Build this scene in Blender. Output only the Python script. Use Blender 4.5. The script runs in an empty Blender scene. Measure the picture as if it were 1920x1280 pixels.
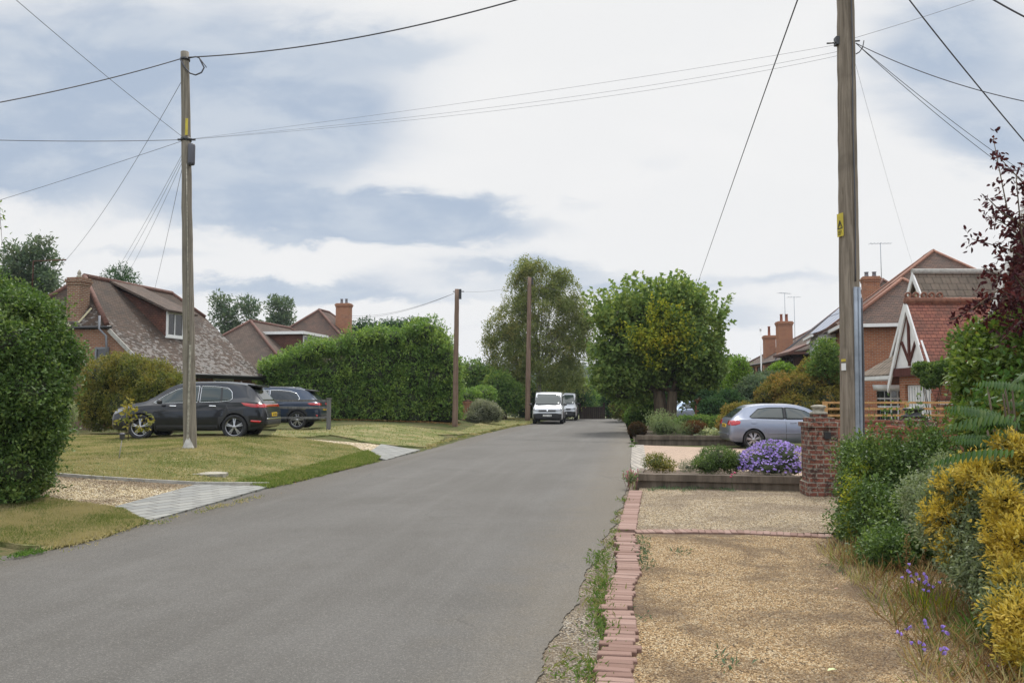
import bpy, bmesh, math, random
import numpy as np
from mathutils import Vector, Matrix
from mathutils.bvhtree import BVHTree
from mathutils.geometry import tessellate_polygon
R = math.radians
SC = bpy.context.scene
COL = SC.collection
random.seed(7)
# ------------------------------------------------------------------ camera
FPX = 1550.0; CAMH = 1.6; PITCH = math.atan(105 / FPX)
cd = bpy.data.cameras.new('camera'); cam = bpy.data.objects.new('camera', cd); COL.objects.link(cam)
cam.location = (0, 0, CAMH); cam.rotation_euler = (math.pi/2 + PITCH, 0, 0)
cd.sensor_width = 36; cd.lens = 36 * FPX / 1920; cd.clip_start = .05; cd.clip_end = 6000
SC.camera = cam
# ------------------------------------------------------------------ light
SUN_EL, SUN_AZ = R(56), R(14)          # ahead of the camera and a little to the right, behind thin cloud
sd = bpy.data.lights.new('sun', 'SUN'); sun = bpy.data.objects.new('sun', sd); COL.objects.link(sun)
sd.energy = 3.0; sd.angle = R(11); sd.color = (1, .95, .88)
sv = Vector((math.sin(SUN_AZ)*math.cos(SUN_EL), math.cos(SUN_AZ)*math.cos(SUN_EL), math.sin(SUN_EL)))
sun.rotation_euler = sv.to_track_quat('Z', 'Y').to_euler(); sun.location = (0, 0, 30)
W = bpy.data.worlds.new('World'); SC.world = W; W.use_nodes = True
SC.view_settings.view_transform = 'Standard'; SC.view_settings.look = 'None'
SC.view_settings.exposure = 0.0; SC.view_settings.gamma = 1

class NT:
    """tiny node-graph helper"""
    def __init__(s, tree): s.t = tree; s.n = tree.nodes; s.l = tree.links
    def add(s, typ, ins=None, **kw):
        nd = s.n.new(typ)
        for k, v in kw.items(): setattr(nd, k, v)
        for k, v in (ins or {}).items(): s.set(nd, k, v)
        return nd
    def set(s, nd, k, v):
        i = nd.inputs[k]
        if isinstance(v, bpy.types.NodeSocket): s.l.new(v, i)
        else: i.default_value = v
    def m(s, op, a, b=0.0, c=0.0, clamp=False):
        nd = s.n.new('ShaderNodeMath'); nd.operation = op; nd.use_clamp = clamp
        for i, v in enumerate((a, b, c)): s.set(nd, i, v)
        return nd.outputs[0]
    def mix(s, f, a, b, mode='MIX'):
        nd = s.n.new('ShaderNodeMix'); nd.data_type = 'RGBA'; nd.blend_type = mode; nd.clamp_factor = True
        s.set(nd, 0, f)
        for i, v in ((6, a), (7, b)):
            s.set(nd, i, v if isinstance(v, bpy.types.NodeSocket) or len(v) == 4 else (*v, 1))
        return nd.outputs[2]
    def noise(s, vec, scale, detail=4, rough=.55, dist=0.0):
        nd = s.add('ShaderNodeTexNoise', {'Scale': scale, 'Detail': detail, 'Roughness': rough, 'Distortion': dist})
        s.l.new(vec, nd.inputs['Vector']); return nd.outputs[0]
    def ramp(s, f, stops):
        nd = s.n.new('ShaderNodeValToRGB'); s.set(nd, 0, f); e = nd.color_ramp.elements
        while len(e) < len(stops): e.new(.5)
        for i, (p, c) in enumerate(stops):
            e[i].position = p; e[i].color = (*c, 1) if len(c) == 3 else c
        return nd.outputs[0]
    def sm(s, x, a, b):
        nd = s.n.new('ShaderNodeMapRange'); nd.interpolation_type = 'SMOOTHSTEP'; nd.clamp = True
        s.set(nd, 0, x); s.set(nd, 1, a); s.set(nd, 2, b); return nd.outputs[0]

# cloudy sky: Nishita sky seen through broken cloud, cloud patches laid out by direction
w = NT(W.node_tree); w.n.clear()
tc = w.add('ShaderNodeTexCoord').outputs['Generated']
xyz = w.add('ShaderNodeSeparateXYZ', {0: tc})
X, Y, Z = xyz.outputs
ay = w.m('MAXIMUM', w.m('ABSOLUTE', Y), .08)
u = w.m('DIVIDE', X, ay); v = w.m('DIVIDE', Z, ay)
uv = w.add('ShaderNodeCombineXYZ', {0: u, 1: w.m('MULTIPLY', v, 2.3), 2: w.m('SIGN', Y)}).outputs[0]
n1 = w.noise(uv, 2.6, 7, .56, .4); n2 = w.noise(uv, 7.5, 6, .6, .3); n3 = w.noise(uv, 1.3, 3, .5)
uw = w.m('ADD', u, w.m('MULTIPLY', w.m('SUBTRACT', n1, .5), .22))
vw = w.m('ADD', v, w.m('MULTIPLY', w.m('SUBTRACT', n2, .5), .09))
def blob(px, py, rx, ry, amp, tilt=0.0, p=1.0):
    cu = (px-960)/FPX; cv = (745-py)/FPX
    du = w.m('SUBTRACT', uw, cu); dv = w.m('SUBTRACT', vw, cv)
    dv = w.m('ADD', dv, w.m('MULTIPLY', du, tilt))
    a = w.m('POWER', w.m('DIVIDE', du, rx/FPX), 2); b = w.m('POWER', w.m('DIVIDE', dv, ry/FPX), 2)
    e = w.m('EXPONENT', w.m('MULTIPLY', w.m('POWER', w.m('ADD', a, b), p), -1))
    return w.m('MULTIPLY', e, amp)
mask = None
for bl in [(220, 150, 480, 190, 1.25), (520, 240, 190, 95, .9), (60, 330, 120, 40, .6), (660, 408, 360, 52, 1.25, .06, 1.6),
           (1800, 70, 170, 130, .95), (1860, 270, 150, 60, .7), (480, 535, 260, 22, .85), (230, 470, 150, 18, .5),
           (960, 505, 200, 24, .75), (1160, 545, 230, 24, .8), (1330, 600, 170, 30, .6), (700, 560, 220, 18, .55),
           (700, 60, 150, 40, .5), (1470, 520, 130, 20, .5), (1250, 300, 90, 25, .25), (1090, 375, 60, 14, .3),
           (900, 620, 220, 16, .3), (-260, 250, 300, 120, .9), (2150, 200, 200, 160, .9)]:
    b = blob(*bl); mask = b if mask is None else w.m('ADD', mask, b)
front = w.sm(Y, .0, .1)
general = w.m('MULTIPLY', w.sm(n3, .42, .62), .9)
mask = w.m('ADD', w.m('MULTIPLY', mask, front), w.m('MULTIPLY', general, w.m('SUBTRACT', 1, front)))
mask = w.m('MULTIPLY', mask, w.m('ADD', .62, w.m('MULTIPLY', n2, .75)))
mask = w.m('ADD', mask, w.m('MULTIPLY', w.m('SUBTRACT', n1, .52), .55), 0, False)
mk = w.sm(mask, .12, .85)
nish = w.add('ShaderNodeTexSky', sky_type='NISHITA', sun_disc=False, sun_elevation=SUN_EL, sun_rotation=SUN_AZ)
blue = w.mix(1.0, nish.outputs[0], (.05, .05, .05), 'MULTIPLY')
grey = w.mix(w.sm(n2, .35, .7), (.47, .56, .695), (.64, .705, .79))
grey = w.mix(.12, grey, blue)
white = w.mix(w.sm(n1, .4, .7), (.87, .875, .88), (.90, .90, .90))
colr = w.mix(mk, white, grey)
# thin cloud is far brighter high overhead, round the hidden sun; extra brightness added behind the camera to light the sides facing it
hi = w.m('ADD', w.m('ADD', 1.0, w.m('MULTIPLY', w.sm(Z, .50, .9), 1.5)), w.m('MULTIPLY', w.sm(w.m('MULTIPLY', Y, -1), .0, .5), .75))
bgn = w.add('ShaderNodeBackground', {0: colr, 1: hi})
# below the horizon: plain dull ground light
below = w.add('ShaderNodeBackground', {0: (.16, .17, .14, 1), 1: 1.0})
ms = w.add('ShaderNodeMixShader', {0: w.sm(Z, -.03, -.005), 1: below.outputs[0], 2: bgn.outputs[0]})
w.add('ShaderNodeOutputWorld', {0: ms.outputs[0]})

# ------------------------------------------------------------------ place helpers (photo pixel -> real place)
def ray(px, py):
    a = (px-960)/FPX; b = (640-py)/FPX; c, s = math.cos(PITCH), math.sin(PITCH)
    return Vector((a, c - b*s, s + b*c))
def at(px, py, D):
    r = ray(px, py); r = r * (D / r.y); return Vector((r.x, D, CAMH + r.z))
def sstep(x, a, b):
    t = np.clip((np.asarray(x, float)-a)/(b-a), 0, 1); return t*t*(3-2*t)
def hf(x, y):
    x = np.asarray(x, float); y = np.asarray(y, float)
    dl = (-6.3+.152*y) - x
    left = (.42*sstep(dl, .3, 5.0) + .05*np.sin(x*.8+y*.35)*sstep(dl, 1, 4)*(1-sstep(dl, 25, 40))) * (1-sstep(y, 46, 58)*.8)
    t = np.clip((y-57)/95, 0, 1); crest = -7.0*t*t*(1.6-.6*t)
    hill = 30*sstep(y, 350, 1000) + 3*np.sin(x*.006+1)*sstep(y, 250, 600)
    return left + crest + hill
def H(x, y): return float(hf(x, y))
def G(px, py):
    """point of the terrain seen at this pixel of the photograph"""
    r = ray(px, py); z = 0.0
    for _ in range(12):
        k = (z-CAMH)/r.z; p = Vector((r.x*k, r.y*k, z)); z = H(p.x, p.y)
    return Vector((p.x, p.y, z))

# ------------------------------------------------------------------ object helpers
ORG = {}
def tag(o, label=None, cat=None, group=None, kind=None):
    if label: o['label'] = label
    if cat: o['category'] = cat
    if group: o['group'] = group
    if kind: o['kind'] = kind
    return o
def thing(name, label, cat, loc=(0, 0, 0), rz=0.0, group=None):
    o = bpy.data.objects.new(name, None); COL.objects.link(o); o.location = loc; o.rotation_euler = (0, 0, rz)
    o.empty_display_size = .3
    return tag(o, label, cat, group)
def copy_tree(o, parent=None):
    c = o.copy(); COL.objects.link(c); c.parent = parent
    for ch in [x for x in bpy.data.objects if x.parent == o]: copy_tree(ch, c)
    return c
def link_mesh(name, me, parent=None, mats=()):
    for m_ in (mats if isinstance(mats, (list, tuple)) else [mats]): me.materials.append(m_)
    o = bpy.data.objects.new(name, me); COL.objects.link(o); o.parent = parent; return o
def np_mesh(name, V, F, mats, parent=None, smooth=False, mi=None, origin=None):
    """V (n,3), F (m,3|4) -> object. origin: world point the object sits at"""
    V = np.asarray(V, np.float32).reshape(-1, 3); F = np.asarray(F, np.int32)
    if origin is not None: V = V - np.array(origin, np.float32)
    me = bpy.data.meshes.new(name); k = F.shape[1]
    me.vertices.add(len(V)); me.vertices.foreach_set('co', V.ravel())
    me.loops.add(F.size); me.loops.foreach_set('vertex_index', F.ravel())
    me.polygons.add(len(F)); me.polygons.foreach_set('loop_start', np.arange(0, F.size, k, dtype=np.int32))
    if smooth: me.polygons.foreach_set('use_smooth', np.ones(len(F), bool))
    if mi is not None: me.polygons.foreach_set('material_index', np.asarray(mi, np.int32))
    me.update(calc_edges=True)
    o = link_mesh(name, me, parent, mats)
    if origin is not None and parent is None: o.location = origin
    return o

class Geo:
    """collects simple shapes, builds ONE mesh"""
    def __init__(s): s.v = []; s.f = []; s.sm = []; s.mi = []
    def add(s, vs, fs, smooth=False, mi=0):
        b = len(s.v); s.v += [tuple(p) for p in vs]
        for f in fs: s.f.append([i+b for i in f]); s.sm.append(smooth); s.mi.append(mi)
        return s
    def box(s, a, b, rz=0.0, c=None, mi=0):
        (x0, y0, z0), (x1, y1, z1) = a, b
        vs = [Vector((x, y, z)) for z in (z0, z1) for x, y in ((x0, y0), (x1, y0), (x1, y1), (x0, y1))]
        if rz:
            cc = Vector(c) if c is not None else (vs[0]+vs[6])/2; M = Matrix.Rotation(rz, 3, 'Z'); vs = [M @ (p-cc) + cc for p in vs]
        return s.add(vs, [(3, 2, 1, 0), (4, 5, 6, 7), (0, 1, 5, 4), (1, 2, 6, 5), (2, 3, 7, 6), (3, 0, 4, 7)], mi=mi)
    def beam(s, p, q, w_, h_, up=(0, 0, 1), mi=0):
        p, q = Vector(p), Vector(q); d = (q-p).normalized(); u_ = Vector(up)
        if abs(d.dot(u_)) > .98: u_ = Vector((0, 1, 0))
        r = d.cross(u_).normalized()*w_/2; t = r.cross(d).normalized()*h_/2
        vs = [e + k for e in (p, q) for k in (-r-t, r-t, r+t, -r+t)]
        return s.add(vs, [(0, 1, 2, 3), (7, 6, 5, 4), (0, 4, 5, 1), (1, 5, 6, 2), (2, 6, 7, 3), (3, 7, 4, 0)], mi=mi)
    def tube(s, pts, rad, seg=8, caps=True, mi=0, smooth=True):
        pts = [Vector(p) for p in pts]; n = len(pts); rad = rad if hasattr(rad, '__len__') else [rad]*n
        vs = []; pr = None
        for i, p in enumerate(pts):
            d = (pts[min(i+1, n-1)] - pts[max(i-1, 0)]).normalized()
            if pr is None: pr = d.orthogonal().normalized()
            pr = (pr - d*pr.dot(d)).normalized(); q = d.cross(pr)
            for k in range(seg):
                a = 2*math.pi*k/seg; vs.append(p + (pr*math.cos(a)+q*math.sin(a))*rad[i])
        fs = [(i*seg+k, i*seg+(k+1) % seg, (i+1)*seg+(k+1) % seg, (i+1)*seg+k) for i in range(n-1) for k in range(seg)]
        b = len(s.v); s.add(vs, fs, smooth, mi)
        if caps:
            s.add([], []); s.f.append([b+k for k in range(seg)][::-1]); s.sm.append(False); s.mi.append(mi)
            s.f.append([b+(n-1)*seg+k for k in range(seg)]); s.sm.append(False); s.mi.append(mi)
        return s
    def lathe(s, prof, c=(0, 0, 0), seg=16, axis='Z', mi=0, smooth=True, close=False):
        """prof: [(r, h)] round the axis through c"""
        vs = []
        for r_, h_ in prof:
            for k in range(seg):
                a = 2*math.pi*k/seg; x, y = r_*math.cos(a), r_*math.sin(a)
                p = (x, y, h_) if axis == 'Z' else ((x, h_, y) if axis == 'Y' else (h_, x, y))
                vs.append(Vector(p)+Vector(c))
        n = len(prof); m_ = n if close else n-1
        fs = [(i*seg+k, i*seg+(k+1) % seg, ((i+1) % n)*seg+(k+1) % seg, ((i+1) % n)*seg+k) for i in range(m_) for k in range(seg)]
        b = len(s.v); s.add(vs, fs, smooth, mi)
        if not close:
            s.f.append([b+k for k in range(seg)]); s.sm.append(False); s.mi.append(mi)
            s.f.append([b+(n-1)*seg+k for k in range(seg)]); s.sm.append(False); s.mi.append(mi)
        return s
    def poly(s, pts, thick, nrm=None, mi=0):
        """flat polygon given thickness along -normal"""
        pts = [Vector(p) for p in pts]; n = len(pts)
        if nrm is None:
            nrm = Vector((0, 0, 0))
            for i in range(n): nrm += (pts[i]-pts[0]).cross(pts[(i+1) % n]-pts[0])
        nrm = Vector(nrm).normalized()
        vs = pts + [p - nrm*thick for p in pts]
        return s.add(vs, [tuple(range(n)), tuple(range(2*n-1, n-1, -1))] + [(i, i+n, (i+1) % n+n, (i+1) % n) for i in range(n)], mi=mi)
    def build(s, name, mats, parent=None, origin=None):
        o = Vector(origin) if origin is not None else Vector((0, 0, 0))
        me = bpy.data.meshes.new(name); me.from_pydata([tuple(Vector(p)-o) for p in s.v], [], s.f)
        me.polygons.foreach_set('use_smooth', s.sm); me.polygons.foreach_set('material_index', s.mi)
        bm = bmesh.new(); bm.from_mesh(me); bmesh.ops.recalc_face_normals(bm, faces=bm.faces); bm.to_mesh(me); bm.free()
        ob = link_mesh(name, me, parent, mats)
        if origin is not None and parent is None: ob.location = origin
        return ob

# ------------------------------------------------------------------ materials
def new_mat(name):
    m_ = bpy.data.materials.new(name); m_.use_nodes = True; t = NT(m_.node_tree); b = t.n['Principled BSDF']; return m_, t, b
def plain(name, col, rough=.6, metal=0.0, var=.12, scale=6, coat=0.0, spec=.5, bump=0.0):
    m_, t, b = new_mat(name); g = t.add('ShaderNodeTexCoord').outputs['Object']
    n = t.noise(g, scale, 5, .6)
    lo = tuple(c*(1-var) for c in col); hi_ = tuple(min(1, c*(1+var)) for c in col)
    t.set(b, 'Base Color', t.mix(t.sm(n, .3, .7), lo, hi_)); b.inputs['Roughness'].default_value = rough
    b.inputs['Metallic'].default_value = metal; b.inputs['Coat Weight'].default_value = coat
    b.inputs['Coat Roughness'].default_value = .04; b.inputs['Specular IOR Level'].default_value = spec
    if bump:
        bp = t.add('ShaderNodeBump', {'Strength': bump, 'Distance': .01, 'Height': t.noise(g, scale*8, 4)}); t.set(b, 'Normal', bp.outputs[0])
    return m_
def wallvec(t):
    tc_ = t.add('ShaderNodeTexCoord'); g = tc_.outputs['Object']; x = t.add('ShaderNodeSeparateXYZ', {0: g}).outputs; nn = t.add('ShaderNodeSeparateXYZ', {0: tc_.outputs['Normal']}).outputs
    f = t.m('GREATER_THAN', t.m('ABSOLUTE', nn[0]), t.m('ABSOLUTE', nn[1])); u_ = t.m('ADD', t.m('MULTIPLY', f, x[1]), t.m('MULTIPLY', t.m('SUBTRACT', 1, f), x[0]))
    return g, t.add('ShaderNodeCombineXYZ', {0: u_, 1: x[2], 2: 0.0}).outputs[0], (*x, u_)
def brick(name, c1, c2, dark, mortar, cw=.225, ch=.075, ms=.010, stain=.35, bump=.6, grime=0.0):
    m_, t, b = new_mat(name); g, uv_, x = wallvec(t)
    br = t.add('ShaderNodeTexBrick', {'Vector': uv_, 'Color1': (*c1, 1), 'Color2': (*c2, 1), 'Mortar': (*mortar, 1), 'Scale': 1.0,
        'Mortar Size': ms, 'Mortar Smooth': .2, 'Bias': -.1, 'Brick Width': cw, 'Row Height': ch})
    # some bricks burnt darker
    br2 = t.add('ShaderNodeTexBrick', {'Vector': uv_, 'Color1': (0, 0, 0, 1), 'Color2': (1, 1, 1, 1), 'Mortar': (0, 0, 0, 1), 'Scale': 1.0,
        'Mortar Size': ms, 'Bias': -.35, 'Brick Width': cw, 'Row Height': ch}, offset=.5)
    c = t.mix(t.m('MULTIPLY', t.sm(br2.outputs[0], .55, .9), .8), br.outputs[0], dark)
    n = t.noise(g, 3.5, 6, .65); c = t.mix(t.m('MULTIPLY', t.sm(n, .5, .75), stain), c, tuple(k*.45 for k in dark))
    if grime:
        n6 = t.noise(g, 9, 6, .7, .4); n7 = t.noise(g, 17, 5, .7); c = t.mix(t.m('MULTIPLY', t.sm(n6, .47, .58), grime), c, (.025, .022, .02)); c = t.mix(t.m('MULTIPLY', t.sm(n7, .53, .63), grime*.8), c, (.30, .28, .23))
    n2 = t.noise(g, 60, 3); c = t.mix(.5, c, t.mix(n2, (.35, .35, .35), (.75, .75, .75)), 'OVERLAY')
    t.set(b, 'Base Color', c); b.inputs['Roughness'].default_value = .9; b.inputs['Specular IOR Level'].default_value = .2
    bp = t.add('ShaderNodeBump', {'Strength': bump, 'Distance': .012, 'Height': t.m('SUBTRACT', t.m('MULTIPLY', n2, .4), br.outputs[1])})
    t.set(b, 'Normal', bp.outputs[0]); return m_
def tiles(name, c1, c2, dark, rowz=.085, tw=.165, lichen=0.0, lz=(2.5, 5.5), moss=.3, bump=1.0, bulge=False):
    """roof tiles: courses follow height, joints follow the horizontal run"""
    m_, t, b = new_mat(name); g, uv_, x = wallvec(t)
    br = t.add('ShaderNodeTexBrick', {'Vector': uv_, 'Color1': (*c1, 1), 'Color2': (*c2, 1), 'Mortar': (*[k*.35 for k in dark], 1),
        'Scale': 1.0, 'Mortar Size': .007, 'Mortar Smooth': .6, 'Bias': 0.0, 'Brick Width': tw, 'Row Height': rowz})
    n = t.noise(g, 1.3, 6, .65); c = t.mix(t.m('MULTIPLY', t.sm(n, .42, .68), .75), br.outputs[0], dark)
    n5 = t.noise(g, 9, 4, .6); c = t.mix(t.m('MULTIPLY', t.sm(n5, .55, .75), moss), c, (.07, .08, .035))
    if lichen:
        vo = t.add('ShaderNodeTexVoronoi', {'Vector': t.add('ShaderNodeVectorMath', {0: uv_, 1: (5.5, 15, 1)}, operation='MULTIPLY').outputs[0], 'Scale': 1.0, 'Randomness': .9})
        big = t.noise(g, .5, 3, .5, .3); mid = t.noise(g, 6.5, 6, .75)
        zf = t.m('SUBTRACT', 1, t.sm(x[2], lz[0], lz[1]))
        f = t.m('ADD', t.m('MULTIPLY', zf, .34), t.m('ADD', t.m('MULTIPLY', big, .75), t.m('MULTIPLY', mid, .75)))
        f = t.m('ADD', f, t.m('MULTIPLY', t.add('ShaderNodeSeparateColor', {0: vo.outputs['Color']}).outputs[0], .50))
        c = t.mix(t.m('MULTIPLY', t.sm(f, 1.26, 1.44), lichen), c, (.36, .355, .34))
    t.set(b, 'Base Color', c); b.inputs['Roughness'].default_value = .88; b.inputs['Specular IOR Level'].default_value = .25
    saw = t.m('FRACT', t.m('DIVIDE', x[2], rowz))
    hgt = t.m('ADD', t.m('MULTIPLY', t.m('SUBTRACT', 1, saw), 1.0), t.m('MULTIPLY', n5, .5))
    hgt = t.m('SUBTRACT', hgt, t.m('MULTIPLY', br.outputs[1], .6))
    if bulge: hgt = t.m('ADD', hgt, t.m('MULTIPLY', t.m('SINE', t.m('MULTIPLY', x[3], 2*math.pi/tw)), .8))
    bp = t.add('ShaderNodeBump', {'Strength': bump, 'Distance': .03, 'Height': hgt}); t.set(b, 'Normal', bp.outputs[0]); return m_
def wood(name, c1, c2, rough=.8, grain=14):
    m_, t, b = new_mat(name); g = t.add('ShaderNodeTexCoord').outputs['Object']
    s_ = t.add('ShaderNodeVectorMath', {0: g, 1: (grain, grain, .6)}, operation='MULTIPLY').outputs[0]
    n = t.noise(s_, 1.0, 6, .7, .5); n2 = t.noise(g, 1.7, 4)
    c = t.mix(t.sm(n, .3, .7), c1, c2); c = t.mix(t.m('MULTIPLY', t.sm(n2, .5, .7), .4), c, tuple(k*.55 for k in c1))
    t.set(b, 'Base Color', c); b.inputs['Roughness'].default_value = rough; b.inputs['Specular IOR Level'].default_value = .25
    bp = t.add('ShaderNodeBump', {'Strength': .7, 'Distance': .01, 'Height': n}); t.set(b, 'Normal', bp.outputs[0]); return m_
def leafmat(name, cols, tint=None, tscale=1.2, tlo=.5, thi=.7, tamt=.8, gloss=.45, trans=.38, clump=.35):
    """per-leaf colour scatter + broad tint patches; cols: 3 base colours"""
    m_, t, b = new_mat(name); geo = t.add('ShaderNodeNewGeometry'); g = t.add('ShaderNodeTexCoord').outputs['Object']
    rnd = geo.outputs['Random Per Island']
    c = t.ramp(rnd, [(0, cols[0]), (.5, cols[1]), (1, cols[2])])
    n = t.noise(g, tscale*1.9, 4, .6)
    c = t.mix(t.m('MULTIPLY', t.sm(n, .45, .65), clump), c, cols[2])
    c = t.mix(t.m('MULTIPLY', t.sm(n, .55, .35), clump), c, cols[0])
    if tint:
        n2 = t.noise(g, tscale, 4, .65)
        f = t.m('MULTIPLY', t.sm(t.m('ADD', n2, t.m('MULTIPLY', t.m('SUBTRACT', rnd, .5), .22)), tlo, thi), tamt)
        c = t.mix(f, c, tint)
    t.set(b, 'Base Color', c); b.inputs['Roughness'].default_value = .5 if gloss > .3 else .75
    b.inputs['Specular IOR Level'].default_value = gloss*.55
    tr = t.add('ShaderNodeBsdfTranslucent', {0: t.mix(.5, c, t.mix(1.0, c, (1.25, 1.3, .5), 'MULTIPLY'))})
    mx = t.add('ShaderNodeMixShader', {0: trans, 1: b.outputs[0], 2: tr.outputs[0]})
    t.set(t.n['Material Output'], 0, mx.outputs[0]); return m_
def glass(name, col=(.03, .035, .035), rough=.03):
    m_, t, b = new_mat(name); b.inputs['Base Color'].default_value = (*col, 1); b.inputs['Roughness'].default_value = rough
    b.inputs['Specular IOR Level'].default_value = .6; b.inputs['IOR'].default_value = 1.55
    g = t.add('ShaderNodeTexCoord').outputs['Object']
    bp = t.add('ShaderNodeBump', {'Strength': .05, 'Distance': .05, 'Height': t.noise(g, 1.5, 2)}); t.set(b, 'Normal', bp.outputs[0]); return m_

M = dict(
 white=plain('white_paint', (.72, .72, .70), .45, var=.06), cream=plain('cream_render', (.55, .50, .33), .8, var=.08),
 black=plain('black_plastic', (.018, .018, .02), .45), gutter=plain('dark_gutter', (.02, .02, .022), .4),
 grey_metal=plain('galvanised_steel', (.24, .27, .31), .55, .3, var=.15), greybox=plain('grey_plastic', (.07, .07, .085), .5),
 concrete=plain('concrete', (.33, .32, .29), .9, var=.2, scale=9, bump=.3), stone=plain('weathered_stone', (.28, .26, .21), .9, var=.35, scale=14, bump=.5),
 lead=plain('lead_flashing', (.16, .17, .19), .6), yellow=plain('yellow_plate', (.50, .40, .04), .6), redtile=plain('ridge_terracotta', (.19, .082, .05), .8, var=.25, scale=9),
 ridge=plain('dark_ridge', (.10, .045, .032), .85, var=.3, scale=8), pot=plain('chimney_pot_clay', (.27, .09, .05), .8),
 glass=glass('window_glass', (.05, .055, .055), .04), glassd=glass('dark_window_glass', (.02, .022, .024), .04),
 darkwood=wood('dark_timber', (.018, .012, .011), (.045, .03, .026)), beamw=wood('brown_timber', (.07, .022, .018), (.11, .04, .03)),
 sleeper=wood('weathered_sleeper', (.075, .058, .043), (.165, .132, .10), grain=5), polew=wood('weathered_pole', (.12, .105, .082), (.26, .23, .185), grain=26),
 poleb=wood('brown_pole', (.11, .07, .05), (.24, .165, .12), grain=22), polep=wood('tan_pole', (.11, .088, .065), (.28, .235, .185), grain=24),
 rail=wood('orange_pine', (.36, .19, .07), (.50, .30, .13), .6), greyrail=wood('grey_fence_timber', (.07, .07, .07), (.16, .155, .15)),
 fencew=wood('fence_panel', (.10, .075, .05), (.2, .15, .1)), bark=wood('bark', (.06, .045, .032), (.15, .115, .08), .95, grain=8),
 barkg=wood('pale_bark', (.22, .21, .18), (.42, .40, .36), .9, grain=3), wire=plain('cable_sheath', (.06, .06, .072), .6),
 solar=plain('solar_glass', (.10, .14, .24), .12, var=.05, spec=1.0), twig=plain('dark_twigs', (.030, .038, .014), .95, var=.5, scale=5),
 soil=plain('soil', (.085, .06, .04), .98, var=.35, scale=10, bump=.8), redpaint=plain('red_door', (.10, .02, .015), .5),
)
M['brick_orange'] = brick('orange_brick', (.36, .135, .062), (.27, .095, .05), (.13, .05, .035), (.30, .26, .20))
M['brick_house'] = brick('house_brick', (.27, .125, .075), (.20, .088, .056), (.10, .052, .038), (.25, .21, .16), ms=.012)
M['brick_chim'] = brick('chimney_brick', (.22, .095, .06), (.15, .062, .042), (.06, .032, .025), (.27, .23, .17), ms=.016)
M['brick_pillar'] = brick('old_pillar_brick', (.21, .075, .05), (.12, .05, .04), (.025, .02, .02), (.24, .21, .17), ms=.011, stain=.8, grime=.75, cw=.225, ch=.075)
M['brick_wall'] = brick('garden_wall_brick', (.27, .095, .06), (.21, .07, .05), (.08, .03, .022), (.16, .09, .06), stain=.3)
M['tile_main'] = tiles('lichened_roof_tiles', (.080, .052, .037), (.052, .037, .028), (.034, .027, .022), lichen=.36, lz=(2.6, 6.0), moss=.15)
M['tile_brown'] = tiles('brown_roof_tiles', (.115, .082, .064), (.082, .058, .047), (.055, .045, .038))
M['tile_red'] = tiles('rust_roof_tiles', (.120, .070, .052), (.082, .052, .042), (.052, .04, .034))
M['tile_hang'] = tiles('hung_tiles', (.13, .058, .040), (.09, .042, .032), (.055, .032, .026), rowz=.1)
M['tile_porch'] = tiles('red_plain_tiles', (.31, .125, .085), (.215, .085, .065), (.12, .07, .055), rowz=.105, tw=.17, moss=.12)
M['tile_conc'] = tiles('concrete_pantiles', (.165, .13, .10), (.13, .105, .082), (.085, .07, .055), rowz=.24, tw=.3, moss=.35, bulge=True)
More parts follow.
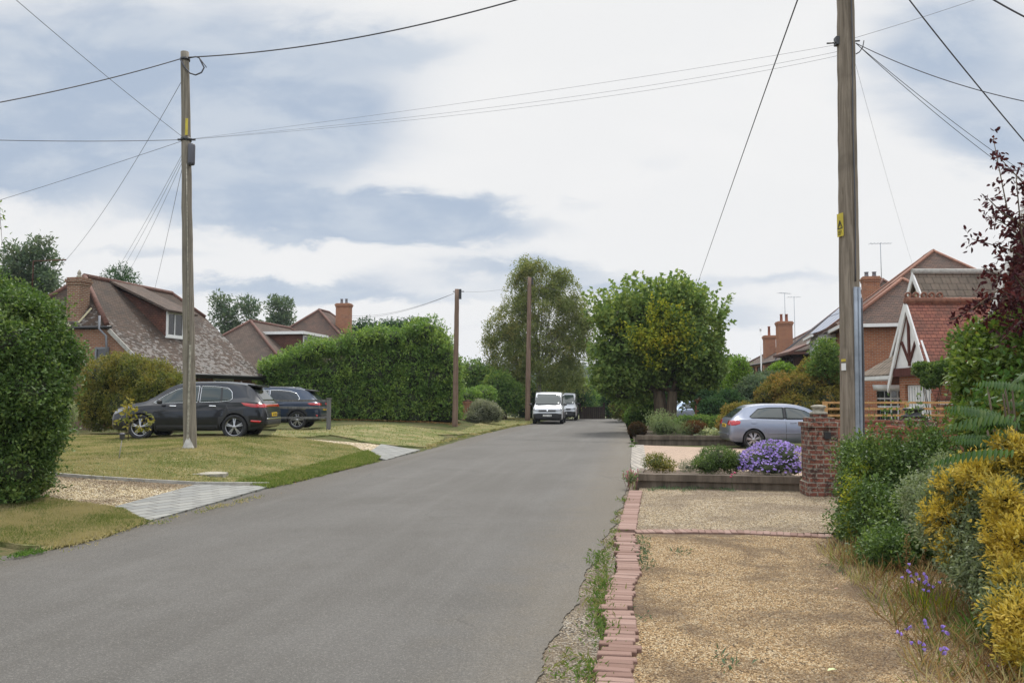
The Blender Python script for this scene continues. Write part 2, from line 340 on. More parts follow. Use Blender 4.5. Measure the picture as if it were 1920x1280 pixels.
# ================================================================== GROUND
def mat_asphalt():
    m_, t, b = new_mat('asphalt'); g = t.add('ShaderNodeTexCoord').outputs['Object']; x = t.add('ShaderNodeSeparateXYZ', {0: g}).outputs
    fine = t.m('ADD', t.m('MULTIPLY', t.noise(g, 48, 4, .75), 1.6), -.3, 0, True); vo = t.add('ShaderNodeTexVoronoi', {'Vector': g, 'Scale': 130.0}); vr = t.add('ShaderNodeSeparateColor', {0: vo.outputs['Color']}).outputs[0]
    big = t.noise(g, .35, 5, .6, .5); mid = t.noise(g, 2.2, 5, .6)
    c = t.mix(t.sm(big, .35, .65), (.080, .075, .068), (.099, .094, .087))
    c = t.mix(t.m('MULTIPLY', t.sm(mid, .48, .7), .5), c, (.078, .073, .065))
    # worn wheel paths and gritty brown edges, measured across the carriageway
    ac = t.m('SUBTRACT', x[0], t.m('MULTIPLY', x[1], .152))
    ed = t.m('ADD', ac, t.m('MULTIPLY', t.m('SUBTRACT', mid, .5), 1.1))
    c = t.mix(t.m('MULTIPLY', t.sm(ed, -1.5, -.35), .55), c, (.14, .117, .085))
    c = t.mix(t.m('MULTIPLY', t.m('SUBTRACT', 1, t.sm(ed, -6.3, -5.3)), .5), c, (.08, .067, .05))
    streak = t.noise(t.add('ShaderNodeCombineXYZ', {0: t.m('MULTIPLY', ac, 2.2), 1: t.m('MULTIPLY', x[1], .10), 2: 0.0}).outputs[0], 1.0, 4, .6)
    c = t.mix(t.m('MULTIPLY', t.sm(streak, .45, .7), .22), c, (.145, .14, .131))
    c = t.mix(t.m('MULTIPLY', t.sm(vr, .78, .95), .28), c, (.26, .245, .22))
    c = t.mix(t.m('MULTIPLY', t.sm(vr, .3, .1), .55), c, (.07, .068, .064))
    c = t.mix(.55, c, t.mix(fine, (.22, .22, .22), (.84, .84, .84)), 'OVERLAY')
    cr = t.add('ShaderNodeTexVoronoi', {'Vector': t.add('ShaderNodeVectorMath', {0: g, 1: (t.noise(g, 3, 3))}, operation='ADD').outputs[0], 'Scale': .38}, feature='DISTANCE_TO_EDGE')
    c = t.mix(t.m('MULTIPLY', t.m('SUBTRACT', 1, t.sm(cr.outputs[0], .0, .006)), t.m('MULTIPLY', t.sm(big, .5, .6), .6)), c, (.05, .048, .045))
    t.set(b, 'Base Color', c); b.inputs['Roughness'].default_value = .82; b.inputs['Specular IOR Level'].default_value = .3
    bp = t.add('ShaderNodeBump', {'Strength': .55, 'Distance': .006, 'Height': t.m('ADD', fine, t.m('MULTIPLY', vo.outputs['Distance'], -2))}); t.set(b, 'Normal', bp.outputs[0]); return m_
def mat_gravel(name, cols, scale, dirt, dirtamt=.5, dark=.0):
    m_, t, b = new_mat(name); g = t.add('ShaderNodeTexCoord').outputs['Object']
    vo = t.add('ShaderNodeTexVoronoi', {'Vector': g, 'Scale': scale}); vr = t.add('ShaderNodeSeparateColor', {0: vo.outputs['Color']}).outputs
    vo2 = t.add('ShaderNodeTexVoronoi', {'Vector': g, 'Scale': scale*.42}); vr2 = t.add('ShaderNodeSeparateColor', {0: vo2.outputs['Color']}).outputs
    c = t.ramp(vr[0], [(0, cols[0]), (.3, cols[1]), (.55, cols[2]), (.8, cols[3]), (1, cols[4])])
    c = t.mix(t.m('MULTIPLY', t.sm(vr2[1], .7, .8), .6), c, cols[4])
    c = t.mix(t.sm(vo.outputs['Distance'], .38, .8), c, tuple(k*.28 for k in cols[0]))
    n = t.noise(g, .9, 6, .65, .4); c = t.mix(t.m('MULTIPLY', t.sm(n, .42, .63), dirtamt), c, dirt)
    n2 = t.noise(g, 4.5, 5, .7); c = t.mix(.4, c, t.mix(n2, (.3, .3, .3), (.7, .7, .7)), 'OVERLAY')
    t.set(b, 'Base Color', c); b.inputs['Roughness'].default_value = .85; b.inputs['Specular IOR Level'].default_value = .3
    hh = t.m('SUBTRACT', t.m('MULTIPLY', n2, .5), vo.outputs['Distance'])
    bp = t.add('ShaderNodeBump', {'Strength': .9, 'Distance': .015, 'Height': hh}); t.set(b, 'Normal', bp.outputs[0]); return m_
def mat_turf(name, greens, dry, bare, amt=(.42, .6)):
    m_, t, b = new_mat(name); g = t.add('ShaderNodeTexCoord').outputs['Object']
    n = t.noise(g, 1.1, 6, .65, .3); n2 = t.noise(g, 38, 4, .7); n3 = t.noise(g, .5, 4, .6); n4 = t.noise(g, 9, 4, .7)
    c = t.mix(t.sm(n4, .35, .65), greens[0], greens[1]); c = t.mix(t.m('MULTIPLY', t.sm(n, *amt), t.sm(n4, .3, .6)), c, dry); c = t.mix(t.m('MULTIPLY', t.sm(n3, .6, .72), .7), c, bare)
    c = t.mix(.6, c, t.mix(n2, (.2, .2, .2), (.8, .8, .8)), 'OVERLAY')
    t.set(b, 'Base Color', c); b.inputs['Roughness'].default_value = .95; b.inputs['Specular IOR Level'].default_value = .1
    bp = t.add('ShaderNodeBump', {'Strength': .8, 'Distance': .03, 'Height': t.m('ADD', n2, n4)}); t.set(b, 'Normal', bp.outputs[0]); return m_
def mat_block(name, c1, c2, joint, bw, rh, rot=0.0, ms=.012, dirt=.3):
    m_, t, b = new_mat(name); g = t.add('ShaderNodeTexCoord').outputs['Object']
    r = t.add('ShaderNodeVectorRotate', {0: g, 'Angle': rot}, rotation_type='Z_AXIS').outputs[0]
    br = t.add('ShaderNodeTexBrick', {'Vector': r, 'Color1': (*c1, 1), 'Color2': (*c2, 1), 'Mortar': (*joint, 1), 'Scale': 1.0,
        'Mortar Size': ms, 'Mortar Smooth': .3, 'Bias': 0.0, 'Brick Width': bw, 'Row Height': rh})
    n = t.noise(g, 1.6, 5, .6); c = t.mix(t.m('MULTIPLY', t.sm(n, .5, .7), dirt), br.outputs[0], tuple(k*.55 for k in c2))
    n2 = t.noise(g, 40, 4, .7); c = t.mix(.45, c, t.mix(n2, (.3, .3, .3), (.7, .7, .7)), 'OVERLAY')
    t.set(b, 'Base Color', c); b.inputs['Roughness'].default_value = .85
    bp = t.add('ShaderNodeBump', {'Strength': .7, 'Distance': .008, 'Height': t.m('SUBTRACT', t.m('MULTIPLY', n2, .3), br.outputs[1])}); t.set(b, 'Normal', bp.outputs[0]); return m_
M['asphalt'] = mat_asphalt()
M['gravel_gold'] = mat_gravel('golden_gravel', [(.12, .07, .03), (.225, .14, .06), (.32, .205, .09), (.40, .28, .145), (.50, .41, .27)], 62, (.085, .055, .032), .85)
M['gravel_pale'] = mat_gravel('pale_gravel', [(.14, .095, .05), (.25, .18, .10), (.33, .25, .145), (.40, .32, .20), (.49, .43, .33)], 55, (.15, .115, .08), .7)
M['gravel_left'] = mat_gravel('buff_shingle', [(.20, .14, .075), (.35, .265, .145), (.46, .37, .22), (.54, .45, .30), (.62, .56, .45)], 26, (.25, .18, .11), .3)
M['grit'] = mat_gravel('gritty_soil', [(.09, .07, .05), (.15, .12, .085), (.21, .17, .125), (.27, .225, .17), (.36, .33, .28)], 60, (.13, .10, .065), .7)
M['turf'] = mat_turf('dry_turf', ((.085, .105, .032), (.135, .15, .05)), (.26, .22, .115), (.22, .165, .10))
M['turfg'] = mat_turf('rough_ground', ((.05, .065, .02), (.08, .09, .03)), (.12, .10, .05), (.11, .08, .05))
M['setts'] = mat_block('grey_setts', (.235, .235, .215), (.17, .175, .168), (.085, .08, .07), .42, .21, R(-66), ms=.016)
M['paving'] = mat_block('buff_block_paving', (.40, .29, .21), (.31, .225, .165), (.15, .105, .075), .21, .105, R(45))
M['paving_edge'] = mat_block('grey_block_edge', (.30, .27, .23), (.22, .20, .175), (.09, .08, .07), .6, .16, R(90))

def grid_sheet(name, poly, mat, zoff, res=.5, kind='structure', skirt=0.0, label=None, zf=None):
    """polygon in plan laid over the terrain"""
    bm = bmesh.new(); pv = [Vector((p[0], p[1], 0)) for p in poly]; bv = [bm.verts.new(p) for p in pv]
    for a_, b_, c_ in tessellate_polygon([pv]):
        if len({a_, b_, c_}) == 3 and abs((pv[b_]-pv[a_]).cross(pv[c_]-pv[a_]).z) > 1e-9:
            try: bm.faces.new((bv[a_], bv[b_], bv[c_]))
            except ValueError: pass
    xs = [p[0] for p in poly]; ys = [p[1] for p in poly]
    def cut(axis, lo, hi_):
        k = math.floor(lo/res)+1
        while k*res < hi_:
            co = [0, 0, 0]; no = [0, 0, 0]; co[axis] = k*res; no[axis] = 1
            bmesh.ops.bisect_plane(bm, geom=bm.verts[:]+bm.edges[:]+bm.faces[:], plane_co=co, plane_no=no); k += 1
    cut(0, min(xs), max(xs)); cut(1, min(ys), max(ys))
    if skirt:
        be = [e for e in bm.edges if e.is_boundary]; r_ = bmesh.ops.extrude_edge_only(bm, edges=be)
        low = set(v_ for v_ in r_['geom'] if isinstance(v_, bmesh.types.BMVert))
    else: low = set()
    for v_ in bm.verts: v_.co.z = (zf or H)(v_.co.x, v_.co.y) + zoff - (skirt if v_ in low else 0)
    bm.normal_update(); bad = [f_ for f_ in bm.faces if f_.normal.z < -1e-6]
    if bad: bmesh.ops.reverse_faces(bm, faces=bad)
    for f_ in bm.faces: f_.smooth = not any(v_ in low for v_ in f_.verts)
    if skirt:
        for e_ in be: e_.smooth = False
    me = bpy.data.meshes.new(name); bm.to_mesh(me); bm.free()
    return tag(link_mesh(name, me, None, mat), label, kind=kind)
def rough_edge(pts, amp, step=.25, seed=1, closed=True):
    rg = random.Random(seed); out = []
    n = len(pts)
    for i in range(n if closed else n-1):
        a, b = Vector(pts[i][:2]), Vector(pts[(i+1) % n][:2]); L = (b-a).length; k = max(1, int(L/step)); nn = Vector((-(b-a).y, (b-a).x)).normalized()
        for j in range(k):
            p = a.lerp(b, j/k); q = p + nn*rg.uniform(-amp, amp); out.append((q.x, q.y))
    if not closed: out.append(tuple(pts[-1][:2]))
    return out
def inpoly(x, y, poly):
    P = np.array([(p[0], p[1]) for p in poly]); x = np.asarray(x); y = np.asarray(y); r = np.zeros(x.shape, bool); j = len(P)-1
    for i in range(len(P)):
        c = ((P[i, 1] > y) != (P[j, 1] > y)) & (x < (P[j, 0]-P[i, 0])*(y-P[i, 1])/(P[j, 1]-P[i, 1]+1e-12)+P[i, 0]); r ^= c; j = i
    return r
def PX(l): return [tuple(G(*p)[:2]) for p in l]

# terrain sheet, finer near the street
def axis(lim, near, s0, gr):
    a = list(np.arange(-near, near+.01, s0)); s_ = s0
    while a[-1] < lim: s_ *= gr; a.append(a[-1]+s_); a.insert(0, a[0]-s_)
    return np.array(a)
gx = axis(2600, 34, .5, 1.12); gy = axis(2600, 40, .5, 1.12) + 30
GX, GY = np.meshgrid(gx, gy); GZ = hf(GX, GY) - .035
n_, m__ = GX.shape; idx = np.arange(n_*m__).reshape(n_, m__)
FF = np.stack([idx[:-1, :-1], idx[:-1, 1:], idx[1:, 1:], idx[1:, :-1]], -1).reshape(-1, 4)
tag(np_mesh('ground', np.stack([GX, GY, GZ], -1), FF, M['turfg'], smooth=True), kind='structure')

redge = PX([(990, 1290), (1030, 1220), (1075, 1130), (1110, 1060), (1140, 1003), (1165, 950), (1179, 905), (1184, 870), (1187, 830), (1187, 800), (1181, 790)])
ledge = PX([(1000, 794), (960, 801), (900, 815), (830, 835), (790, 846), (700, 868), (600, 893), (510, 914), (390, 947), (280, 979), (200, 1005), (100, 1030), (-60, 1050)])
redge_r = [(x+.022*math.sin(y*3.1)+.016*math.sin(y*7.7+1), y) for x, y in rough_edge(redge, .012, .05, 3, False)]
farR = [(9.0, 62), (11.5, 75), (14.5, 90), (19, 110)]; farL = [(13, 112), (8.6, 90), (5.4, 75), (3.0, 62)]
road_poly = [(-14, -6), (-2.0, -6), (-.75, 1)] + redge_r + farR + farL + rough_edge(ledge, .04, .3, 5, False) + [(-14, 7.4)]
grid_sheet('road', road_poly, M['asphalt'], 0.0, 1.0, skirt=.02)
# tar seams across the carriageway
def strip(name, pts, wd, mat, zo=.004, kind='structure'):
    pts = [Vector(p[:2]) for p in pts]; L = []; Rr = []
    for i, p in enumerate(pts):
        d = (pts[min(i+1, len(pts)-1)]-pts[max(i-1, 0)]).normalized(); nn = Vector((-d.y, d.x))*wd/2*random.uniform(.6, 1.3); L.append(p+nn); Rr.append(p-nn)
    return grid_sheet(name, [tuple(p) for p in L+Rr[::-1]], mat, zo, 1.0, kind)
M['tar'] = plain('old_tar', (.05, .048, .045), .8, var=.4, scale=5)
sp = [G(930+k*21.5, 823+k*.62) for k in range(12)]
strip('road_seam', sp, .14, M['tar'])
# worn gritty verge between road and bricks
brk_out = PX([(1117, 1285), (1130, 1180), (1150, 1090), (1158, 1000), (1186, 920)])
verge_poly = [(-2.25, -6), (-.5, -6), (-.1, 2)] + brk_out + [G(1189, 905)[:2]] + [(p[0]-.18, p[1]) for p in redge[::-1] if p[1] < 15] + [(-1.1, 1)]
grid_sheet('gravel_verge', [tuple(p) for p in verge_poly], M['grit'], -.012, .6)

# gravel drives on the right
near_poly = [(-.6, -5), (6.5, -5), (6.2, 4.6), (5.6, 9.66)] + PX([(1188, 1001), (1185, 1090), (1190, 1180), (1180, 1285)]) + [(-.1, 2)]
grid_sheet('gravel_drive', [tuple(p) for p in near_poly], M['gravel_gold'], .006, .6)
far_poly = [G(1190, 997)[:2], (7.2, 9.8), (9.5, 15.4), G(1200, 905)[:2]]
grid_sheet('gravel_drive', [tuple(p) for p in far_poly], M['gravel_pale'], .004, .6)

# left side: lawns, shingle drive, setts
lawnA = PX([(500, 914), (600, 889), (700, 865), (712, 858), (660, 835), (560, 822), (520, 818), (300, 817), (100, 812), (60, 830), (60, 888), (95, 890), (370, 908), (505, 909)])
lawnB = PX([(275, 979), (200, 1002), (110, 1027), (0, 1018), (-120, 1015), (-120, 940), (60, 930), (230, 955)])
lawnC = PX([(1002, 793), (965, 797), (900, 812), (820, 815), (835, 822), (800, 838), (700, 822), (620, 815), (500, 822), (520, 806), (620, 800), (860, 797), (940, 785), (1000, 783)])
shing = PX([(70, 888), (95, 890), (370, 908), (505, 909), (430, 925), (215, 950), (60, 942), (-200, 935), (-200, 880)])
setts1 = PX([(370, 908), (510, 911), (400, 943), (283, 976), (212, 951)])
shing2 = PX([(60, 812), (520, 818), (610, 824), (720, 832), (700, 848), (665, 838), (560, 826), (300, 822), (60, 840), (-200, 845), (-200, 805)])
setts2 = PX([(715, 832), (788, 843), (724, 862), (686, 851)])
LP = {}
for nm, pl, mt, zo, amp in [('shingle_drive', shing, 'gravel_left', -.012, .03), ('shingle_drive', shing2, 'gravel_left', -.012, .05), ('paved_apron', setts1, 'setts', .012, .0),
                            ('paved_apron', setts2, 'setts', .012, .0), ('lawn', lawnA, 'turf', .018, .05), ('lawn', lawnB, 'turf', .016, .05), ('lawn', lawnC, 'turf', .016, .06)]:
    pl2 = rough_edge(pl, amp, .3, len(pl)) if amp else pl
    grid_sheet(nm, pl2, M[mt], zo, .7, skirt=.06)
side_drive = PX([(820, 818), (960, 801), (900, 813), (830, 834), (800, 838)])
# concrete edging kerb beside shingle
g_ = Geo(); kp = [G(x_, y_) for x_, y_ in [(60, 887), (95, 890), (180, 895), (270, 901), (370, 908), (505, 909)]]
for a_, b_ in zip(kp[:-1], kp[1:]): g_.beam(a_+Vector((0, 0, .0)), b_+Vector((0, 0, .0)), .06, .10)
tag(g_.build('kerb_edging', M['concrete'], origin=kp[0]), 'thin pale concrete edging between lawn and shingle drive', 'kerb')
# stone slab (stopcock cover) in the lawn
c0 = G(392, 889); g_ = Geo(); rg = random.Random(4)
pts = [(c0.x+.42*math.cos(a)*rg.uniform(.75, 1.1), c0.y+.3*math.sin(a)*rg.uniform(.8, 1.1), c0.z+.045) for a in np.linspace(0, 2*math.pi, 13)[:-1]]
g_.poly(pts, .09, (0, 0, 1)); tag(g_.build('stone_slab', M['stone'], origin=c0), 'small weathered stone slab set in the grass near the road', 'slab')

# block-paved drive on the right, between the two raised beds
pav = PX([(1205, 886), (1186, 834), (1420, 842), (1600, 850), (1700, 900), (1530, 893)])
edge = PX([(1186, 900), (1183, 868), (1185, 834), (1207, 834), (1215, 886)])
grid_sheet('paving', pav, M['paving'], .008, 1.0); grid_sheet('paving_border', edge, M['paving_edge'], .012, 1.0)
soilR = [(4.3, 30), (7.6, 56), (11, 66), (40, 66), (40, 30)]
grid_sheet('planting_soil', soilR, M['soil'], .0, 1.5)
soilN = [(1.9, -4), (9, -4), (9, 12.6), (6.2, 12.6), (4.6, 9.6), (3.55, 6.2), (3.2, 4.8), (2.9, 3)]
soil_m = mat_turf('litter_soil', ((.06, .055, .02), (.09, .08, .03)), (.20, .14, .06), (.14, .095, .05), (.35, .55)); M['litter'] = soil_m
grid_sheet('planting_soil', rough_edge(soilN, .12, .3, 8), M['litter'], .03, .5)

# loose red brick edging: one mesh per run
def brick_run(pts, label, n, bl, bw, jit, seed, th=.05, lift=.02, along=False):
    rg = random.Random(seed); g = Geo(); P_ = [Vector(p) for p in pts]; seg = [(P_[i+1]-P_[i]).length for i in range(len(P_)-1)]; tot = sum(seg)
    def pt(s_):
        for i, L in enumerate(seg):
            if s_ <= L or i == len(seg)-1: return P_[i].lerp(P_[i+1], s_/L), (P_[i+1]-P_[i]).normalized()
            s_ -= L
    for k in range(n):
        c, d = pt((k+.5)/n*tot); nn = Vector((-d.y, d.x, 0)).normalized(); a = math.atan2(nn.y, nn.x) + rg.gauss(0, jit*.6)
        c = c + nn*rg.gauss(0, jit*.35) + Vector((0, 0, lift + rg.gauss(0, jit*.06)))
        w2, l2 = bw/2*rg.uniform(.93, 1.0), bl/2*rg.uniform(.95, 1.03); e = .006
        ca, sa = math.cos(a), math.sin(a); tl = rg.gauss(0, jit*.08)
        def q(x, y, z): return c + Vector((x*ca-y*sa, x*sa+y*ca, z + tl*x))
        vs = [q(x, y, -th) for x, y in ((-l2, -w2), (l2, -w2), (l2, w2), (-l2, w2))] + [q(x, y, -e) for x, y in ((-l2, -w2), (l2, -w2), (l2, w2), (-l2, w2))] + \
             [q(x, y, 0) for x, y in ((-l2+e, -w2+e), (l2-e, -w2+e), (l2-e, w2-e), (-l2+e, w2-e))]
        g.add(vs, [(8, 9, 10, 11)] + [(i+o, (i+1) % 4+o, (i+1) % 4+o+4, i+o+4) for o in (0, 4) for i in range(4)])
    o = g.build('brick_edging', M['edgebrick'], origin=P_[0]); return tag(o, label, 'brick edging')
def mat_edgebrick():
    m_, t, b = new_mat('edging_brick'); g = t.add('ShaderNodeTexCoord').outputs['Object']; rnd = t.add('ShaderNodeNewGeometry').outputs['Random Per Island']
    c = t.ramp(rnd, [(0, (.150, .083, .062)), (.35, (.19, .112, .088)), (.7, (.225, .14, .112)), (1, (.26, .172, .142))])
    n = t.noise(g, 7, 6, .7); c = t.mix(t.m('MULTIPLY', t.sm(n, .5, .75), .55), c, (.17, .115, .085))
    n2 = t.noise(g, 120, 3); c = t.mix(.4, c, t.mix(n2, (.3, .3, .3), (.7, .7, .7)), 'OVERLAY')
    t.set(b, 'Base Color', c); b.inputs['Roughness'].default_value = .88
    bp = t.add('ShaderNodeBump', {'Strength': .5, 'Distance': .004, 'Height': n2}); t.set(b, 'Normal', bp.outputs[0]); return m_
M['edgebrick'] = mat_edgebrick()
nr = PX([(1148, 1290), (1157, 1240), (1163, 1190), (1158, 1150), (1160, 1110), (1176, 1085), (1178, 1050), (1176, 1018), (1172, 1003)])
nr = [(nr[0][0]-.35, 2.4)] + nr
brick_run([(x, y, .0) for x, y in nr], 'uneven row of loose red bricks edging the near golden gravel', 96, .215, .076, .05, 11, lift=.035)
fr = PX([(1176, 996), (1183, 960), (1192, 922)])
brick_run([(x, y, 0) for x, y in fr], 'neat pale red brick edging running on to the sleeper bed', 54, .22, .085, .012, 12, lift=.03)
cr_ = PX([(1192, 999), (1300, 998), (1400, 1000), (1480, 1004), (1560, 1008)])
brick_run([(x, y, 0) for x, y in cr_], 'line of red bricks crossing between golden and pale gravel', 30, .215, .076, .03, 13, lift=.026)

# ---- pebbles standing proud of the gravel (nobody could count them)
def pebbles(name, poly, n, rmin, rmax, mat, label, seed, zo=.0, dens=None):
    rg = np.random.default_rng(seed); P = np.array([(p[0], p[1]) for p in poly]); lo, hi_ = P.min(0), P.max(0)
    q = rg.uniform(lo, hi_, (n*6, 2)); q = q[inpoly(q[:, 0], q[:, 1], poly)]
    if dens is not None: q = q[rg.random(len(q)) < dens(q)]
    q = q[:n]; n = len(q); z = hf(q[:, 0], q[:, 1])+zo
    oc = np.array([(1, 0, 0), (0, 1, 0), (-1, 0, 0), (0, -1, 0), (0, 0, 1), (.6, .6, .45), (-.6, .6, .4), (-.6, -.6, .45), (.6, -.6, .5)])
    fc = np.array([(0, 5, 8), (0, 1, 5), (1, 6, 5), (1, 2, 6), (2, 7, 6), (2, 3, 7), (3, 8, 7), (3, 0, 8), (5, 6, 4), (6, 7, 4), (7, 8, 4), (8, 5, 4)])
    r = rg.uniform(rmin, rmax, n); a = rg.uniform(0, 6.28, n); el = rg.uniform(.5, 1, (n, 3))*r[:, None]; el[:, 2] *= .75
    T = oc[None]*el[:, None]; T += rg.normal(0, .12, T.shape)*r[:, None, None]
    ca, sa = np.cos(a)[:, None], np.sin(a)[:, None]
    V = np.stack([T[..., 0]*ca-T[..., 1]*sa+q[:, :1], T[..., 0]*sa+T[..., 1]*ca+q[:, 1:2], T[..., 2]+z[:, None]], -1)
    F = fc[None]+np.arange(n)[:, None, None]*9
    return tag(np_mesh(name, V.reshape(-1, 3), F.reshape(-1, 3), mat, smooth=False), label, kind='stuff')
def mat_pebble(name, cols):
    m_, t, b = new_mat(name); rnd = t.add('ShaderNodeNewGeometry').outputs['Random Per Island']
    g = t.add('ShaderNodeTexCoord').outputs['Object']; n = t.noise(g, .9, 6, .65, .4); c_ = t.mix(t.m('MULTIPLY', t.sm(n, .42, .63), .75), t.ramp(rnd, [(i/4, c) for i, c in enumerate(cols)]), (.10, .062, .034)); t.set(b, 'Base Color', c_); b.inputs['Roughness'].default_value = .8; return m_
pg = mat_pebble('golden_pebbles', [(.13, .075, .032), (.24, .15, .065), (.34, .22, .10), (.42, .30, .155), (.52, .43, .29)])
pp = mat_pebble('pale_pebbles', [(.14, .095, .05), (.25, .185, .10), (.34, .26, .15), (.41, .33, .21), (.51, .45, .34)])
pebbles('golden_pebbles', [(.0, 3.8), (4.6, 3.8), (5.0, 7), (5.5, 9.6), (1.4, 9.6), (1.0, 6.4)], 120000, .004, .0095, pg, 'loose golden gravel pebbles', 1, .006,
        lambda q: np.clip(5.2/q[:, 1], .25, 1))
pebbles('pale_pebbles', far_poly, 30000, .006, .012, pp, 'loose pale gravel pebbles', 2, .004)
ps_ = mat_pebble('buff_stones', [(.18, .125, .065), (.33, .25, .135), (.45, .36, .21), (.52, .43, .28), (.62, .56, .44)])
pebbles('shingle_pebbles', shing, 30000, .010, .022, ps_, 'loose buff shingle stones', 3, -.005)
pebbles('grit_pebbles', verge_poly, 22000, .004, .009, pp, 'loose grit along the road edge', 5, -.012)
# ================================================================== BUILDINGS
def roof_planes(g, w, y0, y1, zr, ze, hn=(0, 0), hf_=(0, 0), th=.13, x0=0.0, mi=0, over=0.0, sides=(-1, 1)):
    s = (zr-ze)/w; w2 = w+over; ze2 = ze-over*s; xn, xf = hn[1]/s, hf_[1]/s; yn, yf = y0, y1
    for sx in sides:
        p = [(x0, yn+hn[0], zr), (x0, yf-hf_[0], zr)]
        if hf_[1] < zr-ze2-1e-3: p += [(x0+sx*xf, yf, zr-hf_[1]), (x0+sx*w2, yf, ze2)] if hf_[1] > 0 else [(x0+sx*w2, yf, ze2)]
        else: p += [(x0+sx*w2, yf, ze2)]
        p += [(x0+sx*w2, yn, ze2)]
        if 0 < hn[1] < zr-ze2-1e-3: p += [(x0+sx*xn, yn, zr-hn[1])]
        g.poly(p, th, (sx*s, 0, 1), mi=mi)
    for (d, dr, y, sg) in ((hn[0], hn[1], yn, -1), (hf_[0], hf_[1], yf, 1)):
        if dr > 0:
            full = dr >= zr-ze2-1e-3; xw = w2 if full else dr/s; zz = ze2 if full else zr-dr
            g.poly([(x0, y-sg*d, zr), (x0-xw, y, zz), (x0+xw, y, zz)], th, (0, sg*(zr-zz), d), mi=mi)
    return s, w2, ze2
def ridge_tubes(g, w, y0, y1, zr, ze, hn, hf_, rad=.11, x0=0.0, over=0.0):
    s = (zr-ze)/w; w2 = w+over; ze2 = ze-over*s
    g.tube([(x0, y0+hn[0]-.02, zr+.01), (x0, y1-hf_[0]+.02, zr+.01)], rad, 8)
    for (d, dr, y, sg) in ((hn[0], hn[1], y0, -1), (hf_[0], hf_[1], y1, 1)):
        if dr > 0:
            full = dr >= zr-ze2-1e-3; xw = w2 if full else dr/s; zz = ze2 if full else zr-dr
            for sx in (-1, 1): g.tube([(x0, y-sg*d, zr), (x0+sx*xw, y, zz+.02)], rad*.9, 8)
def chimney(parent, x, y, z0, z1, wx=.8, wy=.7, pots=2, mat='brick_chim', potm='pot', parent_name='chimney', poth=.35):
    g = Geo(); hx, hy = wx/2, wy/2
    g.box((x-hx, y-hy, z0), (x+hx, y+hy, z1-.32))
    g.box((x-hx-.04, y-hy-.04, z1-.32), (x+hx+.04, y+hy+.04, z1-.2)); g.box((x-hx-.08, y-hy-.08, z1-.2), (x+hx+.08, y+hy+.08, z1-.08)); g.box((x-hx-.02, y-hy-.02, z1-.08), (x+hx+.02, y+hy+.02, z1))
    c = g.build('chimney', M[mat], parent)
    for k in range(pots):
        px_ = x + (k-(pots-1)/2)*min(.42, wx/max(pots, 1)); q = Geo()
        q.lathe([(.13, z1-.02), (.12, z1+.05), (.10, z1+poth-.06), (.13, z1+poth-.04), (.13, z1+poth), (.085, z1+poth), (.085, z1+poth-.1)], (px_, y, 0), 12)
        q.build('chimney_pot', M[potm], c)
    return c
def window(parent, face, u0, u1, z0, z1, d, nv=2, nh=1, fw=.07, frame='white', gl='glassd', sill=True, name='window', bars=.045):
    """face: '-x','+x','-y','+y' at coordinate d; u runs along the other axis. Frame proud of the wall, pane behind it"""
    ax, sg = face[1], (1 if face[0] == '+' else -1)
    def bx(g, a0, a1, b0, b1, dd0, dd1):
        lo, hi_ = sorted((d+sg*dd0, d+sg*dd1))
        g.box((lo, a0, b0), (hi_, a1, b1)) if ax == 'x' else g.box((a0, lo, b0), (a1, hi_, b1))
    g = Geo()
    bx(g, u0, u1, z1-fw, z1, .003, .06); bx(g, u0, u1, z0, z0+fw, .003, .06)
    bx(g, u0, u0+fw, z0+fw, z1-fw, .003, .06); bx(g, u1-fw, u1, z0+fw, z1-fw, .003, .06)
    for k in range(1, nv): c = u0+(u1-u0)*k/nv; bx(g, c-bars/2, c+bars/2, z0+fw, z1-fw, .003, .052)
    for k in range(1, nh): c = z0+(z1-z0)*k/nh; bx(g, u0+fw, u1-fw, c-bars/2, c+bars/2, .003, .048)
    o = g.build(name, M[frame], parent)
    q = Geo(); bx(q, u0+fw*.5, u1-fw*.5, z0+fw*.5, z1-fw*.5, .002, .02); q.build('pane', M[gl], o)
    if sill: q = Geo(); bx(q, u0-.06, u1+.06, z0-.07, z0-.004, .003, .11); q.build('sill', M[frame], o)
    return o
def aerial(parent, x, y, z, h=1.6, yaw=0.0, n=7, ln=1.2):
    g = Geo(); g.tube([(x, y, z), (x, y, z+h)], .018, 6); c, s = math.cos(yaw), math.sin(yaw)
    g.tube([(x-c*ln*.5, y-s*ln*.5, z+h-.05), (x+c*ln*.5, y+s*ln*.5, z+h-.05)], .012, 6)
    for k in range(n):
        t_ = (k/(n-1)-.5)*ln; hh = .28-.02*k; g.tube([(x+c*t_+s*hh, y+s*t_-c*hh, z+h-.05), (x+c*t_-s*hh, y+s*t_+c*hh, z+h-.05)], .008, 5)
    return g.build('aerial', M['grey_metal'], parent)
def gutter_x(g, x, y0, y1, z, r=.06): g.tube([(x, y0, z), (x, y1, z)], r, 8)

